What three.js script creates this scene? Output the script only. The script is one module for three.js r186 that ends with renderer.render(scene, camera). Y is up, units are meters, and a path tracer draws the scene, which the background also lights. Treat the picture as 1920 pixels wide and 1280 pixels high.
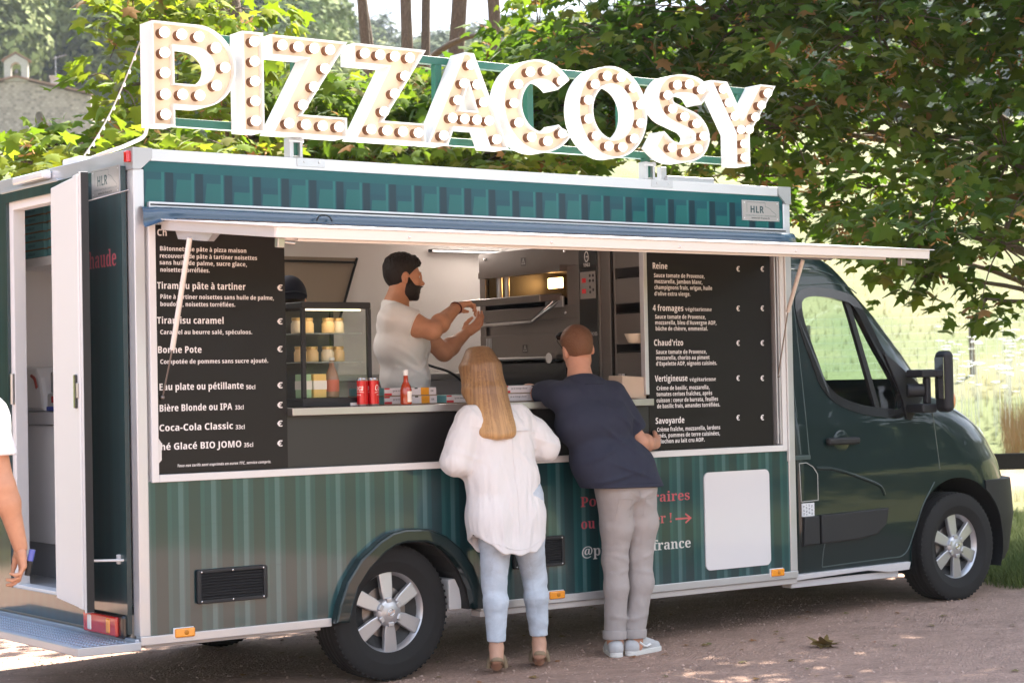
import * as THREE from 'three';
import { RoundedBoxGeometry } from 'three/addons/geometries/RoundedBoxGeometry.js';
import { mergeGeometries } from 'three/addons/utils/BufferGeometryUtils.js';
import { RectAreaLightUniformsLib } from 'three/addons/lights/RectAreaLightUniformsLib.js';
import { Brush, Evaluator, SUBTRACTION } from 'three-bvh-csg';

// ---------------------------------------------------------------- camera, sky, sun, exposure
RectAreaLightUniformsLib.init();
const scene = new THREE.Scene();
const camera = new THREE.PerspectiveCamera(19.845, 1024 / 682, 0.3, 4000);
camera.position.set(-3.9924, 1.4726, 8.3668);
camera.rotation.set(0.022, -0.6359, -0.0198, 'YXZ');
camera.focus = 10.3; camera.userData.fStop = 5;
const renderer = new THREE.WebGLRenderer({ antialias: true });
renderer.toneMapping = THREE.LinearToneMapping;
renderer.toneMappingExposure = 5.1;
renderer.shadowMap.enabled = true;
const SUN_EL = 50 * Math.PI / 180;
const sunDir = new THREE.Vector3(0.915 * Math.cos(SUN_EL), Math.sin(SUN_EL), -0.404 * Math.cos(SUN_EL)).normalize();

function rng(seed) { let s = seed >>> 0; return () => { s = (s + 0x6D2B79F5) | 0; let t = Math.imul(s ^ (s >>> 15), 1 | s); t = (t + Math.imul(t ^ (t >>> 7), 61 | t)) ^ t; return ((t ^ (t >>> 14)) >>> 0) / 4294967296; }; }
function hash(i, j, k) { let h = Math.imul(i, 374761393) ^ Math.imul(j, 668265263) ^ Math.imul(k, 2147483647 ^ 0x5bd1e995); h = Math.imul(h ^ (h >>> 13), 1274126177); return ((h ^ (h >>> 16)) >>> 0) / 4294967296; }
function noise3(x, y, z) {
  const i = Math.floor(x), j = Math.floor(y), k = Math.floor(z); let a = x - i, b = y - j, c = z - k;
  a = a * a * (3 - 2 * a); b = b * b * (3 - 2 * b); c = c * c * (3 - 2 * c);
  const L = (p, q, t) => p + (q - p) * t;
  return L(L(L(hash(i, j, k), hash(i + 1, j, k), a), L(hash(i, j + 1, k), hash(i + 1, j + 1, k), a), b), L(L(hash(i, j, k + 1), hash(i + 1, j, k + 1), a), L(hash(i, j + 1, k + 1), hash(i + 1, j + 1, k + 1), a), b), c);
}
function fbm(x, y, z, n = 4) { let s = 0, a = 0.5, t = 0; for (let o = 0; o < n; o++) { s += a * noise3(x, y, z); t += a; a *= 0.5; x = x * 2.03 + 7.1; y = y * 2.03 + 3.7; z = z * 2.03 + 1.3; } return s / t; }
const clamp = (x, a = 0, b = 1) => Math.min(b, Math.max(a, x));
const sstep = (a, b, x) => { const t = clamp((x - a) / (b - a)); return t * t * (3 - 2 * t); };
const mix = (a, b, t) => a + (b - a) * t;

{ // summer sky: pale at the horizon, blue overhead, a few thin clouds
  const w = 512, h = 256, d = new Float32Array(w * h * 4), dir = new THREE.Vector3();
  for (let j = 0; j < h; j++) for (let i = 0; i < w; i++) {
    const th = ((i + 0.5) / w - 0.5) * 2 * Math.PI, ph = ((j + 0.5) / h - 0.5) * Math.PI;
    dir.set(Math.cos(ph) * Math.cos(th), Math.sin(ph), Math.cos(ph) * Math.sin(th));
    const y = Math.max(dir.y, 0), k = Math.pow(1 - y, 2.2), c = Math.max(dir.dot(sunDir), 0);
    const glow = 0.25 * Math.pow(c, 6) + 0.4 * Math.pow(c, 40);
    const cl = sstep(0.5, 0.75, fbm(dir.x / (y + 0.25) * 1.4 + 9, dir.z / (y + 0.25) * 1.4, 4.2, 5)) * 0.75;
    let r = mix(0.10, 0.40, k) + glow, g = mix(0.165, 0.435, k) + glow * 0.95, b = mix(0.30, 0.48, k) + glow * 0.85;
    r = mix(r, 0.60, cl); g = mix(g, 0.60, cl); b = mix(b, 0.61, cl);
    const o = (j * w + i) * 4; d[o] = r; d[o + 1] = g; d[o + 2] = b; d[o + 3] = 1;
  }
  const sky = new THREE.DataTexture(d, w, h, THREE.RGBAFormat, THREE.FloatType);
  sky.mapping = THREE.EquirectangularReflectionMapping; sky.magFilter = sky.minFilter = THREE.LinearFilter; sky.needsUpdate = true;
  scene.background = sky; scene.environment = sky;
}
const sun = new THREE.DirectionalLight(new THREE.Color(1, 0.92, 0.80), 5);
sun.position.copy(sunDir).multiplyScalar(60); sun.castShadow = true; sun.shadow.mapSize.set(4096, 4096);
Object.assign(sun.shadow.camera, { left: -25, right: 25, top: 25, bottom: -25, near: 1, far: 150 });
scene.add(sun, sun.target);

// ---------------------------------------------------------------- helpers
const V = (x, y, z) => new THREE.Vector3(x, y, z);
const lin = (r, g, b) => new THREE.Color().setRGB(r, g, b);
const used = {};
function numbered(n) { if (!(n in used)) { used[n] = 0; return n; } used[n]++; return n + '_' + String(used[n]).padStart(3, '0'); }
function std(color, roughness = 0.7, metalness = 0, extra = {}) { return new THREE.MeshStandardMaterial({ color: Array.isArray(color) ? lin(...color) : color, roughness, metalness, ...extra }); }
function phys(color, roughness, metalness, extra = {}) { return new THREE.MeshPhysicalMaterial({ color: Array.isArray(color) ? lin(...color) : color, roughness, metalness, ...extra }); }
function clean(g) {
  let q = g.index ? g.toNonIndexed() : g;
  for (const k of Object.keys(q.attributes)) if (!['position', 'normal', 'uv', 'color'].includes(k)) q.deleteAttribute(k);
  if (!q.attributes.normal) q.computeVertexNormals();
  if (!q.attributes.uv) q.setAttribute('uv', new THREE.BufferAttribute(new Float32Array(q.attributes.position.count * 2), 2));
  q.morphAttributes = {}; q.groups = [];
  return q;
}
const merge = (...l) => mergeGeometries(l.flat().map(clean));
function metric(g) { // uv in metres, by the way each face points
  const p = g.attributes.position, n = g.attributes.normal, uv = new Float32Array(p.count * 2);
  for (let i = 0; i < p.count; i++) {
    const ax = Math.abs(n.getX(i)), ay = Math.abs(n.getY(i)), az = Math.abs(n.getZ(i));
    if (az >= ax && az >= ay) { uv[2 * i] = p.getX(i); uv[2 * i + 1] = p.getY(i); } else if (ax >= ay) { uv[2 * i] = p.getZ(i); uv[2 * i + 1] = p.getY(i); } else { uv[2 * i] = p.getX(i); uv[2 * i + 1] = p.getZ(i); }
  }
  g.setAttribute('uv', new THREE.BufferAttribute(uv, 2)); return g;
}
function obj(name, geo, mat, parent) {
  let g = Array.isArray(geo) ? merge(geo) : geo;
  if (mat.userData?.metric) g = metric(clean(g));
  const m = new THREE.Mesh(g, mat); m.name = parent ? name : numbered(name); m.castShadow = m.receiveShadow = true;
  (parent || scene).add(m); return m;
}
function group(name, parent) { const g = new THREE.Group(); g.name = parent ? name : numbered(name); (parent || scene).add(g); return g; }
function tag(o, label, category, grp, kind) { if (label) o.userData.label = label; if (category) o.userData.category = category; if (grp) o.userData.group = grp; if (kind) o.userData.kind = kind; return o; }
const bx = (x0, x1, y0, y1, z0, z1, r = 0) => {
  const w = Math.abs(x1 - x0), h = Math.abs(y1 - y0), d = Math.abs(z1 - z0);
  const g = r > 0 ? new RoundedBoxGeometry(w, h, d, 2, Math.min(r, w * 0.49, h * 0.49, d * 0.49)) : new THREE.BoxGeometry(w, h, d);
  return clean(g).translate((x0 + x1) / 2, (y0 + y1) / 2, (z0 + z1) / 2);
};
function cyl(a, b, r0, r1 = r0, seg = 16, open = false) {
  a = a.isVector3 ? a : V(...a); b = b.isVector3 ? b : V(...b);
  const d = b.clone().sub(a), g = new THREE.CylinderGeometry(r1, r0, d.length(), seg, 1, open);
  g.applyQuaternion(new THREE.Quaternion().setFromUnitVectors(V(0, 1, 0), d.clone().normalize())); g.translate(...a.clone().add(b).multiplyScalar(0.5).toArray()); return clean(g);
}
const curve = (pts) => new THREE.CatmullRomCurve3(pts.map((p) => p.isVector3 ? p : V(...p)));
const tube = (pts, r, n = 24, seg = 8, closed = false) => { const c = curve(pts); c.closed = closed; return clean(new THREE.TubeGeometry(c, n, r, seg, closed)); };
function taper(pts, r0, r1, n = 14, seg = 9) { // a limb: a tube that thins towards its end, with uneven bark
  const c = curve(pts), fr = c.computeFrenetFrames(n), pos = [], uv = [], idx = []; const L = c.getLength();
  for (let i = 0; i <= n; i++) {
    const p = c.getPointAt(i / n), r = mix(r0, r1, Math.pow(i / n, 0.8));
    for (let j = 0; j <= seg; j++) {
      const a = j / seg * Math.PI * 2, q = r * (1 + 0.16 * (noise3(p.x * 3 + Math.cos(a) * 1.5, p.y * 2, p.z * 3 + Math.sin(a) * 1.5) - 0.5)); const v = p.clone().addScaledVector(fr.normals[i], Math.cos(a) * q).addScaledVector(fr.binormals[i], Math.sin(a) * q);
      pos.push(v.x, v.y, v.z); uv.push(j / seg * 6.28 * r0, i / n * L);
    }
  }
  for (let i = 0; i < n; i++) for (let j = 0; j < seg; j++) { const a = i * (seg + 1) + j, b = a + seg + 1; idx.push(a, a + 1, b, b, a + 1, b + 1); }
  const g = new THREE.BufferGeometry(); g.setAttribute('position', new THREE.Float32BufferAttribute(pos, 3)); g.setAttribute('uv', new THREE.Float32BufferAttribute(uv, 2)); g.setIndex(idx); g.computeVertexNormals(); return clean(g);
}
function shapeOf(pts, holes = []) { const s = new THREE.Shape(pts.map((p) => new THREE.Vector2(p[0], p[1]))); for (const h of holes) s.holes.push(new THREE.Path(h.map((p) => new THREE.Vector2(p[0], p[1])))); return s; }
function ext(pts, z0, z1, { bevel = 0, holes = [] } = {}) {
  const g = new THREE.ExtrudeGeometry(shapeOf(pts, holes), { depth: z1 - z0 - 2 * bevel, bevelEnabled: bevel > 0, bevelThickness: bevel, bevelSize: bevel, bevelOffset: -bevel, bevelSegments: 2, curveSegments: 12 });
  return clean(g.translate(0, 0, z0 + bevel));
}
const lathe = (pts, seg = 40) => clean(new THREE.LatheGeometry(pts.map((p) => new THREE.Vector2(p[0], p[1])), seg));
const ball = (x, y, z, r, sx = 1, sy = 1, sz = 1, seg = 20) => clean(new THREE.SphereGeometry(r, seg, Math.round(seg * 0.7)).scale(sx, sy, sz).translate(x, y, z));
const arcPts = (cx, cy, rx, ry, a0, a1, n) => Array.from({ length: n + 1 }, (_, i) => { const a = (a0 + (a1 - a0) * i / n) * Math.PI / 180; return [cx + rx * Math.cos(a), cy + ry * Math.sin(a)]; });
function rrect(x0, x1, y0, y1, r, n = 5) { return [...arcPts(x1 - r, y1 - r, r, r, 0, 90, n), ...arcPts(x0 + r, y1 - r, r, r, 90, 180, n), ...arcPts(x0 + r, y0 + r, r, r, 180, 270, n), ...arcPts(x1 - r, y0 + r, r, r, 270, 360, n)]; }
function offset(pts, d) { // closed polygon moved inwards (anticlockwise, d > 0) along its corner normals
  const n = pts.length, out = [];
  for (let i = 0; i < n; i++) {
    const a = pts[(i + n - 1) % n], b = pts[i], c = pts[(i + 1) % n]; let ux = b[0] - a[0], uy = b[1] - a[1], vx = c[0] - b[0], vy = c[1] - b[1];
    const lu = Math.hypot(ux, uy) || 1, lv = Math.hypot(vx, vy) || 1; ux /= lu; uy /= lu; vx /= lv; vy /= lv;
    let nx = -uy - vy, ny = ux + vx; const l = Math.hypot(nx, ny) || 1; nx /= l; ny /= l; const k = d / Math.max(0.4, nx * -vy + ny * vx); out.push([b[0] + nx * k, b[1] + ny * k]);
  } return out;
}
function dataTex(w, h, f, srgb = false, repeat) {
  const d = new Uint8Array(w * h * 4);
  for (let j = 0; j < h; j++) for (let i = 0; i < w; i++) { const c = f(i / w, j / h), o = (j * w + i) * 4; for (let k = 0; k < 3; k++) d[o + k] = clamp(c[k]) * 255; d[o + 3] = 255; }
  const t = new THREE.DataTexture(d, w, h); t.magFilter = THREE.LinearFilter; t.minFilter = THREE.LinearMipmapLinearFilter; t.generateMipmaps = true; if (srgb) t.colorSpace = THREE.SRGBColorSpace;
  t.wrapS = t.wrapT = THREE.RepeatWrapping; if (repeat) t.repeat.set(repeat, repeat); t.needsUpdate = true; return t;
}
const tiled = (u, v, k, seed, n = 4) => { const a = u * Math.PI * 2, b = v * Math.PI * 2, r = k / (2 * Math.PI); return fbm(Math.cos(a) * r + seed, Math.sin(a) * r + Math.cos(b) * r * 1.37, Math.sin(b) * r * 1.37 - seed, n); };
function print(w, h, ppm, draw) { // a printed sheet: canvas w x h metres at ppm pixels per metre
  const c = document.createElement('canvas'); c.width = Math.round(w * ppm); c.height = Math.round(h * ppm); const x = c.getContext('2d'); draw(x, c.width, c.height);
  const t = new THREE.CanvasTexture(c); t.colorSpace = THREE.SRGBColorSpace; t.anisotropy = 8; return t;
}
function text(x, s, px, py, size, { font = 'bold', fam = 'sans-serif', w, align = 'left', color = '#fff' } = {}) { // w: squeeze or stretch the line to this width
  x.save(); x.font = `${font} ${size}px ${fam}`; x.fillStyle = color; x.textBaseline = 'alphabetic'; const m = x.measureText(s).width, k = w ? w / m : 1;
  x.translate(align === 'right' ? px - m * k : align === 'center' ? px - m * k / 2 : px, py); x.scale(k, 1); x.fillText(s, 0, 0); x.restore();
}
const scuff = dataTex(256, 256, (u, v) => { const a = tiled(u, v, 6, 3, 5), b = tiled(u, v, 30, 8, 3); const q = 0.55 + 0.5 * a + 0.15 * b; return [q, q, q]; }, false, 1.6);
const weave = dataTex(128, 128, (u, v) => { const q = 0.5 + 0.25 * Math.sin(u * 2 * Math.PI * 32) + 0.25 * Math.sin(v * 2 * Math.PI * 32); const n = tiled(u, v, 8, 5, 3); return [q * 0.5 + n * 0.5, 0, 0].map((_, i, a) => a[0]); }, false, 12);
const fold = dataTex(256, 256, (u, v) => { const n = tiled(u, v, 5, 15, 4); return [n, n, n]; }, false, 3);
const met = (m) => { m.userData.metric = true; return m; };
const M = {
  alu: met(std([0.66, 0.66, 0.68], 0.9, 0.85, { roughnessMap: null })), 
  whitePaint: met(phys([0.74, 0.725, 0.715], 0.45, 0, { bumpMap: scuff, bumpScale: 0.0004 })),
  wallIn: met(std([0.82, 0.79, 0.77], 0.55, 0, { roughnessMap: scuff })),
  carGreen: phys([0.004, 0.016, 0.017], 0.35, 0, { specularIntensity: 0.5, clearcoat: 0.8, clearcoatRoughness: 0.02 }),
  teal: phys([0.010, 0.085, 0.085], 0.30, 0, { clearcoat: 1, clearcoatRoughness: 0.05 }),
  black: std([0.012, 0.012, 0.013], 0.55), blackGloss: phys([0.010, 0.010, 0.011], 0.2, 0, { clearcoat: 0.6, clearcoatRoughness: 0.1 }),
  plastic: met(std([0.016, 0.016, 0.018], 0.6, 0, { bumpMap: scuff, bumpScale: 0.001 })),
  rubber: met(std([0.014, 0.013, 0.013], 0.85, 0, { bumpMap: scuff, bumpScale: 0.002 })),
  dark: std([0.02, 0.018, 0.018], 0.9),
  steel: met(std([0.50, 0.47, 0.45], 0.38, 0.95, { roughnessMap: scuff })), steelDark: met(std([0.25, 0.22, 0.205], 0.42, 0.9, { roughnessMap: scuff })),
  chrome: std([0.75, 0.75, 0.76], 0.12, 1), silver: met(phys([0.55, 0.55, 0.57], 0.38, 0.75, { clearcoat: 0.5, clearcoatRoughness: 0.15 })),
  glass: phys([0.96, 0.98, 0.97], 0.0, 0, { transmission: 1, thickness: 0, ior: 1.5 }),
  autoGlass: phys([0.80, 0.90, 0.86], 0.0, 0, { transmission: 1, thickness: 0, ior: 1.5 }),
  amber: phys([0.9, 0.32, 0.01], 0.15, 0, { clearcoat: 1 }), red: phys([0.55, 0.01, 0.01], 0.12, 0, { clearcoat: 1 }),
};
M.alu = met(std([0.62, 0.62, 0.64], 0.42, 0.6, { roughnessMap: scuff }));
// ---------------------------------------------------------------- the lie of the land
const CX = camera.position.x, CZ = camera.position.z;
function polar(x, z) { const dx = x - CX, dz = z - CZ, d = dx * 0.594 - dz * 0.8045, s = dx * 0.8045 + dz * 0.594; return [Math.hypot(d, s), Math.atan2(s, d)]; }
function landAt(x, z) {
  const [r, a] = polar(x, z), base = (clamp(x, -12, 12) - 3.59) * 0.01263, front = sstep(1.75, 0.9, Math.abs(a)), rr = Math.min(r, 720);
  let h = 1.1 * sstep(19, 36, rr) + 0.155 * Math.max(0, rr - 34) * 1 + 0.6 * (fbm(x / 18, z / 18, 3, 3) - 0.5) * sstep(24, 60, rr);
  if (rr > 180) { const e = mix(0.125, 0.235, sstep(-0.06, -0.2, a)) + 0.02 * (fbm(a * 9, 2.2, 7, 3) - 0.5); const top = e * 700, k = clamp((rr - 180) / 520); h = mix(h, mix(23.7, top, Math.pow(k, 0.9)) + 16 * (fbm(x / 90, z / 90, 5, 3) - 0.5) * Math.min(1, k * 4), sstep(180, 200, rr)); }
  const back = 0.05 * Math.max(0, rr - 140) * (0.7 + 0.5 * fbm(a * 3, 1, 1, 2));
  return base + mix(back, h, front) - 0.00002 * Math.max(0, r - 720) ** 1.6 + (r < 25 ? 0.02 * (fbm(x * 1.1, z * 1.1, 0, 3) - 0.5) : 0);
}
const groundY = (x, z) => landAt(x, z);
function yardness(x, z) { // 1 on the bare reddish dirt of the yard, 0 on grass
  const n = fbm(x * 0.5, z * 0.5, 9, 4) - 0.5, e = 7.9 - 0.42 * (z + 3.2) + 2.2 * n; // its edge runs past the nose of the van
  const right = sstep(0.55, -0.55, x - e + (z > -0.2 ? -0.8 : 0) * 1), behind = sstep(-9.5, -7.5, z + n * 2.5);
  const track = Math.exp(-(((z + 6.2 - 0.12 * (x - 13)) / 0.9) ** 2)) * sstep(9, 11, x);
  return clamp(Math.max(right * behind, track) + 0 );
}
{
  const rad = []; let r = 0.15; while (r < 1600) { rad.push(r); r += r < 16 ? Math.max(0.10, 0.055 * Math.abs(r - 9.5) * 0.4 + 0.085) : r * 0.045; }
  const seg = 300, pos = [], col = [], uv = [], idx = [];
  const cell = (x, z) => {
    const y = landAt(x, z), g = yardness(x, z), [q] = polar(x, z), n = fbm(x * 0.35, z * 0.35, 4, 4), f = fbm(x * 3, z * 3, 6, 3), far = sstep(60, 200, q);
    const dirt = [0.49 + 0.09 * (n - 0.5), 0.32 + 0.07 * (n - 0.5), 0.25 + 0.07 * (n - 0.5)], dry = sstep(0.35, 0.65, n + 0.25 * (f - 0.5));
    let grass = [mix(0.095, 0.185, dry), mix(0.125, 0.175, dry), mix(0.022, 0.058, dry)];
    const k = sstep(0.25, 0.75, g + (f - 0.5) * 0.9); pos.push(x, y, z); for (let i = 0; i < 3; i++) col.push(mix(grass[i], dirt[i], k)); uv.push(x, z); void far;
  };
  cell(CX, CZ);
  for (const q of rad) for (let j = 0; j < seg; j++) { // finer wedges ahead of the camera
    const t = j / seg * 2 - 1, a = Math.PI * (0.18 * t + 0.82 * t * t * t); cell(CX + q * (Math.cos(a) * 0.594 + Math.sin(a) * 0.8045), CZ + q * (-Math.cos(a) * 0.8045 + Math.sin(a) * 0.594));
  }
  for (let j = 0; j < seg; j++) idx.push(0, 1 + (j + 1) % seg, 1 + j);
  for (let i = 0; i < rad.length - 1; i++) for (let j = 0; j < seg; j++) { const a = 1 + i * seg + j, b = 1 + i * seg + (j + 1) % seg; idx.push(a, b, a + seg, b, b + seg, a + seg); }
  const g = new THREE.BufferGeometry(); g.setAttribute('position', new THREE.Float32BufferAttribute(pos, 3)); g.setAttribute('color', new THREE.Float32BufferAttribute(col, 3)); g.setAttribute('uv', new THREE.Float32BufferAttribute(uv, 2)); g.setIndex(idx.map((v, i, A) => { const k = i % 3; return A[i - k + [0, 2, 1][k]]; })); g.computeVertexNormals();
  if (g.attributes.normal.getY(5) < 0) { g.setIndex(idx); g.computeVertexNormals(); }
  const grain = dataTex(1024, 1024, (u, v) => { const a = tiled(u, v, 14, 2, 4), b = tiled(u, v, 90, 5, 3), c = tiled(u, v, 240, 7, 2); const s = 0.62 + 0.35 * a + 0.25 * (b - 0.5) + 0.45 * (c - 0.5); return [s, s * 0.99, s * 0.97]; }, false, 0.42);
  const rough = dataTex(1024, 1024, (u, v) => { const a = tiled(u, v, 40, 12, 4), b = tiled(u, v, 200, 15, 3); const s = 0.5 * a + 0.5 * b; return [s, s, s]; }, false, 0.5);
  const m = std([1, 1, 1], 0.95, 0, { vertexColors: true, map: grain, bumpMap: rough, bumpScale: 0.03 });
  const o = obj('ground', g, m); tag(o, 'reddish dirt yard turning to meadow and hillside', 'ground', null, 'structure');
}
// ---------------------------------------------------------------- leaves
const leafGeo = (() => { // a five-lobed maple leaf, base at the origin, tip along +y, slightly cupped
  const half = [[0, 0], [0.10, -0.10], [0.22, -0.04], [0.50, -0.02], [0.34, 0.18], [0.62, 0.50], [0.33, 0.50], [0.22, 0.52], [0.17, 0.74], [0, 1.0]];
  const pts = [...half, ...half.slice(1, -1).reverse().map(([x, y]) => [-x, y])], pos = [0, 0.33, 0.05], idx = [];
  for (const [x, y] of pts) pos.push(x, y, 0.02 - 0.22 * Math.abs(x) - 0.12 * (y - 0.35) ** 2);
  for (let i = 0; i < pts.length; i++) idx.push(0, 1 + i, 1 + (i + 1) % pts.length);
  const g = new THREE.BufferGeometry(); g.setAttribute('position', new THREE.Float32BufferAttribute(pos, 3)); g.setIndex(idx); g.computeVertexNormals(); return g;
})();
const keyGeo = (() => { // a maple's winged seed pair
  const w = (s) => [[0, 0, 0], [s * 0.25, 0.10, 0.03], [s * 0.62, 0.05, 0], [s * 0.66, -0.12, 0], [s * 0.3, -0.12, 0]]; const pos = [], idx = [];
  for (const s of [-1, 1]) { const b = pos.length / 3; for (const p of w(s)) pos.push(...p); for (let i = 1; i < 4; i++) idx.push(b, b + i, b + i + 1); }
  const g = new THREE.BufferGeometry(); g.setAttribute('position', new THREE.Float32BufferAttribute(pos, 3)); g.setIndex(idx); g.computeVertexNormals(); return g;
})();
const leafMat = phys([1, 1, 1], 0.62, 0, { transmission: 0.55, thickness: 0, side: THREE.DoubleSide, specularIntensity: 0.3 });
leafMat.roughness = 1.0; leafMat.vertexColors = true; const keyMat = std([1, 1, 1], 0.9, 0, { side: THREE.DoubleSide });
const leafLow = (() => { const g = new THREE.BufferGeometry(); g.setAttribute('position', new THREE.Float32BufferAttribute([0, 0, 0, 0.5, 0.3, -0.08, 0.2, 0.8, -0.05, -0.2, 0.9, -0.05, -0.5, 0.3, -0.08], 3)); g.setIndex([0, 1, 2, 0, 2, 3, 0, 3, 4]); g.computeVertexNormals(); return g; })();
const barkTex = dataTex(256, 256, (u, v) => { const a = tiled(u * 3 % 1, v, 10, 21, 4), b = tiled(u, v, 40, 23, 3); const s = 0.35 + 0.9 * (a * 0.6 + b * 0.4); return [s, s * 0.96, s * 0.9]; }, false, 2);
const bark = std([0.17, 0.125, 0.095], 0.95, 0, { map: barkTex, bumpMap: barkTex, bumpScale: 0.02 });
function maple(spec) {
  const R = rng(spec.seed), root = group(spec.dark ? 'darkened_tree' : 'maple_tree'); tag(root, spec.label, 'tree', spec.grp || 'maples behind the van');
  const ground = groundY(spec.at[0], spec.at[1]);
  const stems = spec.stems || [spec.at];
  const top = spec.height || 8, trunkPts = [];
  stems.forEach(([sx, sz, lean = 0, r0 = spec.r || 0.2], k) => {
    const pts = []; for (let i = 0; i <= 6; i++) { const t = i / 6; pts.push(V(sx + lean * t + 0.18 * Math.sin(t * 5 + k), ground - 0.2 + t * top, sz + 0.15 * Math.cos(t * 4 + k * 2))); }
    obj('trunk', taper(pts, r0, r0 * 0.45, 20, 12), bark, root); trunkPts.push(pts);
  });
  const limbs = [], L = [], K = [];
  const q = new THREE.Quaternion(), m4 = new THREE.Matrix4(), up = V(0, 0, 1), n = V(), tip = V(), sx = V(), P = V(), S = V();
  function leaf(p, size, out, list, flat) {
    n.set((R() - 0.5) * 1.5 + out.x * 0.45, 0.75 + R() * 0.5, (R() - 0.5) * 1.5 + out.z * 0.45); if (R() < flat) n.y *= 0.25; n.normalize();
    tip.set(out.x + (R() - 0.5) * 1.6, -0.35 - R() * 0.6, out.z + (R() - 0.5) * 1.6); tip.addScaledVector(n, -tip.dot(n)).normalize(); sx.crossVectors(tip, n).normalize();
    m4.makeBasis(sx, tip, n); q.setFromRotationMatrix(m4); S.setScalar(size); list.push(m4.clone().compose(p, q, S));
  }
  spec.blobs.forEach((b, bi) => {
    const c = V(b[0], b[1], b[2]), rh = b[3], rv = b[4], big = b[5] || 1, pts = trunkPts[bi % trunkPts.length], si = Math.min(5, Math.max(1, Math.round((c.y - ground - rh) / top * 6)));
    const s = pts[si].clone(), mid = s.clone().lerp(c, 0.55); mid.y += 0.25 + 0.1 * rh; limbs.push(taper([s, mid, c], 0.042 + 0.022 * rh, 0.010, 12, 7));
    const vol = 4.19 * rh * rh * rv, count = Math.round(spec.density * vol / (big * big * big)), per = 13, cl = Math.max(3, Math.round(count / per));
    for (let k = 0; k < cl; k++) {
      const d = V(R() * 2 - 1, R() * 2 - 1, R() * 2 - 1); if (d.lengthSq() > 1) { k--; continue; } d.multiplyScalar(0.45 + 0.55 * Math.pow(R(), 0.6));
      const lob = 0.72 + 0.65 * fbm(c.x + d.x * 2.2, c.y + d.y * 2.2, c.z + d.z * 2.2, 2); d.multiplyScalar(lob);
      const cc = V(c.x + d.x * rh, c.y + d.y * rv, c.z + d.z * rh), out = V(d.x, 0, d.z).normalize();
      if (k % 2 === 0) { const mm = c.clone().lerp(cc, 0.5); mm.y += 0.06; limbs.push(taper([c.clone().lerp(cc, 0.12), mm, cc], 0.010, 0.003, 5, 4)); }
      for (let i = 0; i < per; i++) { const a = R() * 6.283, rr = 0.26 * big * Math.sqrt(R()) * 1.15; P.set(cc.x + Math.cos(a) * rr, cc.y + (R() - 0.5) * 0.16 * big - 0.35 * rr * rr, cc.z + Math.sin(a) * rr); leaf(P, (0.06 + 0.095 * Math.pow(R(), 0.8)) * big, out, L, 0.25); }
      if (R() < spec.keys && big === 1) for (let i = 0; i < 7; i++) { P.set(cc.x + (R() - 0.5) * 0.14, cc.y - 0.08 + (R() - 0.5) * 0.1, cc.z + (R() - 0.5) * 0.14); leaf(P, 0.075, out, K, 0.8); }
    }
  });
  const lm = obj('limbs', limbs, bark, root); void lm;
  const c = new THREE.Color(), lg = spec.blobs[0][5] > 2 ? leafLow : leafGeo, lp = lg.attributes.position, ln = lg.attributes.normal, nv = lp.count, li = lg.index.array, pos = new Float32Array(L.length * nv * 3), nor = new Float32Array(L.length * nv * 3), col = new Float32Array(L.length * nv * 3), idx = new Uint32Array(L.length * li.length), v3 = V();
  L.forEach((m, i) => { const t = R(), y = R(); const e = m.elements, nn = fbm(e[12] * 0.8, e[13] * 0.8, e[14] * 0.8, 2); c.setRGB(0.060 + 0.085 * t * t + 0.12 * (nn - 0.45), 0.125 + 0.075 * t + 0.10 * (nn - 0.45), 0.008 + 0.008 * t); if (spec.sunTint) { c.r *= spec.sunTint[0]; c.g *= spec.sunTint[1]; c.b *= spec.sunTint[2]; } if (spec.dark) c.setRGB(0.016 + 0.012 * t, 0.032 + 0.014 * t, 0.010 + 0.004 * t); else if (y < 0.025) c.setRGB(0.30, 0.16, 0.05); else if (y < 0.06) c.setRGB(0.22, 0.22, 0.05);  // per-tree multipliers put sunlight into the leaf colour
    for (let k = 0; k < nv; k++) { const o = (i * nv + k) * 3; v3.fromBufferAttribute(lp, k).applyMatrix4(m); pos[o] = v3.x; pos[o + 1] = v3.y; pos[o + 2] = v3.z; v3.fromBufferAttribute(ln, k).transformDirection(m); nor[o] = v3.x; nor[o + 1] = v3.y; nor[o + 2] = v3.z; col[o] = c.r; col[o + 1] = c.g; col[o + 2] = c.b; } for (let k = 0; k < li.length; k++) idx[i * li.length + k] = li[k] + i * nv; });
  const cg = new THREE.BufferGeometry(); cg.setAttribute('position', new THREE.BufferAttribute(pos, 3)); cg.setAttribute('normal', new THREE.BufferAttribute(nor, 3)); cg.setAttribute('color', new THREE.BufferAttribute(col, 3)); cg.setIndex(new THREE.BufferAttribute(idx, 1));
  const im = new THREE.Mesh(cg, leafMat); im.name = 'crown'; im.castShadow = im.receiveShadow = true; im.userData.kind = 'stuff'; root.add(im);
  if (K.length) { const km = new THREE.InstancedMesh(keyGeo, keyMat, K.length); km.name = 'winged_seeds'; km.castShadow = km.receiveShadow = true; km.userData.kind = 'stuff'; K.forEach((m, i) => { km.setMatrixAt(i, m); const t = R(); c.setRGB(0.34 + 0.16 * t, 0.16 + 0.10 * t, 0.05 + 0.03 * t); km.setColorAt(i, c); }); root.add(km); }
  return [L.length, K.length];
}
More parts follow.
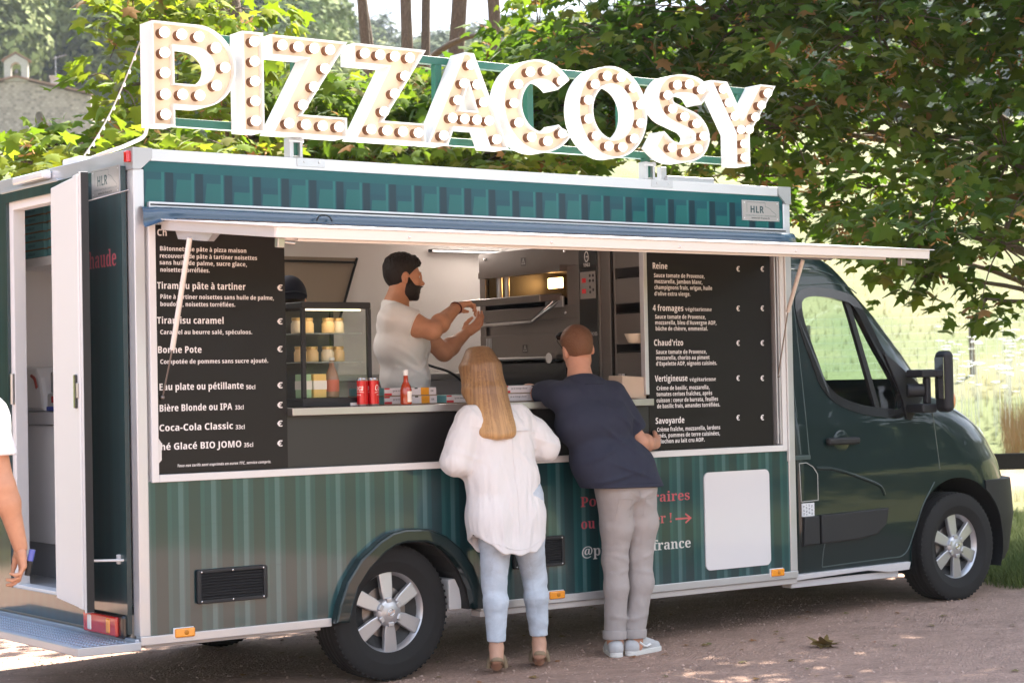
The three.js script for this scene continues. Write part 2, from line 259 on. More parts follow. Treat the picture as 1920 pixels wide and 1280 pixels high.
const BL = {
  R: [[6.18,4.34,-3.93,1.2,0.9],[6.86,4.35,-3.07,1.3,1.0],[7.39,4.22,-2.18,1.2,0.9],[8.50,4.38,-1.72,0.8,0.6],[6.76,3.65,-4.03,1.0,0.6],[7.31,3.55,-3.13,1.0,0.65],[7.70,3.40,-2.22,1.0,0.75],[8.15,3.14,-1.52,0.9,0.8],[7.62,2.73,-2.92,0.55,0.35],[7.18,2.61,-1.50,0.8,0.5],[7.47,2.45,-1.05,0.8,0.6],[7.30,2.03,-1.06,0.42,0.26],[7.27,2.52,-2.18,0.5,0.28],[7.12,2.23,-1.44,0.35,0.24],[7.51,3.19,-3.61,0.8,0.5],[7.90,3.03,-2.70,0.6,0.4],
    [6.38,5.68,-3.13,1.8,1.1,1.5],[7.81,5.82,-2.07,2.0,1.3,1.5],[9.17,4.17,-1.11,1.7,1.7,1.3],[9.88,6.26,-1.15,2.3,1.5,1.6],[9.2,5.0,0.5,2.3,1.2,1.4],[7.6,5.3,0.1,1.7,0.8],[7.9,5.0,1.3,1.2,0.6],[10.4,4.6,1.6,2.0,1.4,1.6]],
  M: [[6.60,4.58,-5.49,0.5,0.55],[3.73,3.85,-5.51,0.75,0.45],[4.25,3.78,-5.38,0.8,0.45],[4.99,3.86,-5.57,0.8,0.4],[5.47,3.84,-5.22,0.8,0.5],[5.69,3.70,-4.69,0.8,0.5],[6.12,3.82,-4.37,0.8,0.6],[4.10,3.41,-5.50,1.0,0.26],[4.81,3.37,-4.98,1.0,0.28],[5.51,3.33,-4.46,1.0,0.26]],
  L: [[2.40,4.22,-4.99,0.6,0.4],[3.07,4.37,-4.99,0.75,0.3],[1.42,3.20,-4.51,0.55,0.24],[1.68,3.14,-4.18,0.65,0.24],[1.98,3.64,-4.33,0.28,0.42],[2.48,3.58,-4.45,0.5,0.5],[2.40,3.17,-4.15,0.65,0.26],[1.15,3.06,-4.21,0.45,0.2],[3.08,3.90,-4.75,0.5,0.4],[0.35,3.45,-5.2,0.6,0.45]],
};
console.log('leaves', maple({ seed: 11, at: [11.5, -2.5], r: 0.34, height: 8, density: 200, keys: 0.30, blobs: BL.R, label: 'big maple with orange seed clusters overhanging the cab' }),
  maple({ seed: 22, at: [7.4, -8.0], height: 9, density: 430, sunTint: [1.2, 1.12, 1], keys: 0.10, blobs: BL.M, stems: [[6.75, -8.47, -0.1, 0.085], [6.98, -8.3, -0.5, 0.075], [7.21, -8.13, -0.35, 0.09], [7.33, -8.04, -0.2, 0.07], [7.47, -7.93, -0.15, 0.125], [7.74, -7.74, -0.45, 0.10]], label: 'clump of slender maple stems rising behind the letter sign' }),
  maple({ seed: 33, at: [3.55, -5.4], r: 0.16, height: 7, density: 430, sunTint: [1.75, 1.45, 1.1], keys: 0.12, blobs: BL.L, label: 'maple with sunlight tinted into yellow-green leaves, reaching over the rear of the van' }));
// trees across the yard, behind the camera and beside the van: unseen, leaves darkened so paint and glass mirror shade
for (const [seed, x, z, h, label] of [[41, 3.0, 16.0, 8, 'unseen round tree with darkened leaves across the yard, opposite the serving hatch'], [42, 14.2, 9.6, 8, 'unseen wide tree with darkened leaves across the yard, opposite the cab'], [43, 18.5, 6.5, 9, 'unseen tall tree with darkened leaves at the yard corner ahead of the van'], [44, -4.2, -11.5, 8, 'unseen low-branched tree with darkened leaves behind the rear step of the van'], [45, -9.5, -8.0, 7, 'unseen low-branched tree with darkened leaves beside the lane behind the van']]) {
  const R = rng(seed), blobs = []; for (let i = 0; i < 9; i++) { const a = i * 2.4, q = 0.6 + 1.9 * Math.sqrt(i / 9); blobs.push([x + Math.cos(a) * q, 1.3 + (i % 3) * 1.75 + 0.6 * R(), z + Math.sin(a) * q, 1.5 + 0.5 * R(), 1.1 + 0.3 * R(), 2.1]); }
  maple({ seed, at: [x, z], r: 0.26, height: h, density: 330, keys: 0, blobs, label, dark: true, grp: 'unseen darkened trees around the yard' });
}
// ---------------------------------------------------------------- wooded hill, church, field fence
{
  const R = rng(5); // one far tree: many small leaf clumps on a lobed crown, shared by the whole wood
  const variants = [0, 1, 2].map((v) => {
    const pos = [], nor = []; const lobes = Array.from({ length: 7 }, () => [(R() - 0.5) * 0.7, 0.35 + R() * 0.55, (R() - 0.5) * 0.7, 0.2 + R() * 0.16]);
    for (let i = 0; i < 3600; i++) {
      const l = lobes[i % 7], d = V(R() * 2 - 1, R() * 2 - 0.8, R() * 2 - 1).normalize(), p = V(l[0], l[1], l[2]).addScaledVector(d, l[3] * (0.8 + 0.3 * R())); if (v === 2) { p.x *= 0.55; p.z *= 0.55; p.y *= 1.25; }
      const n = d.clone().add(V((R() - 0.5), (R() - 0.5) + 0.4, (R() - 0.5))).normalize(), a = V(R() - 0.5, R() - 0.5, R() - 0.5).cross(n).normalize().multiplyScalar(0.016 + 0.014 * R()), b = n.clone().cross(a);
      for (const q of [[-1, -1], [1, -0.6], [0.2, 1]]) { pos.push(p.x + a.x * q[0] + b.x * q[1], p.y + a.y * q[0] + b.y * q[1], p.z + a.z * q[0] + b.z * q[1]); nor.push(n.x, n.y, n.z); }
    }
    const g = new THREE.BufferGeometry(); g.setAttribute('position', new THREE.Float32BufferAttribute(pos, 3)); g.setAttribute('normal', new THREE.Float32BufferAttribute(nor, 3)); return g;
  });
  const mat = std([1, 1, 1], 0.9, 0, { side: THREE.DoubleSide }), c = new THREE.Color(), m = new THREE.Matrix4(), q = new THREE.Quaternion();
  variants.forEach((g, v) => {
    const L = [];
    for (let i = 0; i < 1500; i++) { const front = i < 1100, a = front ? -0.36 + 0.66 * R() : 0.5 + R() * 5.3, r0 = 190 + 470 * Math.pow(R(), 0.85), r = front && a > -0.11 ? 300 + 0.75 * (r0 - 190) : r0, x = CX + r * (Math.cos(a) * 0.594 + Math.sin(a) * 0.8045), z = CZ + r * (-Math.cos(a) * 0.8045 + Math.sin(a) * 0.594); L.push([x, landAt(x, z) - 1, z, 9 + 7 * R() + r * 0.006]); }
    const im = new THREE.InstancedMesh(g, mat, L.length); im.name = numbered('wooded_hillside'); im.castShadow = im.receiveShadow = true; tag(im, ['broadleaf wood covering the far hillside', 'mixed wood of lighter trees on the far hillside', 'narrow dark conifers scattered on the far hillside'][v], 'wood', null, 'stuff');
    L.forEach(([x, y, z, s], i) => { q.setFromAxisAngle(V(0, 1, 0), R() * 6.28); m.compose(V(x, y, z), q, V(s * (0.9 + 0.3 * R()), s, s * (0.9 + 0.3 * R()))); im.setMatrixAt(i, m); const t = R(); c.setRGB(...(v === 2 ? [0.05 + 0.03 * t, 0.085 + 0.03 * t, 0.04] : [0.13 + 0.09 * t, 0.18 + 0.07 * t, 0.05 + 0.02 * t])); im.setColorAt(i, c); });
    scene.add(im);
  });
}
{ // stone chapel on the slope, its gable with a bell arch towards the yard
  const root = group('stone_chapel'); root.position.set(58.3, 20.9, -143.8); root.rotation.y = -0.6359 + 0.12; tag(root, 'small stone chapel with tiled roof and arched bell gable', 'chapel');
  const stoneTex = dataTex(512, 512, (u, v) => { const i = Math.floor(v * 20), o = (i % 2) * 0.5, j = Math.floor(u * 14 + o), f = [u * 14 + o - j, v * 20 - i], n = hash(j % 14, i, 3), e = Math.min(f[0], 1 - f[0], f[1], 1 - f[1]) < 0.07 + 0.05 * tiled(u, v, 20, 4, 2); const s = e ? 0.62 : 0.42 + 0.4 * n; return [s, s * 0.93, s * 0.84]; }, false, 0.22);
  const stone = met(std([0.50, 0.45, 0.40], 0.95, 0, { map: stoneTex, bumpMap: stoneTex, bumpScale: 0.05 })), tile = met(std([0.34, 0.20, 0.14], 0.9, 0, { map: barkTex })), render_ = met(std([0.46, 0.42, 0.37], 0.9, 0, { map: scuff }));
  obj('wall', [ext([[-6, -6], [6, -6], [6, 5.0], [0, 6.4], [-6, 5.0]], -12, -0.7), ext([[-6, -6], [6, -6], [6, 5.0], [0, 6.4], [-6, 5.0]], -0.699, 0, { holes: [[...arcPts(1.8, 3.4, 0.3, 0.3, 0, 180, 8), [1.5, 2.6], [2.1, 2.6]]] })], stone, root);
  for (const s of [-1, 1]) {
    const rows = []; for (let k = 0; k < 12; k++) { const t = k / 12; rows.push(bx(-0.3, 0.3, -0.07, 0.07, -12.3, 0.35).rotateZ(-s * 0.23).translate(s * (0.3 + 6.0 * t), 6.52 - 1.4 * t, 0)); }
    obj('roof', rows, tile, root);
  }
  const bell = ext([[-0.95, 6.2], [0.95, 6.2], [0.95, 7.9], [0, 8.45], [-0.95, 7.9]], -0.7, 0.1, { holes: [[[-0.42, 6.6], ...arcPts(0, 7.35, 0.42, 0.42, 180, 0, 10), [0.42, 6.6]]] });
  obj('bell_gable', bell, render_, root); obj('bell_gable_roof', [bx(-0.7, 0.7, -0.05, 0.05, -0.8, 0.25).rotateZ(-0.53).translate(0.55, 8.25, 0), bx(-0.7, 0.7, -0.05, 0.05, -0.8, 0.25).rotateZ(0.53).translate(-0.55, 8.25, 0)], tile, root);
  obj('bell', lathe([[0.02, 0.3], [0.1, 0.28], [0.14, 0.1], [0.2, 0]], 16).translate(0, 6.95, -0.3), M.steelDark, root);
  obj('chimney', [bx(2.6, 3.5, 5.2, 6.75, -2.2, -1.4), bx(2.5, 3.6, 6.75, 6.9, -2.3, -1.3)], render_, root);
  obj('aerial', [cyl([3.0, 6.9, -1.8], [3.0, 8.6, -1.8], 0.03), cyl([2.8, 8.4, -1.8], [3.9, 8.7, -1.8], 0.025)], M.steel, root);
}
{ // stock fence across the meadow
  const wood = met(std([0.22, 0.18, 0.14], 0.95, 0, { map: barkTex, bumpMap: barkTex, bumpScale: 0.01 })), wire = std([0.55, 0.56, 0.57], 0.4, 0.8);
  const root = group('stock_fence'); tag(root, 'wire mesh field fence on weathered wooden posts in the meadow', 'fence');
  const A = [19.41, -19.07], B = [31.41, -6.47], n = 7, wires = [], pY = (t) => groundY(mix(A[0], B[0], t), mix(A[1], B[1], t));
  for (let i = 0; i < n; i++) { const t = i / (n - 1), x = mix(A[0], B[0], t), z = mix(A[1], B[1], t), y = pY(t); obj('post', cyl([x + 0.02, y - 0.3, z], [x - 0.04 + 0.06 * hash(i, 1, 1), y + 0.95, z], 0.055, 0.045, 8), wood, root); }
  const L = Math.hypot(B[0] - A[0], B[1] - A[1]), N = Math.round(L / 0.15);
  for (let k = 0; k < 8; k++) for (let i = 0; i < 60; i++) { const t = i / 60, u = (i + 1) / 60, h = 0.12 + k * 0.125 + (k > 4 ? (k - 4) * 0.02 : 0); wires.push(cyl([mix(A[0], B[0], t), pY(t) + h, mix(A[1], B[1], t) + 0.07], [mix(A[0], B[0], u), pY(u) + h, mix(A[1], B[1], u) + 0.07], 0.0025, 0.0025, 3, true)); }
  for (let i = 0; i < N; i++) { const t = i / N, x = mix(A[0], B[0], t), z = mix(A[1], B[1], t) + 0.07, y = pY(t); wires.push(cyl([x, y + 0.12, z], [x + (hash(i, 5, 2) - 0.5) * 0.02, y + 1.06, z], 0.002, 0.002, 3, true)); }
  obj('wire_mesh', wires, wire, root).userData.kind = 'stuff';
  const bar = group('timber_rail'); tag(bar, 'dark timber barrier rail beyond the nose of the van', 'barrier');
  obj('rail', bx(-1.2, 4, -0.065, 0.065, -0.04, 0.04, 0.01).rotateY(-0.5).translate(8.6, 0.77, -2.0), met(std([0.035, 0.028, 0.022], 0.9, 0, { bumpMap: barkTex, bumpScale: 0.006 })), bar);
  for (const t of [-0.95, 3.2]) { const x = 8.6 + t * Math.cos(0.5), z = -2.0 + t * Math.sin(0.5); obj('post', bx(x - 0.05, x + 0.05, groundY(x, z) - 0.2, 0.69, z - 0.05, z + 0.05, 0.008), met(std([0.04, 0.032, 0.025], 0.9)), bar); }
}
scene.fog = new THREE.FogExp2(0xdce6ee, 0.00026);
{ // tall grass and umbels along the field fence
  const R = rng(77), pos = [], idx = [], blade = (h, a, lean, w) => { const b = pos.length / 3, dx = Math.cos(a), dz = Math.sin(a); for (let k = 0; k <= 3; k++) { const t = k / 3, q = w * (1 - t * 0.9), r = lean * t * t; pos.push(dx * r - dz * q, h * t, dz * r + dx * q, dx * r + dz * q, h * t, dz * r - dx * q); } for (let k = 0; k < 3; k++) { const o = b + 2 * k; idx.push(o, o + 1, o + 2, o + 1, o + 3, o + 2); } };
  for (let i = 0; i < 16; i++) { const o = pos.length; blade(0.45 + 0.55 * R(), R() * 6.28, 0.05 + 0.22 * R(), 0.006); const ox = (R() - 0.5) * 0.3, oz = (R() - 0.5) * 0.3; for (let k = o; k < pos.length; k += 3) { pos[k] += ox; pos[k + 2] += oz; } }
  const g = new THREE.BufferGeometry(); g.setAttribute('position', new THREE.Float32BufferAttribute(pos, 3)); g.setIndex(idx); g.computeVertexNormals();
  const put = (name, geo, n, place, label, cat) => { const im = new THREE.InstancedMesh(geo, std([1, 1, 1], 0.9, 0, { side: THREE.DoubleSide }), n), m = new THREE.Matrix4(), q = new THREE.Quaternion(), c = new THREE.Color(); im.name = numbered(name); im.castShadow = im.receiveShadow = true; for (let i = 0; i < n; i++) { const [x, z, s, col, dy = 0] = place(i); q.setFromAxisAngle(V(0, 1, 0), R() * 6.28); m.compose(V(x, groundY(x, z) - 0.02 + dy, z), q, V(s, s, s)); im.setMatrixAt(i, m); c.setRGB(...col); im.setColorAt(i, c); } scene.add(im); tag(im, label, cat, null, 'stuff'); };
  const polarPt = (a, r) => [CX + r * (Math.cos(a) * 0.594 + Math.sin(a) * 0.8045), CZ + r * (-Math.cos(a) * 0.8045 + Math.sin(a) * 0.594)];
  put('meadow_grass', g, 3600, () => { let x, z; do { const a = 0.10 + 0.24 * R(), r = 21 + 60 * Math.pow(R(), 1.4); [x, z] = polarPt(a, r); } while (yardness(x, z) > 0.3); const t = R(), d = fbm(x * 0.3, z * 0.3, 8, 3); return [x, z, 0.08 + 0.14 * R() + 0.25 * Math.max(0, d - 0.5), d + 0.3 * t > 0.62 ? [0.20 + 0.08 * t, 0.165 + 0.06 * t, 0.07] : [0.10 + 0.06 * t, 0.125 + 0.05 * t, 0.03]]; }, 'tall sunlit meadow grass between the yard and the field fence', 'grass');
  put('dry_grass', g, 160, () => { const [x, z] = polarPt(0.246 + 0.03 * R(), 25 + 4 * R()); return [x, z, 0.38 + 0.25 * R(), [0.26 + 0.08 * R(), 0.19, 0.085]]; }, 'tall rust-coloured dry grass beyond the nose of the van', 'grass');
  const um = merge(Array.from({ length: 14 }, (_, i) => ball(0.06 * Math.sqrt(i / 14) * Math.cos(i * 2.4), 0.75 + 0.01 * R(), 0.06 * Math.sqrt(i / 14) * Math.sin(i * 2.4), 0.014, 1, 0.6, 1, 5)), cyl([0, 0, 0], [0, 0.75, 0], 0.004, 0.003, 4));
  put('umbel_flowers', um, 170, () => { const [x, z] = polarPt(0.215 + 0.09 * R(), 27 + 9 * R()); return [x, z, 0.8 + 0.6 * R(), [0.74, 0.74, 0.70]]; }, 'white umbel wildflowers in the meadow near the fence', 'wildflowers');
  // short turf and clover in the worn edge of the yard
  const tuft = g.clone().scale(0.5, 0.16, 0.5);
  put('yard_turf', tuft, 9000, () => { let x, z, k = 0; do { x = 4.6 + 6.5 * R(); z = -5 + 5.6 * R(); } while (++k < 30 && yardness(x, z) + 0.55 * (fbm(x * 2.2, z * 2.2, 3, 3) - 0.5) + (z > 0.1 ? 0.35 * z : 0) > 0.62); const t = R(); return [x, z, 0.5 + 0.6 * R(), [0.06 + 0.06 * t, 0.10 + 0.05 * t, 0.025], k >= 30 ? -5 : 0]; }, 'short patchy turf at the worn edge of the yard by the front wheel', 'grass');
  const peb = new THREE.IcosahedronGeometry(1, 0); put('pebbles', clean(peb), 9000, () => { const a = -0.28 + 0.6 * R(), r = 7.6 + 5.5 * R(), [x, z] = polarPt(a, r); const t = R(); return [x, z, 0.0035 + 0.011 * R() * R() * R(), [0.34 + 0.2 * t, 0.23 + 0.15 * t, 0.18 + 0.13 * t], 0.02]; }, 'scattered pebbles and grit on the dirt yard', 'pebbles');
  const R2 = rng(12), litter = group('fallen_leaf'); tag(litter, 'curled dry yellow leaf lying on the dirt in front of the cab', 'leaf'); const lm = std([0.16, 0.105, 0.03], 0.9, 0, { side: THREE.DoubleSide }); const lp = [3.70, groundY(3.70, 0.77) + 0.012, 0.77]; for (const [a, b, s] of [[0.4, -1.45, 0.12], [2.0, -1.2, 0.10], [3.4, -1.6, 0.11], [5.2, -0.9, 0.07]]) { const lf = clean(leafGeo.clone()).rotateX(b + 0.3).rotateY(a).scale(s, s, s).translate(...lp); obj('blade', lf, lm, litter); } void R2;
  const lit = clean(leafGeo.clone()).rotateX(-1.45); put('leaf_litter', lit, 160, () => { const [x, z] = polarPt(-0.2 + 0.5 * R(), 8 + 5 * R()); return [x, z, 0.02 + 0.03 * R(), [0.16 + 0.14 * R(), 0.11 + 0.05 * R(), 0.05], 0.028]; }, 'small dry leaf scraps strewn over the yard', 'leaf litter');
}
const MENU_L = [["Ch",0.125,2.208,0.055,1],["Bâtonnets de pâte à pizza maison",0.138,2.138,0.466,0],["recouverts de pâte à tartiner noisettes",0.137,2.104,0.525,0],["sans huile de palme, sucre glace,",0.136,2.072,0.470,0],["noisettes torréfiées.",0.139,2.038,0.264,0],["Tiramisu pâte à tartiner",0.121,1.957,0.474,1],["Pâte à tartiner noisettes sans huile de palme,",0.136,1.910,0.617,0],["boudoirs, noisettes torréfiées.",0.136,1.875,0.402,0],["Tiramisu caramel",0.118,1.792,0.357,1],["Caramel au beurre salé, spéculoos.",0.133,1.742,0.496,0],["Bonne Pote",0.118,1.653,0.235,1],["Compotée de pommes sans sucre ajouté.",0.131,1.602,0.584,0],["Eau plate ou pétillante",0.123,1.477,0.454,1],["50cl",0.588,1.474,0.053,0],["Bière Blonde ou IPA",0.122,1.377,0.389,1],["33cl",0.526,1.377,0.049,0],["Coca-Cola Classic",0.120,1.284,0.395,1],["33cl",0.527,1.282,0.052,0],["Thé Glacé BIO JOMO",0.099,1.195,0.461,1],["35cl",0.571,1.194,0.053,0],["Tous nos tarifs sont exprimés en euros TTC, service compris.",0.211,1.112,0.509,2],["€",0.769,1.956,0.033,3],["€",0.766,1.790,0.033,3],["€",0.763,1.654,0.033,3],["€",0.760,1.476,0.033,3],["€",0.758,1.379,0.033,3],["€",0.756,1.288,0.033,3],["€",0.754,1.191,0.033,3]];
const MENU_R = [["Reine",3.194,2.111,0.115,1],["Sauce tomate de Provence,",3.204,2.063,0.388,0],["mozzarella, jambon blanc,",3.207,2.029,0.368,0],["champignons frais, origan, huile",3.206,1.995,0.442,0],["d'olive extra vierge.",3.205,1.959,0.274,0],["4 fromages",3.191,1.872,0.232,1],["végétarienne",3.435,1.873,0.206,4],["Sauce tomate de Provence,",3.206,1.828,0.388,0],["mozzarella, bleu d'Auvergne AOP,",3.205,1.795,0.471,0],["bûche de chèvre, emmental.",3.208,1.761,0.400,0],["Chaud'rizo",3.193,1.675,0.224,1],["Sauce tomate de Provence,",3.208,1.628,0.388,0],["mozzarella, chorizo au piment",3.207,1.595,0.409,0],["d'Espelette AOP, oignons cuisinés.",3.206,1.562,0.467,0],["Vertigineuse",3.196,1.472,0.248,1],["végétarienne",3.456,1.470,0.206,4],["Crème de basilic, mozzarella,",3.206,1.423,0.405,0],["tomates cerises fraîches, après",3.205,1.389,0.425,0],["cuisson : coeur de burrata, feuilles",3.204,1.354,0.471,0],["de basilic frais, amandes torréfiées.",3.207,1.321,0.483,0],["Savoyarde",3.193,1.233,0.220,1],["Crème fraîche, mozzarella, lardons",3.203,1.189,0.484,0],["fumés, pommes de terre cuisinées,",3.179,1.155,0.506,0],["reblochon au lait cru AOP.",3.178,1.122,0.386,0],["€",3.840,2.107,0.030,3],["€",4.035,2.110,0.030,3],["€",3.833,1.875,0.030,3],["€",4.028,1.877,0.030,3],["€",3.827,1.672,0.030,3],["€",4.021,1.672,0.031,3],["€",3.821,1.467,0.029,3],["€",4.015,1.464,0.030,3],["€",3.814,1.236,0.029,3],["€",4.008,1.232,0.030,3]];
// ---------------------------------------------------------------- the food truck
const truck = group('food_truck'); tag(truck, 'dark green pizza van with open serving hatch and black menu boards', 'food truck');
const LX = 4.2685, HB = 0.29, HT = 2.614, ZW = -2.12, FLOOR = 0.47;
const tp = (name, geo, mat) => obj(name, geo, mat, truck);
const plane = (x0, x1, y0, y1, z) => clean(new THREE.PlaneGeometry(x1 - x0, y1 - y0).translate((x0 + x1) / 2, (y0 + y1) / 2, z));
const vinyl = (map, extra = {}) => phys([1, 1, 1], 0.32, 0, { map, clearcoat: 1, clearcoatRoughness: 0.06, ...extra });
const planarUV = (g, x0, x1, y0, y1) => { const p = g.attributes.position, uv = new Float32Array(p.count * 2); for (let i = 0; i < p.count; i++) { uv[2 * i] = (p.getX(i) - x0) / (x1 - x0); uv[2 * i + 1] = (p.getY(i) - y0) / (y1 - y0); } g.setAttribute('uv', new THREE.BufferAttribute(uv, 2)); return g; };

{ // --- lower side panel: vinyl printed with the bars of a shipping container, arch cut out for the wheel
  const x0 = 0.055, x1 = 4.212, y0 = 0.325, y1 = 1.05;
  const arch = [[1.05, y0], [1.09, 0.45], [1.2, 0.6], [1.33, 0.695], [1.45, 0.73], [1.6, 0.72], [1.74, 0.65], [1.86, 0.51], [1.93, y0]];
  const tex = print(x1 - x0, y1 - y0, 480, (x, w, h) => {
    const X = (m) => (m - x0) * 480, Y = (m) => (y1 - m) * 480, R = rng(71);
    x.fillStyle = '#104246'; x.fillRect(0, 0, w, h);
    for (let m = x0 - 0.02, i = 0; m < x1; m += 0.1735, i++) {
      x.fillStyle = '#0c3136'; x.fillRect(X(m + 0.055), 0, 0.062 * 480, h);
      x.fillStyle = '#1a4c4e'; x.fillRect(X(m + 0.117), 0, 0.022 * 480, h);
      x.fillStyle = '#3f6265'; x.fillRect(X(m), 0, 0.026 * 480, h); x.fillStyle = '#2d4d50'; x.fillRect(X(m + 0.026), 0, 0.006 * 480, h);
    }
    for (let k = 0; k < 260; k++) { x.fillStyle = `rgba(12,32,36,${0.05 + 0.10 * R()})`; x.fillRect(R() * w, R() * h, 20 + R() * 160, 1); }
    const pink = '#c4515e';
    text(x, 'Pour les horaires', X(2.63), Y(0.795), 37, { fam: 'serif', color: pink, w: 0.80 * 480 }); text(x, 'ou commander !', X(2.63), Y(0.675), 37, { fam: 'serif', color: pink, w: 0.665 * 480 });
    x.strokeStyle = pink; x.lineWidth = 5; x.beginPath(); x.moveTo(X(3.315), Y(0.692)); x.lineTo(X(3.43), Y(0.692)); x.moveTo(X(3.39), Y(0.718)); x.lineTo(X(3.43), Y(0.692)); x.lineTo(X(3.39), Y(0.666)); x.stroke();
    text(x, '@pizzacosyfrance', X(2.63), Y(0.525), 37, { fam: 'serif', color: '#d8d3d2', w: 0.80 * 480 });
  });
  const outline = [[x0, y0], ...arch, [x1, y0], [x1, y1], [x0, y1]];
  tp('lower_side_panel', planarUV(ext(outline, -0.03, -0.006), x0, x1, y0, y1), vinyl(tex));
  // wheel-arch flare, pressed green plastic
  const o = [[1.035, 0.305], [1.06, 0.40], [1.105, 0.505], [1.19, 0.615], [1.30, 0.695], [1.38, 0.735], [1.46, 0.748], [1.60, 0.742], [1.71, 0.70], [1.80, 0.63], [1.88, 0.53], [1.925, 0.42], [1.945, 0.305]];
  const i = [[1.885, 0.305], [1.865, 0.41], [1.82, 0.50], [1.745, 0.59], [1.665, 0.65], [1.585, 0.675], [1.46, 0.68], [1.40, 0.668], [1.335, 0.635], [1.245, 0.56], [1.175, 0.475], [1.14, 0.385], [1.12, 0.305]];
  tp('wheel_arch_flare', ext([...o, ...i].reverse(), -0.02, 0.045, { bevel: 0.012 }), M.carGreen);
  tp('wheel_well', [ext([...o.map(([a, b]) => [a, b]), ...i.map(([a, b]) => [a, b])].reverse().map(([a, b]) => [a, b - 0.004]), -0.55, -0.032), bx(1.0, 2.0, 0.3, 0.80, -0.56, -0.55)], M.dark);
  tp('mud_flap', bx(1.80, 1.88, 0.30, 0.46, -0.30, -0.08, 0.006), M.whitePaint);
}
{ // --- upper fascia: the same container motif, seen from the front
  const x0 = 0.055, x1 = 4.212, y0 = 2.33, y1 = 2.558;
  const tex = print(x1 - x0, y1 - y0, 480, (x, w, h) => {
    x.fillStyle = '#08494b'; x.fillRect(0, 0, w, h); const top = h * 0.22;
    x.fillStyle = '#083a44'; x.fillRect(0, top, w, h);
    for (let m = 0, i = 0; m < w + 80; m += 75.5, i++) {
      const R = hash(i, 3, 9); x.fillStyle = '#0a3f47'; x.fillRect(m, top, 54, 18 + 10 * R);
      x.fillStyle = '#135351'; x.beginPath(); const t = top + (i % 5 < 3 ? 14 : 34) + 8 * R; x.moveTo(m + (i % 5 < 3 ? 8 : 4), t); x.lineTo(m + 46, t); x.lineTo(m + 50, h); x.lineTo(m, h); x.fill();
      x.fillStyle = '#1b5c59'; x.fillRect(m + 44, top, 7, h); x.fillStyle = '#06262f'; x.fillRect(m + 54, top, 20, h);
    }
  });
  tp('upper_fascia_panel', planarUV(bx(x0, x1, y0, y1, -0.03, -0.006), x0, x1, y0, y1), vinyl(tex, { clearcoat: 0.35, specularIntensity: 0.5 }));
  const plate = (name, w, h, place) => { const t = print(w, h, 1100, (x, W, H) => { x.fillStyle = '#9c9793'; x.fillRect(0, 0, W, H); x.strokeStyle = '#3a4a4c'; x.lineWidth = 2; x.beginPath(); x.moveTo(W * 0.12, H * 0.6); x.lineTo(W * 0.12, H * 0.06); x.lineTo(W * 0.62, H * 0.08); x.lineTo(W * 0.62, H * 0.28); x.quadraticCurveTo(W * 0.75, H * 0.32, W * 0.8, H * 0.5); x.quadraticCurveTo(W * 0.9, H * 0.6, W * 0.92, H * 0.7); x.stroke(); text(x, 'HLR', W * 0.2, H * 0.62, H * 0.5, { color: '#1d3b3f', w: W * 0.38 }); text(x, 'CONSTRUCTEUR CARROSSIER', W * 0.08, H * 0.79, H * 0.1, { color: '#55605f', w: W * 0.84, font: '' }); text(x, 'www.hlr-france.fr', W * 0.24, H * 0.93, H * 0.12, { color: '#333', w: W * 0.5 }); x.fillStyle = '#ddd'; for (const [a, b] of [[0.05, 0.1], [0.95, 0.1], [0.05, 0.9], [0.95, 0.9]]) { x.beginPath(); x.arc(W * a, H * b, 4, 0, 7); x.fill(); } });
    const g = tp(name, place(bx(-w / 2, w / 2, -h / 2, h / 2, 0, 0.004)), M.alu); const s = obj('printed_face', place(plane(-w / 2 + 0.002, w / 2 - 0.002, -h / 2 + 0.002, h / 2 - 0.002, 0.0055)), std([1, 1, 1], 0.4, 0.35, { map: t }), g); return s; };
  plate('maker_plate', 0.30, 0.118, (g) => g.translate(4.03, 2.467, -0.005));
  plate('maker_plate', 0.31, 0.135, (g) => g.rotateY(-Math.PI / 2).translate(-0.031, 2.475, -0.23));
}
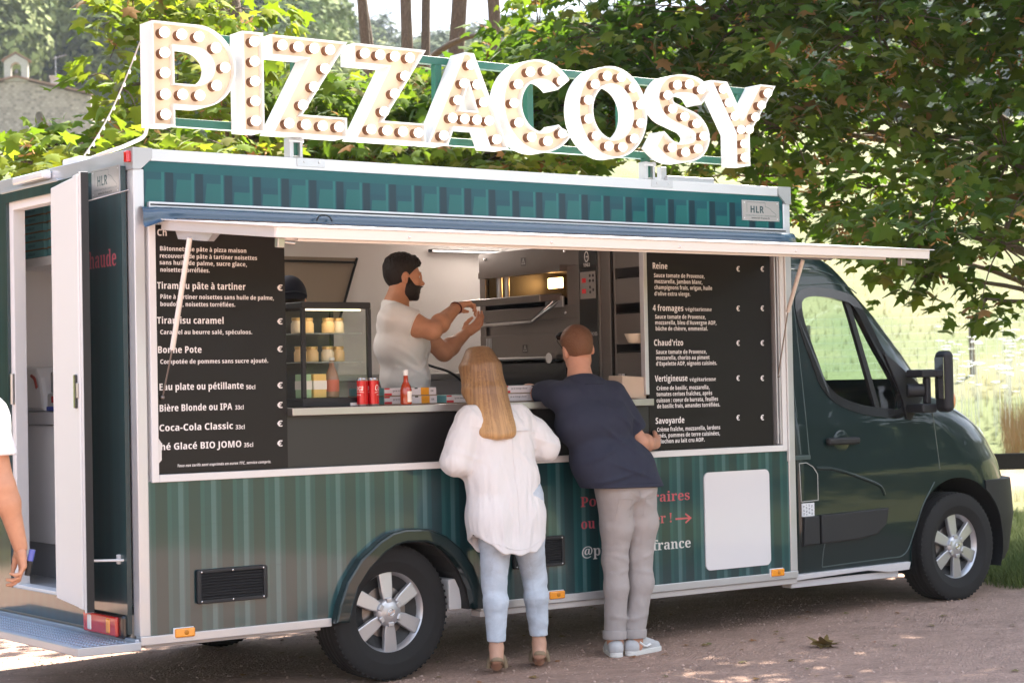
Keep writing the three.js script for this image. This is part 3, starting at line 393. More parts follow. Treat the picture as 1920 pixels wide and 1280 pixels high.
{ // --- aluminium frame of the box
  tp('roof', [bx(0.02, LX - 0.02, HT - 0.03, HT - 0.012, ZW + 0.02, -0.02)], M.whitePaint);
  tp('roof_rail', bx(0.09, LX - 0.1, 2.558, HT, -0.07, 0.002, 0.004), M.alu); tp('roof_rail', bx(0.09, LX - 0.1, 2.50, HT, ZW, ZW + 0.07, 0.004), M.alu);
  tp('roof_rail', bx(-0.002, 0.07, 2.535, HT, ZW + 0.09, -0.09, 0.004), M.alu); tp('roof_rail', bx(LX - 0.07, LX + 0.002, 2.535, HT, ZW + 0.09, -0.09, 0.004), M.alu);
  for (const [xa, s] of [[0, 1], [LX, -1]]) for (const [za, q] of [[0, -1], [ZW, 1]]) {
    const f = [[0, 0], [0.04, 0], [0.1, 0.055], [0.1, 0.102], [0, 0.102]].map(([a, b]) => [xa + s * a - s * 0.004, 2.515 + b]); if (s < 0) f.reverse();
    tp('corner_cap', [ext(f, q < 0 ? -0.012 : za - 0.006, q < 0 ? 0.006 : za + 0.012), bx(xa - s * 0.005, xa + s * 0.01, 2.515, HT + 0.003, za - q * 0.004, za + q * 0.09)], std([0.44, 0.44, 0.45], 0.5, 0.7, { roughnessMap: scuff }));
    tp('corner_post', bx(xa, xa + s * 0.055, HB + 0.04, 2.517, za, za + q * 0.07, 0.006), M.alu);
  }
  tp('hatch_rail', [bx(0.069, 4.214, 2.336, 2.364, -0.006, 0.022, 0.003)], M.alu); tp('hatch_rail_groove', bx(0.075, 4.208, 2.346, 2.354, 0.01, 0.0235), M.black);
  tp('skirt_rail', bx(0.0, 1.035, HB, 0.332, -0.05, 0.004, 0.004), M.alu); tp('skirt_rail', bx(1.945, LX, HB, 0.332, -0.05, 0.004, 0.004), M.alu);
  tp('chassis_rail', [bx(1.95, 4.27, 0.255, 0.288, -0.10, -0.012, 0.004), bx(0.05, 1.0, 0.27, 0.289, -0.5, -0.05)], met(std([0.55, 0.52, 0.51], 0.5, 0.3)));
  tp('underbody', [bx(0.02, 1.0, 0.30, 0.46, ZW + 0.05, -0.055), bx(1.0, 2.0, 0.36, 0.46, ZW + 0.55, -0.56), bx(2.0, LX, 0.30, 0.46, ZW + 0.05, -0.055), bx(0.3, 5.4, 0.28, 0.36, ZW + 0.75, ZW + 0.83), bx(0.3, 5.4, 0.28, 0.36, -0.83, -0.75)], M.dark);
  tp('floor', [bx(0.03, LX - 0.03, 0.462, FLOOR, ZW + 0.03, -0.56), bx(0.03, 1.0, 0.462, FLOOR, -0.559, -0.032), bx(2.0, LX - 0.03, 0.462, FLOOR, -0.559, -0.032)], met(std([0.42, 0.42, 0.43], 0.5, 0.2, { roughnessMap: scuff })));
  tp('far_wall', bx(0.04, LX - 0.04, HB + 0.02, 2.55, ZW + 0.005, ZW + 0.045), M.wallIn);
  tp('front_wall', bx(LX - 0.045, LX - 0.006, HB + 0.02, 2.55, ZW + 0.06, -0.06), M.wallIn);
  tp('ceiling', bx(0.05, LX - 0.05, 2.50, 2.53, ZW + 0.045, -0.06), M.wallIn);
  // inside faces behind the side panels
  tp('inner_wall', [bx(0.06, 0.96, HB + 0.05, 1.06, -0.06, -0.032), bx(2.0, LX - 0.05, HB + 0.05, 1.06, -0.06, -0.032), bx(0.06, LX - 0.05, 2.27, 2.498, -0.06, -0.032)], M.wallIn);
}
{ // --- hatch surround and the boards in it
  tp('hatch_frame', [bx(0.071, 0.107, 1.046, 2.33, -0.04, 0.006, 0.003), bx(4.163, 4.199, 1.046, 2.33, -0.04, 0.006, 0.003), bx(0.1072, 4.1628, 1.046, 1.081, -0.04, 0.006, 0.003), bx(0.1072, 4.1628, 2.262, 2.33, -0.04, 0.004, 0.003)], M.whitePaint);
  tp('hatch_guide', [bx(4.126, 4.136, 1.09, 2.25, -0.05, 0.0, 0.002), bx(4.146, 4.156, 1.09, 2.25, -0.05, 0.004, 0.002)], M.alu); tp('hatch_guide_back', bx(4.112, 4.163, 1.083, 2.26, -0.06, -0.045), met(std([0.30, 0.25, 0.22], 0.5, 0.3)));
  tp('hatch_trim', bx(4.2015, 4.211, 0.985, 2.33, -0.005, 0.014, 0.002), M.whitePaint);
  const board = (name, x0, x1, y0, y1, lines, z) => {
    const P = 1000, t = print(x1 - x0, y1 - y0, P, (x, w, h) => { x.fillStyle = '#1f1b1b'; x.fillRect(0, 0, w, h); const n = (v) => v; for (const [s, a, b, lw, k] of lines) text(x, s, (a - x0) * P, (y1 - b) * P, [32, 50, 20, 46, 30][k] * (name === 'menu_board' && x0 > 1 ? 0.98 : 0.9), { w: n(lw) * P, fam: k === 4 ? 'serif' : 'sans-serif', font: k === 2 ? 'italic bold' : k === 0 ? '600' : 'bold', color: '#f4efee' }); });
    const b = tp(name, bx(x0, x1, y0, y1, z - 0.022, z - 0.002, 0.002), M.blackGloss); obj('menu_print', plane(x0 + 0.001, x1 - 0.001, y0 + 0.001, y1 - 0.001, z), phys([1, 1, 1], 0.38, 0, { map: t, clearcoat: 0.12, clearcoatRoughness: 0.25, specularIntensity: 0.45 }), b); return b;
  };
  board('menu_board', 0.1075, 0.815, 1.082, 2.26, MENU_L, -0.02); board('menu_board', 3.150, 4.112, 1.082, 2.26, MENU_R, -0.02);
  tp('menu_post', bx(3.122, 3.149, 1.40, 2.262, -0.05, -0.012, 0.003), M.alu);
  tp('counter_front_panel', bx(0.8155, 3.1495, 1.082, 1.338, -0.042, -0.024, 0.002), phys([0.014, 0.012, 0.012], 0.42, 0, { clearcoat: 0.3, clearcoatRoughness: 0.3 }));
  tp('counter_shelf', [bx(0.818, 3.148, 1.339, 1.378, -0.42, 0.028, 0.004)], M.steel);
  // gas-strut brackets low in the frame
  for (const x of [0.1085, 4.10]) tp('strut_bracket', ext([[0, 0], [0.02, 0.02], [0.02, 0.10], [0, 0.13]].map(([a, b]) => [x < 1 ? x + a : x + 0.06 - a, 1.13 + b]), -0.018, -0.010), M.whitePaint);
}
{ // --- lift-up hatch flap, gas struts, weather strip over the hinge
  const A = V(0, 2.262, 0.03), B = V(0, 2.148, 1.12), dir = B.clone().sub(A).normalize(), ang = Math.atan2(A.y - B.y, B.z - A.z), len = A.distanceTo(B);
  const place = (g) => g.rotateX(ang).translate(0, A.y, A.z), x0 = 0.125, x1 = 4.225;
  tp('hatch_flap', [place(bx(x0 + 0.03, x1 - 0.03, -0.006, 0.016, 0.02, len - 0.02)), place(bx(x0 - 0.02, x1 + 0.03, 0.016, 0.021, 0, len + 0.006))], M.whitePaint);
  tp('flap_edge', place(bx(x0, x1, -0.032, 0.0155, len - 0.02, len, 0.003)), met(std([0.72, 0.68, 0.65], 0.5, 0.1)));
  for (const x of [x0, x1 - 0.03]) tp('flap_edge', place(bx(x, x + 0.03, -0.032, 0.0155, 0.0, len - 0.0205, 0.003)), met(std([0.60, 0.58, 0.57], 0.45, 0.3)));
  tp('flap_inner_frame', [place(bx(x0 + 0.12, x1 - 0.32, -0.045, -0.0325, len - 0.06, len - 0.022, 0.003)), place(bx(x0 + 0.12, x1 - 0.32, -0.044, -0.007, len - 0.15, len - 0.12, 0.003))], met(std([0.70, 0.66, 0.63], 0.5, 0.1)));
  tp('flap_side_channel', place(ext([[0.05, -0.07], [0.34, -0.07], [0.40, -0.033], [0.02, -0.033]].map(([a, b]) => [a + 0.05, b]), 0, 0.035).rotateY(-Math.PI / 2).translate(x0 + 0.075, 0, 0)), M.alu);
  tp('flap_side_channel', place(ext([[0.05, -0.07], [0.34, -0.07], [0.40, -0.033], [0.02, -0.033]].map(([a, b]) => [a + 0.05, b]), 0, 0.035).rotateY(-Math.PI / 2).translate(x1 - 0.04, 0, 0)), M.alu);
  for (const x of [x0 + 0.02, x1 - 0.2]) tp('flap_latch', [place(bx(x, x + 0.035, -0.075, -0.033, len - 0.05, len - 0.02, 0.004)), place(cyl([x + 0.03, -0.05, len - 0.035], [x + 0.09, -0.055, len - 0.035], 0.008))], M.steel);
  for (const x of [0.8, 1.6, 2.4, 3.2]) tp('flap_bolt', place(ball(x, -0.012, len + 0.001, 0.006)), M.chrome);
  for (const [x, T, Md, Bt] of [[0.135, [2.175, 0.300], [1.667, 0.105], [1.444, -0.004]], [4.145, [2.165, 0.222], [1.867, 0.088], [1.491, -0.004]]]) {
    tp('gas_strut', [cyl([x, T[0], T[1]], [x, Md[0], Md[1]], 0.0125)], met(std([0.78, 0.72, 0.68], 0.4, 0.1))); tp('strut_rod', [cyl([x, Md[0], Md[1]], [x, Bt[0], Bt[1]], 0.004), ball(x, Bt[0], Bt[1], 0.011)], M.steelDark);
  }
  // curved weather strip
  const prof = [[2.342, 0.004], [2.336, 0.05], [2.322, 0.075], [2.305, 0.082], [2.292, 0.075], [2.284, 0.085], [2.278, 0.12]], pos = [], idx = [], nx = 60;
  for (let i = 0; i <= nx; i++) { const t = i / nx, x = mix(0.03, 4.275, t), e = Math.min(1, Math.min(t, 1 - t) * 26), dr = (1 - e) * (1 - e); prof.forEach(([y, z], k) => pos.push(x, y - dr * 0.012 * k / 6 * (1 + k * 0.4) + 0.0015 * Math.sin(x * 3 + k), Math.max(0.003, z * (1 - dr * 0.55) + 0.003 * Math.sin(x * 5)))); }
  const n = prof.length; for (let i = 0; i < nx; i++) for (let k = 0; k < n - 1; k++) { const a = i * n + k, b = a + n; idx.push(a, a + 1, b, b, a + 1, b + 1); }
  const g = new THREE.BufferGeometry(); g.setAttribute('position', new THREE.Float32BufferAttribute(pos, 3)); g.setIndex(idx); g.computeVertexNormals();
  tp('weather_strip', g, phys([0.038, 0.072, 0.115], 0.22, 0, { side: THREE.DoubleSide, clearcoat: 0.6 }));
  tp('flap_hook', tube([[0.93, 2.295, 0.10], [0.945, 2.318, 0.10], [0.975, 2.325, 0.10], [1.005, 2.316, 0.10], [1.02, 2.295, 0.10]], 0.004), M.black);
}
{ // --- rear wall (x = 0), door opening, leaf folded back, step
  const tex = print(2.1, 2.2, 300, (x, w, h) => { x.fillStyle = '#0d3033'; x.fillRect(0, 0, w, h); const R = rng(9); for (let k = 0; k < 40; k++) { x.fillStyle = k % 2 ? '#0b2a2e' : '#0f3539'; x.fillRect(k / 40 * w, 0, w / 80, h); } void R;
    text(x, 'à emporter chaude', w - 0.13 * 300, 0.47 * 300, 33, { fam: 'serif', color: '#c4515e', align: 'right', w: 0.95 * 300 }); });
  const wall = [[-2.05, 0.34], [-0.07, 0.34], [-0.07, 2.535], [-2.05, 2.535]], hole = [[-1.475, 0.462], [-0.885, 0.462], [-0.885, 2.48], [-1.475, 2.48]];
  const g = ext(wall, 0.006, 0.03, { holes: [hole] }); planarUV(g, -2.1, 0, 0.34, 2.54); tp('rear_wall', g.rotateY(-Math.PI / 2), vinyl(tex));
  tp('inner_rear_wall', [bx(0.034, 0.05, HB + 0.1, 2.5, -0.86, -0.06), bx(0.034, 0.05, HB + 0.1, 2.5, ZW + 0.05, -1.5)], M.wallIn);
  tp('door_frame', [bx(-0.012, 0.055, 0.462, 2.53, -1.512, -1.425, 0.004), bx(-0.012, 0.055, 0.462, 2.53, -0.935, -0.885, 0.004), bx(-0.012, 0.055, 2.44, 2.53, -1.4245, -0.9355, 0.004), bx(-0.018, 0.055, 0.43, 0.478, -1.512, -0.885, 0.004)], M.whitePaint);
  tp('door_drip_rail', bx(-0.035, 0.002, 2.532, 2.545, -1.53, -0.80, 0.003), M.alu);
  tp('rear_bumper_panel', bx(-0.012, 0.02, HB, 0.43, ZW + 0.08, -0.072, 0.004), met(phys([0.34, 0.29, 0.24], 0.3, 0.3, { clearcoat: 0.5 })));
  const leaf = group('door_leaf', truck); leaf.position.set(-0.02, 0, -0.825); leaf.rotation.y = -0.205;
  obj('door_panel', bx(-0.035, 0.0, 0.455, 2.50, 0.0, 0.66, 0.006), M.whitePaint, leaf);
  obj('door_edge_strip', [bx(-0.038, 0.004, 0.445, 2.51, 0.6605, 0.672, 0.002), bx(-0.048, -0.0355, 0.46, 2.50, 0.57, 0.659, 0.004)], M.whitePaint, leaf); obj('door_gasket', bx(-0.030, 0.0045, 0.447, 2.508, 0.6725, 0.677), M.black, leaf);
  obj('lock', [bx(-0.062, -0.0485, 1.40, 1.56, 0.585, 0.625, 0.006)], M.blackGloss, leaf); obj('latch', bx(-0.060, -0.0485, 1.45, 1.52, 0.636, 0.652, 0.003), M.steel, leaf);
  tp('door_hinge', [cyl([-0.022, 1.42, -1.44], [-0.022, 1.58, -1.44], 0.012)], M.steel);
  tp('door_hold_open_bar', [cyl([-0.155, 0.685, -0.20], [-0.02, 0.685, -0.10], 0.006), bx(-0.045, -0.012, 0.665, 0.71, -0.155, -0.135, 0.004)], M.whitePaint);
  tp('door_stay_cable', cyl([-0.16, 2.37, -0.20], [-0.005, 2.42, -0.04], 0.003), M.steel);
  tp('roof_lamp', [bx(-0.055, -0.003, 2.56, 2.60, -1.33, -0.93, 0.012)], phys([0.8, 0.8, 0.8], 0.2, 0, { clearcoat: 1 }));
  tp('marker_lamp', bx(-0.026, 0.0, 2.548, 2.602, -0.05, -0.012, 0.006), M.red);
  // tail lamp
  const tl = tp('tail_lamp', bx(-0.05, -0.012, 0.315, 0.43, -0.50, -0.085, 0.028), M.blackGloss);
  obj('red_lens', bx(-0.066, -0.045, 0.325, 0.42, -0.495, -0.125, 0.024), M.red, tl); obj('amber_lens', bx(-0.069, -0.047, 0.335, 0.41, -0.235, -0.185, 0.010), M.amber, tl); obj('white_lens', bx(-0.069, -0.047, 0.335, 0.412, -0.445, -0.395, 0.010), phys([0.8, 0.78, 0.76], 0.2, 0, { clearcoat: 1 }), tl);
  // grating step
  const st = group('rear_step', truck), gal = met(std([0.50, 0.55, 0.62], 0.45, 0.7, { roughnessMap: scuff }));
  obj('step_frame', [bx(-0.33, -0.305, 0.275, 0.315, -1.95, 0.02, 0.006), bx(-0.035, -0.014, 0.275, 0.325, -1.95, 0.02, 0.004), bx(-0.33, -0.014, 0.275, 0.315, 0.0205, 0.04, 0.004)], gal, st);
  const slats = []; for (let k = 0; k < 6; k++) { const x = -0.292 + k * 0.043; slats.push(bx(x, x + 0.026, 0.294, 0.306, -1.95, 0.02)); const s = obj('grating_bar', slats[k], gal, st); const teeth = []; for (let j = 0; j < 62; j++) { const z = -1.93 + j * 0.031 + (k % 2) * 0.015; teeth.push(clean(new THREE.ConeGeometry(0.009, 0.010, 4)).translate(x + 0.013, 0.311, z)); } obj('grip_teeth', teeth, gal, st).userData.kind = 'stuff'; void s; }
  for (const z of [-0.95, -1.8]) obj('step_bracket', bx(-0.25, 0.1, 0.25, 0.274, z, z + 0.05), M.dark, st);
}
{ // --- small fittings on the side
  const vent = (x0, x1, y0, y1, louvres) => { const v = group('vent_grille', truck); obj('vent_frame', ext(rrect(x0, x1, y0, y1, 0.012), -0.006, 0.014, { bevel: 0.004, holes: [rrect(x0 + 0.022, x1 - 0.022, y0 + 0.018, y1 - 0.018, 0.005).reverse()] }), M.plastic, v); obj('vent_back', plane(x0 + 0.02, x1 - 0.02, y0 + 0.016, y1 - 0.016, -0.003), M.black, v); for (let k = 0; k < louvres; k++) { const y = y0 + 0.026 + (y1 - y0 - 0.052) * k / (louvres - 1); obj('louvre', bx(x0 + 0.021, x1 - 0.021, -0.0022, 0.0022, -0.007, 0.007).rotateX(0.7).translate(0, y, 0.004), M.plastic, v); } for (const [a, b] of [[0.06, 0.07], [0.5, 0.07], [0.94, 0.07], [0.06, 0.93], [0.5, 0.93], [0.94, 0.93]]) obj('screw', ball(mix(x0, x1, a), mix(y0, y1, b), 0.014, 0.005, 1, 1, 0.5, 8), M.chrome, v); };
  vent(0.293, 0.672, 0.46, 0.622, 9); vent(2.158, 2.506, 0.49, 0.652, 9);
  for (const x of [0.226, 2.447, 4.093]) { const m = tp('side_marker_lamp', bx(x - 0.052, x + 0.052, 0.312, 0.356, -0.004, 0.016, 0.008), M.amber); obj('marker_base', bx(x - 0.058, x + 0.05, 0.308, 0.359, -0.005, 0.006, 0.004), std([0.8, 0.8, 0.82], 0.4), m); obj('reflector', ball(x + 0.005, 0.335, 0.016, 0.012, 1, 1, 0.3, 10), std([0.55, 0.2, 0.01], 0.3), m); }
  const qr = tp('white_sign_panel', ext(rrect(3.533, 4.046, 0.384, 0.945, 0.035, 8), -0.005, 0.003), phys([0.74, 0.72, 0.74], 0.35, 0, { clearcoat: 0.6 })); void qr;
}
{ // --- driver's cab: horizontal slices lofted from sill to roof, shelled, then cut for glass and wheels
  const tab = (T, y) => { for (let i = 1; i < T.length; i++) if (y <= T[i][0]) { const [a, p] = T[i - 1], [b, q] = T[i]; return mix(p, q, (y - a) / (b - a)); } return T[T.length - 1][1]; };
  const XF = [[0.18, 6.40], [0.24, 6.52], [0.32, 6.60], [0.56, 6.66], [0.77, 6.63], [0.92, 6.58], [1.05, 6.50], [1.15, 6.40], [1.22, 6.29], [1.28, 6.16], [1.33, 6.02], [1.365, 5.88], [1.39, 5.84], [1.46, 5.80], [1.61, 5.68], [1.85, 5.46], [2.06, 5.24], [2.17, 5.10], [2.25, 4.95], [2.30, 4.78], [2.328, 4.55], [2.34, 4.36]];
  const IN = [[0.18, 0.06], [0.3, 0.025], [0.55, 0.0], [0.9, 0.0], [1.2, 0.02], [1.5, 0.055], [1.9, 0.11], [2.1, 0.15], [2.2, 0.19], [2.28, 0.26], [2.34, 0.36]];
  const CO = [[0.18, 0.70], [0.9, 0.78], [1.3, 0.85], [1.45, 0.62], [2.0, 0.55], [2.34, 0.28]], EX = [[0.18, 2.7], [1.0, 2.6], [1.4, 2.8], [2.2, 2.5], [2.34, 2.2]];
  const Z0 = -0.04, W2 = (ZW + 0.04 * 0 - 0) / 2, N = 46;
  function loft(sh, ya, yb, xr) {
    const ys = []; for (let i = 0; i <= 90; i++) ys.push(mix(ya, yb, i / 90)); const pos = [], idx = [], half = 14 + N, n = 2 * half;
    for (const y of ys) {
      const yy = clamp(y, 0.18, 2.34), xf = tab(XF, yy) - sh, xs = Math.max(xr + 0.02, tab(XF, yy) - tab(CO, yy)), zi = Z0 - tab(IN, yy) - sh, b = zi - W2, e = 2 / tab(EX, yy), ring = [];
      for (let k = 0; k < 14; k++) ring.push([mix(xr, xs, k / 14), zi]);
      for (let k = 0; k < N; k++) { const t = (k + 0.5) / N * Math.PI / 2; ring.push([xs + (xf - xs) * Math.pow(Math.sin(t), e), W2 + b * Math.pow(Math.cos(t), e)]); }
      const all = [...ring, ...ring.slice().reverse().map(([x, z]) => [x, 2 * W2 - z])]; for (const [x, z] of all) pos.push(x, y, z);
    }
    for (let i = 0; i < ys.length - 1; i++) for (let j = 0; j < n; j++) { const a = i * n + j, b = i * n + (j + 1) % n; idx.push(a, b, a + n, b, b + n, a + n); }
    const cap = (row, flip) => { const c = pos.length / 3, y = ys[row]; pos.push((xr + tab(XF, clamp(y, 0.18, 2.34)) - sh) / 2, y, W2); for (let j = 0; j < n; j++) { const a = row * n + j, b = row * n + (j + 1) % n; flip ? idx.push(c, a, b) : idx.push(c, b, a); } };
    cap(0, false); cap(ys.length - 1, true);
    const g = new THREE.BufferGeometry(); g.setAttribute('position', new THREE.Float32BufferAttribute(pos, 3)); g.setIndex(idx); g.computeVertexNormals();
    g.setAttribute('uv', new THREE.Float32BufferAttribute(new Float32Array(pos.length / 3 * 2), 2));
    return g;
  }
  const ev = new Evaluator(); ev.useGroups = false; ev.attributes = ['position', 'normal', 'uv'];
  const brush = (g) => { const b = new Brush(g.index ? g : (() => { const q = g.clone(); q.setIndex([...Array(q.attributes.position.count).keys()]); return q; })()); b.updateMatrixWorld(); return b; };
  const outer = loft(0, 0.26, 2.34, 4.275), inner = loft(0.05, 0.42, 2.285, 4.30);
  let body = ev.evaluate(brush(outer), brush(inner), SUBTRACTION);
  const win = [[4.50, 1.955], [4.90, 1.955], [4.955, 1.925], [5.10, 1.67], [5.25, 1.42], [5.285, 1.32], [5.27, 1.265], [5.10, 1.268], [4.86, 1.305], [4.70, 1.365], [4.62, 1.44], [4.575, 1.55]].reverse();
  const quad = new THREE.CatmullRomCurve3(win.map(([a, b]) => V(a, b, 0)), true, 'centripetal').getSpacedPoints(72).slice(0, -1).map((v) => [v.x, v.y]);
  body = ev.evaluate(body, brush(ext(quad, ZW - 0.3, 0.3)), SUBTRACTION);
  body = ev.evaluate(body, brush(bx(5.2, 7, 1.46, 2.12, W2 - 0.72, W2 + 0.72)), SUBTRACTION);
  const wx = 5.756, wheelCut = (z0, z1) => brush(clean(new THREE.CylinderGeometry(0.435, 0.435, z1 - z0, 48).rotateX(Math.PI / 2).translate(wx, 0.385, (z0 + z1) / 2)));
  body = ev.evaluate(body, wheelCut(-0.42, 0.3), SUBTRACTION); body = ev.evaluate(body, wheelCut(ZW - 0.3, ZW + 0.42), SUBTRACTION);
  tp('cab_body', clean(body.geometry), M.carGreen);
  const sideZ = (y) => Z0 - tab(IN, y);
  // glass, a thin pane on each side and the windscreen
  const sheet = (poly, off) => { const g = new THREE.ShapeGeometry(shapeOf(poly), 4); const p = g.attributes.position; for (let i = 0; i < p.count; i++) p.setZ(i, sideZ(p.getY(i)) + off); g.computeVertexNormals(); return g; };
  tp('side_window', sheet(quad, -0.025), M.autoGlass); const far = sheet(quad, -0.025); { const p = far.attributes.position; for (let i = 0; i < p.count; i++) p.setZ(i, 2 * W2 - p.getZ(i)); } tp('side_window', far, M.autoGlass);
  { const pos = [], idx = [], a = 12, b = 20; for (let i = 0; i <= a; i++) for (let j = 0; j <= b; j++) { const y = mix(1.45, 2.13, i / a), z = mix(-0.73, 0.73, j / b), xf = tab(XF, y) - 0.03, xs = tab(XF, y) - tab(CO, y), bb = Math.abs(sideZ(y) - W2), e = tab(EX, y); pos.push(xs + (xf - xs) * Math.pow(Math.max(0.05, 1 - Math.pow(Math.abs(z) / bb, e)), 1 / e), y, W2 + z); } for (let i = 0; i < a; i++) for (let j = 0; j < b; j++) { const q = i * (b + 1) + j; idx.push(q, q + 1, q + b + 1, q + 1, q + b + 2, q + b + 1); } const g = new THREE.BufferGeometry(); g.setAttribute('position', new THREE.Float32BufferAttribute(pos, 3)); g.setIndex(idx); g.computeVertexNormals(); tp('windscreen', g, M.autoGlass); }
  // rubber round the side glass
  const bend = (g, off = 0) => { const p = g.attributes.position; for (let i = 0; i < p.count; i++) p.setZ(i, p.getZ(i) + sideZ(p.getY(i)) + off); g.computeVertexNormals(); return g; };
  const fine = (poly, n) => { const out = []; poly.forEach((p, i) => { const q = poly[(i + 1) % poly.length]; for (let k = 0; k < n; k++) out.push([mix(p[0], q[0], k / n), mix(p[1], q[1], k / n)]); }); return out; };
  const ringPoly = fine(quad, 1); tp('window_seal', bend(ext(offset(ringPoly, -0.045), -0.03, 0.006, { holes: [offset(ringPoly, 0.012).reverse()] })), M.blackGloss);
  tp('window_bar', bend(ext(fine([[4.885, 1.955], [4.925, 1.955], [5.085, 1.275], [5.045, 1.275]].reverse(), 6), -0.03, -0.004)), M.black);
  tp('door_mirror_base', bend(ext(fine([[5.16, 1.62], [5.26, 1.56], [5.44, 1.43], [5.50, 1.39], [5.47, 1.34], [5.34, 1.20], [5.30, 1.205], [5.285, 1.32], [5.25, 1.42]].reverse(), 4), -0.01, 0.014)), M.plastic);
  // door mirror on two arms
  const mir = group('door_mirror', truck);
  obj('mirror_housing', [clean(new RoundedBoxGeometry(0.075, 0.385, 0.13, 5, 0.036)).rotateY(-0.2).translate(5.455, 1.438, 0.13)], M.plastic, mir);
  obj('mirror_arm', [bx(5.30, 5.43, 1.465, 1.515, -0.05, 0.09, 0.012), bx(5.30, 5.43, 1.245, 1.30, -0.05, 0.09, 0.012), bx(5.36, 5.40, 1.30, 1.465, 0.03, 0.07, 0.008), cyl([5.29, 1.385, -0.03], [5.37, 1.385, 0.03], 0.042)], M.plastic, mir);
  obj('mirror_indicator', ball(5.475, 1.318, 0.165, 0.045, 0.6, 1.3, 0.6), phys([0.75, 0.33, 0.16], 0.15, 0, { clearcoat: 1 }), mir); obj('mirror_glass', bx(-0.0405, -0.038, 1.33, 1.59, -0.045, 0.045).rotateY(-0.2).translate(5.455, 0, 0.13), M.chrome, mir);
  // door: seams, handle, rubbing strip, fuel flap, sticker
  const seam = (pts, r = 0.0035) => tube(pts.map(([x, y]) => [x, y, sideZ(y) + 0.001]), r, 60, 6);
  const lineM = phys([0.05, 0.08, 0.08], 0.4, 0, { clearcoat: 0.6 });
  tp('door_seam', [seam([[4.43, 1.0], [4.425, 1.4], [4.43, 1.8], [4.445, 2.0], [4.50, 2.045]]), seam([[4.50, 2.045], [4.9, 2.05], [5.0, 2.0]]), seam([[5.555, 1.28], [5.57, 1.05], [5.585, 0.88]]), seam([[5.53, 0.80], [5.42, 0.66], [5.34, 0.5], [5.285, 0.385], [5.24, 0.352], [5.1, 0.345], [4.8, 0.338], [4.53, 0.330]]), seam([[4.53, 0.334], [4.535, 0.42], [4.55, 0.5]])], lineM);
  tp('roof_seam', seam([[4.30, 2.135], [4.7, 2.14], [4.82, 2.11]], 0.004), lineM);
  tp('pillar_seam', [seam([[4.36, 1.02], [4.345, 1.5], [4.33, 2.0]], 0.003), bx(4.30, 4.43, 0.985, 1.012, -0.05, -0.034, 0.004)], lineM);
  tp('fuel_flap', [[4.335, 0.965], [4.345, 0.735], [4.487, 0.738], [4.487, 0.895], [4.45, 0.94], [4.395, 0.967]].map(([x, y], i, A) => { const q = A[(i + 1) % A.length]; return cyl([x, y, -0.037], [q[0], q[1], -0.037], 0.0024, 0.0024, 6); }), std([0.5, 0.5, 0.48], 0.5));
  const st = tp('sticker', bx(4.345, 4.45, 0.645, 0.725, -0.038, -0.034), std([0.8, 0.8, 0.82], 0.5)); obj('sticker_print', plane(4.347, 4.448, 0.647, 0.723, -0.0325), std([1, 1, 1], 0.5, 0, { map: print(0.101, 0.076, 1500, (x, w, h) => { x.fillStyle = '#d8dade'; x.fillRect(0, 0, w, h); x.fillStyle = '#555b66'; for (let i = 0; i < 4; i++) for (let j = 0; j < 9; j++) if ((i * 7 + j * 5) % 3) x.fillRect(12 + i * 34, 8 + j * 11, 12 + (j * 5) % 9, 6); }) }), st);
  tp('rubbing_strip', ext([[4.345, 0.47], [4.48, 0.475], [4.48, 0.645], [4.352, 0.645]], -0.045, -0.018, { bevel: 0.008 }), M.plastic);
  tp('rubbing_strip', ext([[4.495, 0.475], [4.80, 0.482], [4.98, 0.505], [5.06, 0.56], [5.09, 0.66], [4.495, 0.648]], -0.045, -0.018, { bevel: 0.008 }), M.plastic);
  const dh = tp('door_handle', [bx(4.575, 4.845, 1.065, 1.11, -0.055, -0.012, 0.016)], M.plastic); obj('handle_recess', ball(4.71, 1.085, -0.052, 0.07, 1, 1, 0.12), M.carGreen, dh);
  tp('door_crease', tube([[4.48, 0.93], [4.62, 0.92], [4.85, 0.86], [5.04, 0.79], [5.07, 0.74]].map(([x, y]) => [x, y, -0.043]), 0.012, 30, 8), M.carGreen);
  // sill, arch lining, bumper
  tp('sill_trim', [ext([[LX, 0.268], [4.9, 0.285], [5.10, 0.26], [5.27, 0.265], [5.285, 0.312], [5.0, 0.31], [LX, 0.302]].reverse().reverse(), -0.09, -0.03, { bevel: 0.004 }), bx(LX, 5.20, 0.222, 0.262, -0.14, -0.06, 0.004)], met(std([0.62, 0.60, 0.62], 0.5, 0.2)));
  const lip = (z0, z1) => { const o = arcPts(wx, 0.385, 0.472, 0.472, -8, 150, 30), i = arcPts(wx, 0.385, 0.434, 0.434, 150, -8, 30); return ext([...o, ...i].reverse(), z0, z1, { bevel: 0.006 }); };
  tp('wheel_arch_lining', [clean(new THREE.CylinderGeometry(0.434, 0.434, 0.40, 40, 1, true, -Math.PI * 0.62, Math.PI * 1.24).rotateX(Math.PI / 2).rotateZ(Math.PI).translate(wx, 0.385, -0.245)), bx(5.3, 6.2, 0.2, 0.85, -0.46, -0.45)], std([0.008, 0.008, 0.008], 0.9, 0, { side: THREE.DoubleSide })); void lip;
  { // black plastic bumper corner: the lower nose of the same loft, 6 mm proud
    const g = loft(-0.008, 0.255, 0.79, 6.02); const cut = ev.evaluate(brush(g), wheelCut(-0.42, 0.3), SUBTRACTION), c2 = ev.evaluate(cut, wheelCut(ZW - 0.3, ZW + 0.42), SUBTRACTION); tp('front_bumper', clean(c2.geometry), M.plastic); }
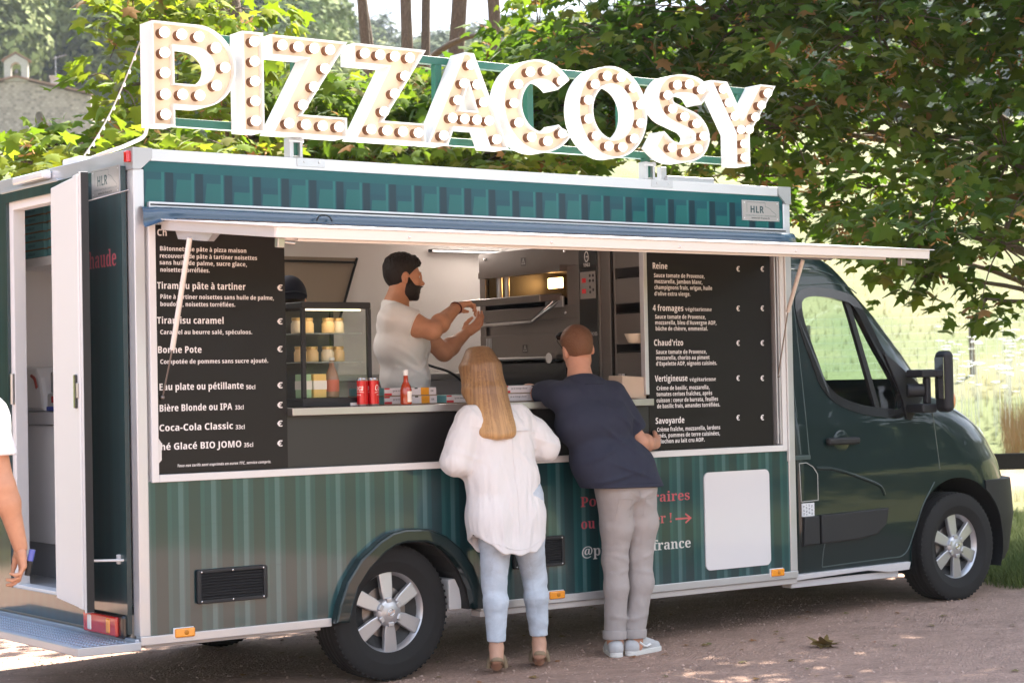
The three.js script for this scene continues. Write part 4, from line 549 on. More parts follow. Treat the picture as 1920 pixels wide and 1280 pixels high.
  { const R = []; for (const s of [1, -1]) R.push(ball(6.31, 0.96, W2 + s * 0.62, 0.17, 0.75, 1.2, 0.9)); for (const r of R) tp('headlamp', r, phys([0.75, 0.78, 0.8], 0.08, 0.2, { clearcoat: 1 })); }
  // inside the cab
  const seat = (z) => { const s = group('cab_seat', truck), m = met(std([0.03, 0.03, 0.033], 0.9, 0, { bumpMap: weave, bumpScale: 0.002 })); obj('seat_cushion', bx(4.62, 5.12, 0.78, 0.95, z - 0.25, z + 0.25, 0.06), m, s); obj('seat_back', bx(-0.07, 0.07, 0, 0.62, z - 0.24, z + 0.24, 0.06).rotateZ(0.18).translate(4.62, 0.92, 0), m, s); obj('head_restraint', bx(4.40, 4.50, 1.56, 1.74, z - 0.13, z + 0.13, 0.045), m, s); };
  seat(-0.48); seat(-1.62); tp('dashboard', bx(5.28, 5.80, 0.9, 1.25, ZW + 0.14, -0.16, 0.08), M.plastic);
  tp('steering_wheel', clean(new THREE.TorusGeometry(0.19, 0.016, 10, 36)).rotateY(Math.PI / 2).rotateZ(0.55).translate(5.18, 1.24, -1.62), M.black); tp('bulkhead', bx(4.30, 4.33, 0.45, 2.2, ZW + 0.12, -0.16), met(std([0.10, 0.10, 0.105], 0.8)));
  tp('rear_view_mirror', bx(5.05, 5.09, 1.66, 1.74, W2 - 0.12, W2 + 0.12, 0.03), M.plastic);
}
{ // --- wheels
  const tyreP = [[0.205, -0.085], [0.228, -0.10], [0.27, -0.112], [0.31, -0.112], [0.335, -0.104], [0.345, -0.09], [0.3485, -0.062], [0.342, -0.060], [0.342, -0.050], [0.349, -0.048], [0.349, -0.024], [0.342, -0.022], [0.342, -0.012], [0.349, -0.010], [0.349, 0.010], [0.342, 0.012], [0.342, 0.022], [0.349, 0.024], [0.349, 0.048], [0.342, 0.050], [0.342, 0.060], [0.3485, 0.062], [0.345, 0.09], [0.335, 0.104], [0.31, 0.112], [0.27, 0.112], [0.262, 0.114], [0.258, 0.111], [0.228, 0.10], [0.205, 0.085]];
  const toZ = (g) => g.rotateX(Math.PI / 2);
  const tyre = toZ(lathe(tyreP, 72)); // outer face looks along +z
  const sh = []; for (let k = 0; k < 64; k++) { const a = k / 64 * Math.PI * 2; for (const s of [-1, 1]) sh.push(bx(-0.006, 0.006, 0.338, 0.3465, s > 0 ? 0.064 : -0.1, s > 0 ? 0.10 : -0.064).rotateZ(a)); }
  const ring = toZ(lathe([[0.185, 0.04], [0.196, 0.062], [0.208, 0.078], [0.2155, 0.080], [0.2175, 0.074], [0.214, 0.062]], 64)), hub = toZ(lathe([[0.001, 0.098], [0.03, 0.098], [0.034, 0.094], [0.05, 0.092], [0.066, 0.086], [0.074, 0.07], [0.076, 0.05]], 40));
  const spokes = []; for (let k = 0; k < 6; k++) spokes.push(ext([[-0.026, 0.062], [0.026, 0.062], [0.034, 0.10], [0.042, 0.203], [-0.040, 0.203], [-0.034, 0.10]].reverse(), 0.052, 0.082, { bevel: 0.006 }).rotateX(-0.05).rotateZ(k * Math.PI / 3 + 0.12));
  const notch = []; for (let k = 0; k < 6; k++) notch.push(bx(-0.017, 0.017, 0.05, 0.074, 0.076, 0.0955, 0.005).rotateZ(k * Math.PI / 3 + 0.12));
  const emblem = merge(toZ(clean(new THREE.TorusGeometry(0.017, 0.0035, 8, 28)).rotateX(Math.PI / 2)).translate(0, 0, 0.100), bx(-0.024, 0.024, -0.0045, 0.0045, 0.098, 0.103).rotateZ(0.5));
  const back = toZ(lathe([[0.001, 0.02], [0.10, 0.02], [0.15, 0.03], [0.186, 0.045], [0.205, 0.06]], 40)), disc = toZ(lathe([[0.05, 0.03], [0.13, 0.03], [0.131, 0.026]], 40));
  const cap = merge(ring, hub, spokes, notch);
  for (const [x, y, z, s] of [[1.4237, 0.3216, -0.155, 1], [5.7557, 0.3764, -0.155, 1], [1.4237, 0.3216, ZW + 0.155, -1], [5.7557, 0.3764, ZW + 0.155, -1]]) {
    const w = group('wheel', truck); w.position.set(x, y, z); if (s < 0) w.rotation.y = Math.PI; w.rotation.z = x > 3 ? 0.0 : -0.05;
    obj('tyre', merge(tyre, sh), M.rubber, w); obj('hubcap', cap, M.silver, w); obj('hub_emblem', emblem, M.chrome, w); obj('rim', back, M.black, w); obj('brake_disc', disc, M.steelDark, w);
  }
}
// ---------------------------------------------------------------- lit letter sign on the roof
{
  const sign = group('marquee_letter_sign'); tag(sign, 'white marquee letters with lit bulbs on a green roof frame', 'sign');
  const white = phys([0.82, 0.81, 0.79], 0.4, 0, { transmission: 0.25, thickness: 0 }), bulbWarm = std([0.80, 0.62, 0.45], 0.6), socketM = std([0.16, 0.07, 0.035], 0.7);  // warm light of the bulbs is put into the letter backing colour
  white.roughness = 0.9;
  const glow = std([0.9, 0.88, 0.84], 0.3, 0, { emissive: lin(1, 0.93, 0.80), emissiveIntensity: 0.5 });
  const bulbG = ball(0, 0, 0, 0.0245, 1, 1, 1, 18), sockG = clean(new THREE.CylinderGeometry(0.0215, 0.0235, 0.034, 18).rotateX(Math.PI / 2));
  const Z0 = -0.04, Z1 = 0.09, Y0 = 2.716;
  function stroke(sp, w) { // outline of a pen stroke along a smooth spine
    const c = new THREE.CatmullRomCurve3(sp.map(([x, y]) => V(x, y, 0))), n = 60, l = [], r = []; for (let i = 0; i <= n; i++) { const p = c.getPointAt(i / n), t = c.getTangentAt(i / n); l.push([p.x - t.y * w / 2, p.y + t.x * w / 2]); r.push([p.x + t.y * w / 2, p.y - t.x * w / 2]); } return [...r, ...l.reverse()];
  }
  const ell = (cx, cy, rx, ry, a0 = 0, a1 = 360, n = 40) => arcPts(cx, cy, rx, ry, a0, a1, n).slice(0, a1 - a0 === 360 ? -1 : undefined);
  const Zs = { o: [[0, 0], [0.425, 0], [0.425, 0.10], [0.170, 0.10], [0.435, 0.48], [0, 0.48], [0, 0.378], [0.210, 0.378]], h: [], b: [[0.055, 0.43], [0.145, 0.43], [0.235, 0.43], [0.325, 0.43], [0.295, 0.335], [0.23, 0.24], [0.165, 0.145], [0.085, 0.05], [0.18, 0.05], [0.275, 0.05], [0.37, 0.05]] };
  const ring = (n, rx, ry, cx, cy, a0 = 15) => Array.from({ length: n }, (_, i) => { const a = (a0 + i * 360 / n) * Math.PI / 180; return [cx + rx * Math.cos(a), cy + ry * Math.sin(a)]; });
  const defs = [
    [0.065, { o: [[0, 0], [0.112, 0], [0.112, 0.098], [0.235, 0.098], ...arcPts(0.24, 0.2935, 0.197, 0.1955, -88, 88, 26), [0.235, 0.489], [0, 0.489]], h: [[[0.112, 0.378], [0.21, 0.378], ...arcPts(0.215, 0.2905, 0.105, 0.0875, 86, -86, 18), [0.21, 0.203], [0.112, 0.203]]], b: [[0.056, 0.05], [0.056, 0.145], [0.056, 0.245], [0.056, 0.34], [0.056, 0.435], [0.145, 0.433], [0.235, 0.43], [0.325, 0.385], [0.372, 0.295], [0.325, 0.205], [0.235, 0.152], [0.145, 0.150]] }],
    [0.542, { o: [[0, 0], [0.112, 0], [0.112, 0.483], [0, 0.483]], h: [], b: [[0.056, 0.05], [0.056, 0.146], [0.056, 0.242], [0.056, 0.338], [0.056, 0.434]] }],
    [0.697, Zs], [1.170, Zs],
    [1.609, { o: [[0, 0], [0.125, 0], [0.163, 0.093], [0.352, 0.093], [0.39, 0], [0.512, 0], [0.298, 0.49], [0.238, 0.49]], h: [[[0.206, 0.188], [0.312, 0.188], [0.262, 0.335]].reverse()], b: [[0.268, 0.425], [0.222, 0.325], [0.306, 0.325], [0.182, 0.235], [0.346, 0.235], [0.145, 0.14], [0.222, 0.14], [0.300, 0.14], [0.378, 0.14], [0.088, 0.045], [0.425, 0.045]] }],
    [2.093, { o: [...arcPts(0.25, 0.245, 0.25, 0.249, 38, 322, 54), ...arcPts(0.262, 0.245, 0.140, 0.140, 318, 42, 40)], h: [], b: [48, 82, 115, 148, 180, 212, 245, 278, 312].map((a) => [0.252 + 0.192 * Math.cos(a * Math.PI / 180), 0.245 + 0.192 * Math.sin(a * Math.PI / 180)]) }],
    [2.599, { o: ell(0.2445, 0.246, 0.2445, 0.253, 0, 360, 60), h: [ell(0.2445, 0.246, 0.142, 0.150, 0, 360, 40).reverse()], b: ring(12, 0.192, 0.2, 0.2445, 0.246) }],
    [3.150, { o: stroke([[0.385, 0.37], [0.33, 0.425], [0.22, 0.440], [0.12, 0.418], [0.075, 0.355], [0.105, 0.292], [0.2, 0.255], [0.305, 0.218], [0.352, 0.150], [0.315, 0.080], [0.205, 0.048], [0.11, 0.062], [0.03, 0.118]], 0.108), h: [], b: [[0.335, 0.415], [0.245, 0.438], [0.155, 0.428], [0.082, 0.365], [0.115, 0.29], [0.205, 0.252], [0.295, 0.218], [0.347, 0.15], [0.30, 0.075], [0.205, 0.05], [0.105, 0.07]] }],
    [3.576, { o: [[0.182, 0], [0.292, 0], [0.292, 0.185], [0.511, 0.482], [0.388, 0.482], [0.248, 0.275], [0.124, 0.478], [0, 0.478], [0.182, 0.185]], h: [], b: [[0.078, 0.43], [0.122, 0.355], [0.166, 0.28], [0.212, 0.205], [0.432, 0.432], [0.380, 0.358], [0.330, 0.285], [0.278, 0.21], [0.237, 0.125], [0.237, 0.045]] }],
  ];
  for (const [x0, d] of defs) {
    const P = (poly) => poly.map(([x, y]) => [x + x0, y + Y0]), o = P(d.o), hs = d.h.map(P), t = 0.007;
    const parts = [ext(o, Z0, Z1, { holes: [offset(o, t).reverse()] })]; for (const h of hs) { const hh = h.slice().reverse(); parts.push(ext(offset(hh, -t), Z0, Z1, { holes: [hh.slice().reverse()] })); }
    const letter = obj('letter', parts, white, sign); obj('letter_back', ext(offset(o, t + 0.001), 0.048, 0.055, { holes: hs.map((h) => offset(h.slice().reverse(), -t - 0.001).reverse()) }), bulbWarm, letter);
    for (const [x, y] of d.b) { const b = obj('bulb', bulbG, glow, letter); b.position.set(x0 + x, Y0 + y, 0.104); const s = obj('lamp_socket', sockG, socketM, letter); s.position.set(x0 + x, Y0 + y, 0.072); }
  }
  const gf = phys([0.006, 0.10, 0.062], 0.4, 0, { clearcoat: 0.5 });
  obj('frame', [bx(0.2, 3.98, 3.155, 3.195, -0.085, -0.042, 0.003), bx(0.2, 3.98, 2.735, 2.775, -0.085, -0.042, 0.003)], gf, sign);
  for (const x of [0.90, 1.75, 2.35, 3.0, 3.9]) obj('frame_upright', bx(x, x + 0.042, 2.7755, 3.1545, -0.084, -0.043, 0.003), gf, sign);
  for (const [x, k] of [[0.85, 1], [3.15, 1]]) { obj('frame_leg', bx(x + 0.02, x + 0.06, 2.63, 2.7345, -0.075, -0.035, 0.003), gf, sign); obj('bracket', [bx(x, x + 0.022, 2.615, 2.715, -0.07, -0.01, 0.003), bx(x + 0.058, x + 0.074, 2.615, 2.715, -0.07, -0.01, 0.003), cyl([x - 0.005, 2.702, -0.02], [x + 0.08, 2.702, -0.02], 0.012)], M.silver, sign); obj('bracket_plate', [bx(x + 0.03, x + 0.19, 2.572, 2.614, 0.0025, 0.007, 0.002), ball(x + 0.07, 2.595, 0.008, 0.006), ball(x + 0.155, 2.595, 0.008, 0.006)], M.silver, sign); void k; }
  obj('junction_box', [bx(3.51, 3.56, 2.77, 2.86, -0.05, -0.01, 0.012)], gf, sign);
  obj('supply_cable', tube([[0.085, 2.72, -0.02], [0.08, 2.68, -0.04], [0.02, 2.64, -0.10], [0.0, 2.625, -0.25], [0.02, 2.62, -0.5]], 0.009, 30), std([0.75, 0.72, 0.7], 0.6), sign);
  obj('roof_hatch', [bx(3.36, 3.72, 2.615, 2.65, -0.3, -0.06, 0.004), bx(3.33, 3.37, 2.615, 2.70, -0.12, -0.08, 0.003)], M.silver, truck); obj('roof_box', bx(0.06, 0.16, 2.615, 2.66, -0.95, -0.75, 0.01), M.whitePaint, truck);
  // string of small lamps hanging from the sign to the rear roof edge
  const sl = group('string_lights'); tag(sl, 'thin string of small clear bulbs from the letter sign to the rear roof', 'string lights');
  const pts = Array.from({ length: 12 }, (_, i) => { const t = i / 11; return V(mix(0.06, 0.03, t), mix(3.12, 2.64, t) - 0.05 * Math.sin(Math.PI * t), mix(-0.03, -0.62, t)); }); obj('cord', tube(pts, 0.004, 40, 6), std([0.5, 0.49, 0.47], 0.7), sl); for (let i = 1; i < 11; i++) obj('small_bulb', ball(pts[i].x, pts[i].y - 0.012, pts[i].z, 0.0075, 1, 1.4, 1, 10), phys([0.85, 0.84, 0.8], 0.15, 0, { clearcoat: 1 }), sl);
}
// ---------------------------------------------------------------- things inside the van
{ // pizza oven, two decks, doors towards the rear of the van
  const X = 3.2, oven = group('pizza_oven'); tag(oven, 'two-deck stainless pizza oven with black control column and lit upper deck', 'oven');
  const F = (z0, z1, y0, y1, d0, d1, r = 0.003) => bx(X - d1, X - d0, y0, y1, z0, z1, r), steel = M.steelDark, lit = M.steelDark;
  obj('body', [bx(X + 0.002, 4.15, 1.36, 1.41, -1.70, -0.40), bx(X + 0.002, 4.15, 1.86, 1.94, -1.70, -0.72), bx(X + 0.002, 4.15, 2.20, 2.30, -1.70, -0.40), bx(3.9, 4.15, 1.41, 2.2, -1.70, -0.40), bx(X + 0.002, 3.9, 1.41, 2.2, -1.70, -1.66), bx(X + 0.002, 3.9, 1.41, 2.2, -0.78, -0.40), bx(X + 0.01, 3.9, 1.62, 1.86, -1.66, -0.78), bx(X + 0.1, 3.95, 0.75, 1.36, -1.68, -0.42)], steel, oven);
  obj('fascia', [F(-1.70, -0.70, 2.175, 2.30, 0, 0.012), F(-1.70, -0.70, 1.86, 1.94, 0, 0.010), F(-1.70, -0.70, 1.64, 1.78, 0, 0.010), F(-1.70, -1.642, 1.41, 2.172, 0, 0.008), F(-0.80, -0.70, 1.41, 2.172, 0, 0.008)], lit, oven);
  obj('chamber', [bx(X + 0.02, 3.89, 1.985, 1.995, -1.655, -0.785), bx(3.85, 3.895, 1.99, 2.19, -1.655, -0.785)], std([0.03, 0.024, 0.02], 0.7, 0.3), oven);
  obj('chamber_shade_panels', [bx(X + 0.03, 3.89, 2.185, 2.195, -1.655, -0.785), bx(X + 0.03, 3.89, 1.996, 2.184, -1.658, -1.65), bx(X + 0.03, 3.89, 1.996, 2.184, -0.79, -0.782)], std([0.018, 0.015, 0.013], 0.6), oven);  // near-black panels added to hold the oven mouth in shade
  obj('hood_lip', [ext([[-1.64, 2.14], [-0.80, 2.14], [-0.80, 2.178], [-1.64, 2.178]].map(([a, b]) => [a, b]), 0, 0.06).rotateY(-Math.PI / 2).translate(X + 0.0, 0, 0)], steel, oven);
  const d1 = group('oven_door', oven); obj('door_panel', bx(-0.022, 0.022, -0.17, 0, -1.68, -0.84, 0.006).rotateZ(-1.5).translate(X - 0.015, 1.992, 0), lit, d1); obj('handle', [cyl([X - 0.10, 1.845, -1.68], [X - 0.10, 1.850, -1.03], 0.014), cyl([X - 0.10, 1.85, -1.03], [X - 0.02, 1.97, -0.92], 0.012), cyl([X - 0.10, 1.85, -1.03], [X - 0.02, 1.97, -0.86], 0.012)], M.chrome, d1); obj('hinge_plate', bx(X - 0.03, X - 0.014, 1.93, 1.995, -0.99, -0.82, 0.003), M.silver, d1);
  const d2 = group('oven_door', oven); obj('door_panel', F(-1.62, -0.82, 1.42, 1.60, 0.0, 0.018), M.blackGloss, d2); obj('handle', [cyl([X - 0.05, 1.630, -1.60], [X - 0.05, 1.630, -0.90], 0.013), cyl([X - 0.065, 1.626, -0.92], [X - 0.035, 1.626, -0.92], 0.032)], M.chrome, d2);
  obj('oven_lamp', bx(3.66, 3.68, 2.085, 2.15, -1.60, -1.46, 0.006), std([0.9, 0.6, 0.3], 0.4, 0, { emissive: lin(1, 0.52, 0.16), emissiveIntensity: 7 }), oven);
  const pl = new THREE.PointLight(lin(1, 0.55, 0.2), 0.02); pl.position.set(3.65, 2.118, -1.53); pl.castShadow = true; oven.add(pl);
  obj('tool_rail', [cyl([X + 0.06, 2.0, -1.58], [X + 0.06, 2.16, -1.58], 0.02), cyl([X + 0.06, 2.0, -1.50], [X + 0.06, 2.16, -1.50], 0.016)], M.silver, oven);
  const col = obj('control_column', F(-0.675, -0.505, 1.42, 2.28, 0, 0.016), M.blackGloss, oven); obj('column_trim', [F(-0.70, -0.677, 1.41, 2.28, 0, 0.014), F(-0.503, -0.485, 1.41, 2.28, 0, 0.014), F(-0.484, -0.40, 1.41, 2.28, 0, 0.006)], lit, oven);
  const ct = print(0.166, 0.84, 900, (x, w, h) => { x.fillStyle = '#141316'; x.fillRect(0, 0, w, h); x.strokeStyle = '#e8e6e4'; x.lineWidth = 7; x.beginPath(); x.ellipse(w * 0.45, h * 0.065, 16, 26, 0, 0, 7); x.stroke(); x.fillStyle = '#e8e6e4'; x.fillRect(w * 0.45 - 6, h * 0.062, 24, 6); text(x, '1963', w * 0.45, h * 0.135, 26, { align: 'center', color: '#e8e6e4' }); x.fillStyle = '#8f8b88'; x.fillRect(w * 0.06, h * 0.17, w * 0.88, h * 0.19); x.fillStyle = '#d8303a'; x.fillRect(w * 0.16, h * 0.215, 34, 24); x.fillRect(w * 0.16, h * 0.29, 34, 24); x.fillStyle = '#2a2830'; for (const [a, b] of [[0.62, 0.2], [0.8, 0.2], [0.62, 0.235], [0.8, 0.235], [0.62, 0.28], [0.62, 0.315], [0.8, 0.3]]) { x.beginPath(); x.arc(w * a, h * b, 8, 0, 7); x.fill(); } text(x, 'Cuppone', w * 0.12, h * 0.62, 34, { font: 'italic', fam: 'serif', color: '#d8d6d4' }); });
  obj('control_print', clean(new THREE.PlaneGeometry(0.166, 0.84).rotateY(-Math.PI / 2).translate(X - 0.0175, 1.85, -0.59)), phys([1, 1, 1], 0.25, 0, { map: ct, clearcoat: 0.5 }), col);
  const wt = print(0.06, 0.06, 800, (x, w, h) => { x.fillStyle = '#5c5652'; x.fillRect(0, 0, w, h); x.strokeStyle = '#c9c4c0'; x.lineWidth = 3; x.beginPath(); x.moveTo(w / 2, 6); x.lineTo(w - 8, h - 10); x.lineTo(8, h - 10); x.closePath(); x.stroke(); x.beginPath(); x.moveTo(w / 2, 18); x.lineTo(w / 2, 32); x.stroke(); });
  for (const y of [2.225, 1.69]) obj('warning_label', clean(new THREE.PlaneGeometry(0.05, 0.05).rotateY(-Math.PI / 2).translate(X - 0.0135, y, -1.225)), std([1, 1, 1], 0.5, 0.3, { map: wt }), oven);
  obj('vent_slots', Array.from({ length: 4 }, (_, k) => F(-1.635 + k * 0.016, -1.627 + k * 0.016, 1.70, 1.765, 0.0105, 0.013)), M.silver, oven);
  for (const [z, y] of [[-0.815, 2.262], [-1.63, 2.262], [-0.815, 1.895]]) obj('bolt', ball(X - 0.013, y, z, 0.012, 0.5, 1, 1, 10), M.chrome, oven);
}
{ // bread rack right of the oven
  const r = group('serving_rack'); tag(r, 'tall steel rack with dark open shelves beside the oven', 'rack'); const X = 3.2;
  obj('rack_frame', [bx(X, 3.9, 0.5, 2.28, -0.375, -0.36, 0.002), bx(X, 3.9, 0.5, 2.28, -0.09, -0.075, 0.002), bx(3.88, 3.9, 0.5, 2.28, -0.36, -0.09)], M.steelDark, r);
  for (const [a, b] of [[2.13, 2.28], [1.925, 2.07], [1.69, 1.865], [1.47, 1.64]]) obj('drawer_front', bx(X, X + 0.02, a, b, -0.359, -0.091, 0.003), M.steelDark, r);
  for (const y of [2.07, 1.865, 1.64, 1.44]) obj('shelf', bx(X + 0.021, 3.87, y, y + 0.01, -0.359, -0.091), M.dark, r);
  const br = obj('bread_basket', lathe([[0.03, 0], [0.055, 0.005], [0.075, 0.055], [0.07, 0.055], [0.05, 0.01]], 24), std([0.72, 0.62, 0.48], 0.9)); br.position.set(3.17, 1.692, -0.13); br.scale.set(1.1, 1, 0.9); tag(br, 'pale paper tray on the rack shelf next to the menu board', 'tray');
}
{ // refrigerated display case on the counter
  const c = group('display_case'); tag(c, 'black-framed glass display case of jars and drinks on the counter', 'display case');
  const x0 = 0.93, x1 = 1.338, y0 = 1.379, y1 = 1.905, z0 = -0.45, z1 = -0.06, t = 0.022;
  obj('base', bx(x0, x1, y0, y0 + 0.045, z0, z1, 0.004), M.plastic, c); obj('top', bx(x0, x1, y1 - 0.032, y1, z0, z1, 0.006), M.plastic, c);
  for (const [x, z] of [[x0, z1 - t], [x1 - t, z1 - t], [x0, z0], [x1 - t, z0]]) obj('post', bx(x, x + t, y0 + 0.0455, y1 - 0.0325, z, z + t, 0.003), M.plastic, c);
  obj('front_glass', plane(x0 + t, x1 - t, y0 + 0.045, y1 - 0.032, z1 - 0.006), M.glass, c); for (const x of [x0 + 0.008, x1 - 0.008]) obj('side_glass', clean(new THREE.PlaneGeometry(z1 - z0 - 2 * t, y1 - y0 - 0.08).rotateY(Math.PI / 2).translate(x, (y0 + y1) / 2, (z0 + z1) / 2)), M.glass, c);
  obj('back_panel', plane(x0 + t, x1 - t, y0 + 0.045, y1 - 0.032, z0 + 0.012), std([0.09, 0.085, 0.08], 0.5), c);
  for (const y of [1.60, 1.745]) obj('shelf', bx(x0 + 0.025, x1 - 0.025, y, y + 0.006, z0 + 0.03, z1 - 0.06), phys([0.75, 0.82, 0.82], 0.05, 0, { transmission: 0.7, thickness: 0 }), c);
  obj('case_lamp', bx(x0 + 0.04, x1 - 0.04, y1 - 0.042, y1 - 0.0335, z1 - 0.05, z1 - 0.035), std([0.8, 0.7, 0.55], 0.5, 0, { emissive: lin(1, 0.78, 0.5), emissiveIntensity: 0.6 }), c); { const ra = new THREE.RectAreaLight(lin(1, 0.78, 0.5), 3.5, x1 - x0 - 0.08, 0.015); ra.position.set((x0 + x1) / 2, y1 - 0.044, z1 - 0.045); ra.lookAt((x0 + x1) / 2, y0, z1 - 0.2); c.add(ra); }
  obj('label_strip', bx(1.20, 1.335, 1.380, 1.397, -0.058, -0.044, 0.002), M.whitePaint, c);
  const bodyG = lathe([[0.001, 0], [0.030, 0], [0.033, 0.006], [0.033, 0.05], [0.027, 0.058], [0.027, 0.066]], 22), lidG = lathe([[0.029, 0.0], [0.030, 0.012], [0.028, 0.016], [0.001, 0.016]], 22).translate(0, 0.064, 0), cream = std([0.78, 0.55, 0.28], 0.5), cream2 = std([0.80, 0.70, 0.52], 0.5), gold = std([0.62, 0.42, 0.18], 0.35, 0.6);
  const jars = [[0.985, 1.751], [1.055, 1.751], [1.165, 1.751], [1.235, 1.751], [1.0, 1.606], [1.08, 1.606], [1.16, 1.606], [1.235, 1.606]];
  jars.forEach(([x, y], i) => { const j = group('dessert_jar'); j.position.set(x, y, -0.20 - 0.02 * (i % 2)); tag(j, `cream dessert jar with gold lid, ${['first', 'second', 'third', 'last'][i % 4]} from the menu board on the ${i < 4 ? 'upper' : 'lower'} case shelf`, 'jar', 'dessert jars in the display case'); obj('jar_body', bodyG, i % 3 ? cream : cream2, j); obj('lid', lidG, gold, j); });
  const carton = (x, z, w, h, col, label) => { const b = group('drink_carton'); b.position.set(x, 1.4245, z); tag(b, label, 'carton'); obj('carton_body', bx(-w / 2, w / 2, 0, h, -0.03, 0.03, 0.004), std(col, 0.6), b); obj('carton_band', bx(-w / 2 - 0.001, w / 2 + 0.001, h * 0.35, h * 0.72, -0.031, 0.031), std([0.78, 0.74, 0.68], 0.6), b); };
  carton(0.985, -0.15, 0.06, 0.12, [0.36, 0.55, 0.32], 'pale green drink carton on the floor of the display case'); carton(1.065, -0.15, 0.075, 0.12, [0.78, 0.52, 0.16], 'yellow drink carton on the floor of the display case');
  const bt = group('juice_bottle'); bt.position.set(1.165, 1.4245, -0.17); tag(bt, 'clear bottle with red label standing inside the display case', 'bottle'); obj('bottle_glass', lathe([[0.001, 0], [0.034, 0], [0.036, 0.01], [0.036, 0.09], [0.030, 0.12], [0.014, 0.16], [0.014, 0.19], [0.001, 0.19]], 24), phys([0.55, 0.32, 0.24], 0.1, 0, { transmission: 0.4, thickness: 0 }), bt); obj('bottle_label', clean(new THREE.CylinderGeometry(0.0368, 0.0368, 0.06, 24, 1, true)).translate(0, 0.06, 0), std([0.55, 0.12, 0.08], 0.6), bt); obj('cap', lathe([[0.016, 0], [0.016, 0.015], [0.001, 0.015]], 16).translate(0, 0.188, 0), std([0.75, 0.74, 0.7], 0.5), bt);
}
const canTex = print(0.21, 0.115, 1200, (x, w, h) => { x.fillStyle = '#c4101c'; x.fillRect(0, 0, w, h); for (const k of [0.05, 0.55]) { text(x, 'Coca', w * k, h * 0.42, h * 0.34, { fam: 'serif', font: 'italic bold', color: '#f4e8e8', w: w * 0.32 }); x.strokeStyle = '#f4e8e8'; x.lineWidth = 3; x.beginPath(); x.moveTo(w * k, h * 0.52); x.quadraticCurveTo(w * (k + 0.16), h * 0.44, w * (k + 0.34), h * 0.5); x.stroke(); text(x, 'ORIGINAL', w * (k + 0.07), h * 0.63, h * 0.07, { color: '#f4e8e8' }); } });
function can(x, y, z, turn, label) {
  const c = group('drink_can'); c.position.set(x, y, z); c.rotation.y = turn; tag(c, label, 'can'); const r = 0.029, m = phys([1, 1, 1], 0.25, 0.3, { map: canTex, clearcoat: 0.6 });
  obj('can_body', clean(new THREE.CylinderGeometry(r, r, 0.118, 32, 1, true)).translate(0, 0.068, 0), m, c); obj('can_shoulder', [lathe([[r, 0.127], [0.025, 0.139], [0.0255, 0.142], [0.024, 0.139], [0.001, 0.138]], 28), lathe([[0.001, 0.004], [0.022, 0.003], [0.024, 0], [r, 0.009]], 28)], M.chrome, c);
}
can(1.252, 1.379, -0.020, 0.4, 'red cola can in front of the display case, the one with white script'); can(1.316, 1.379, -0.018, 2.5, 'red cola can in front of the display case, nearer the pizza boxes'); can(3.093, 1.379, -0.18, 0.2, 'red cola can on the counter behind the man in navy');
{ // hot-sauce bottle
  const b = group('sauce_bottle'); b.position.set(1.515, 1.379, -0.02); tag(b, 'red hot-sauce bottle with white label and white cap', 'bottle');
  obj('bottle', lathe([[0.001, 0], [0.028, 0], [0.0305, 0.006], [0.0305, 0.075], [0.024, 0.098], [0.013, 0.120], [0.0115, 0.155], [0.001, 0.156]], 30), phys([0.42, 0.045, 0.012], 0.08, 0, { clearcoat: 1, clearcoatRoughness: 0.03 }), b);
  obj('cap', lathe([[0.0125, 0.150], [0.014, 0.152], [0.0135, 0.178], [0.001, 0.179]], 20), std([0.85, 0.83, 0.8], 0.4), b);
  const t = print(0.1, 0.05, 1400, (x, w, h) => { x.fillStyle = '#efe6dc'; x.fillRect(0, 0, w, h); x.fillStyle = '#4a1f22'; x.beginPath(); x.arc(w * 0.5, h * 0.5, h * 0.3, 0, 7); x.fill(); x.fillStyle = '#d8c4b8'; x.beginPath(); x.arc(w * 0.5, h * 0.47, h * 0.16, 0, 7); x.fill(); x.fillStyle = '#8a2a24'; x.fillRect(w * 0.4, h * 0.7, w * 0.2, h * 0.06); });
  obj('label', clean(new THREE.CylinderGeometry(0.0312, 0.0312, 0.055, 32, 1, true, Math.PI * 0.35 - 0.8 - Math.PI * 0.2, Math.PI * 0.9)).translate(0, 0.042, 0), std([1, 1, 1], 0.6, 0, { map: t }), b);
}
const boxSide = print(0.33, 0.04, 1600, (x, w, h) => { x.fillStyle = '#6aa5ab'; x.fillRect(0, 0, w, h); text(x, 'PIZZACOSY', w * 0.5, h * 0.68, h * 0.5, { align: 'center', color: '#22474c' }); });
const boxSide2 = print(0.33, 0.04, 1600, (x, w, h) => { x.fillStyle = '#d4cfd2'; x.fillRect(0, 0, w, h); x.fillStyle = '#c8383c'; x.fillRect(0, h * 0.7, w * 0.14, h * 0.3); x.fillRect(0, 0, w * 0.1, h * 0.2); text(x, 'ça se mange chaud', w * 0.16, h * 0.5, h * 0.3, { color: '#555' }); x.fillStyle = '#3a3a3a'; x.fillRect(w * 0.58, 0, w * 0.06, h * 0.18); x.fillStyle = '#df9722'; x.fillRect(w * 0.70, 0, w * 0.16, h); text(x, 'OK', w * 0.89, h * 0.62, h * 0.36, { color: '#555' }); });
const kraft = std([0.30, 0.20, 0.12], 0.85), boxM = std([1, 1, 1], 0.6, 0, { map: boxSide }), boxM2 = std([1, 1, 1], 0.6, 0, { map: boxSide2 }), boxTop = std([0.16, 0.36, 0.38], 0.6);
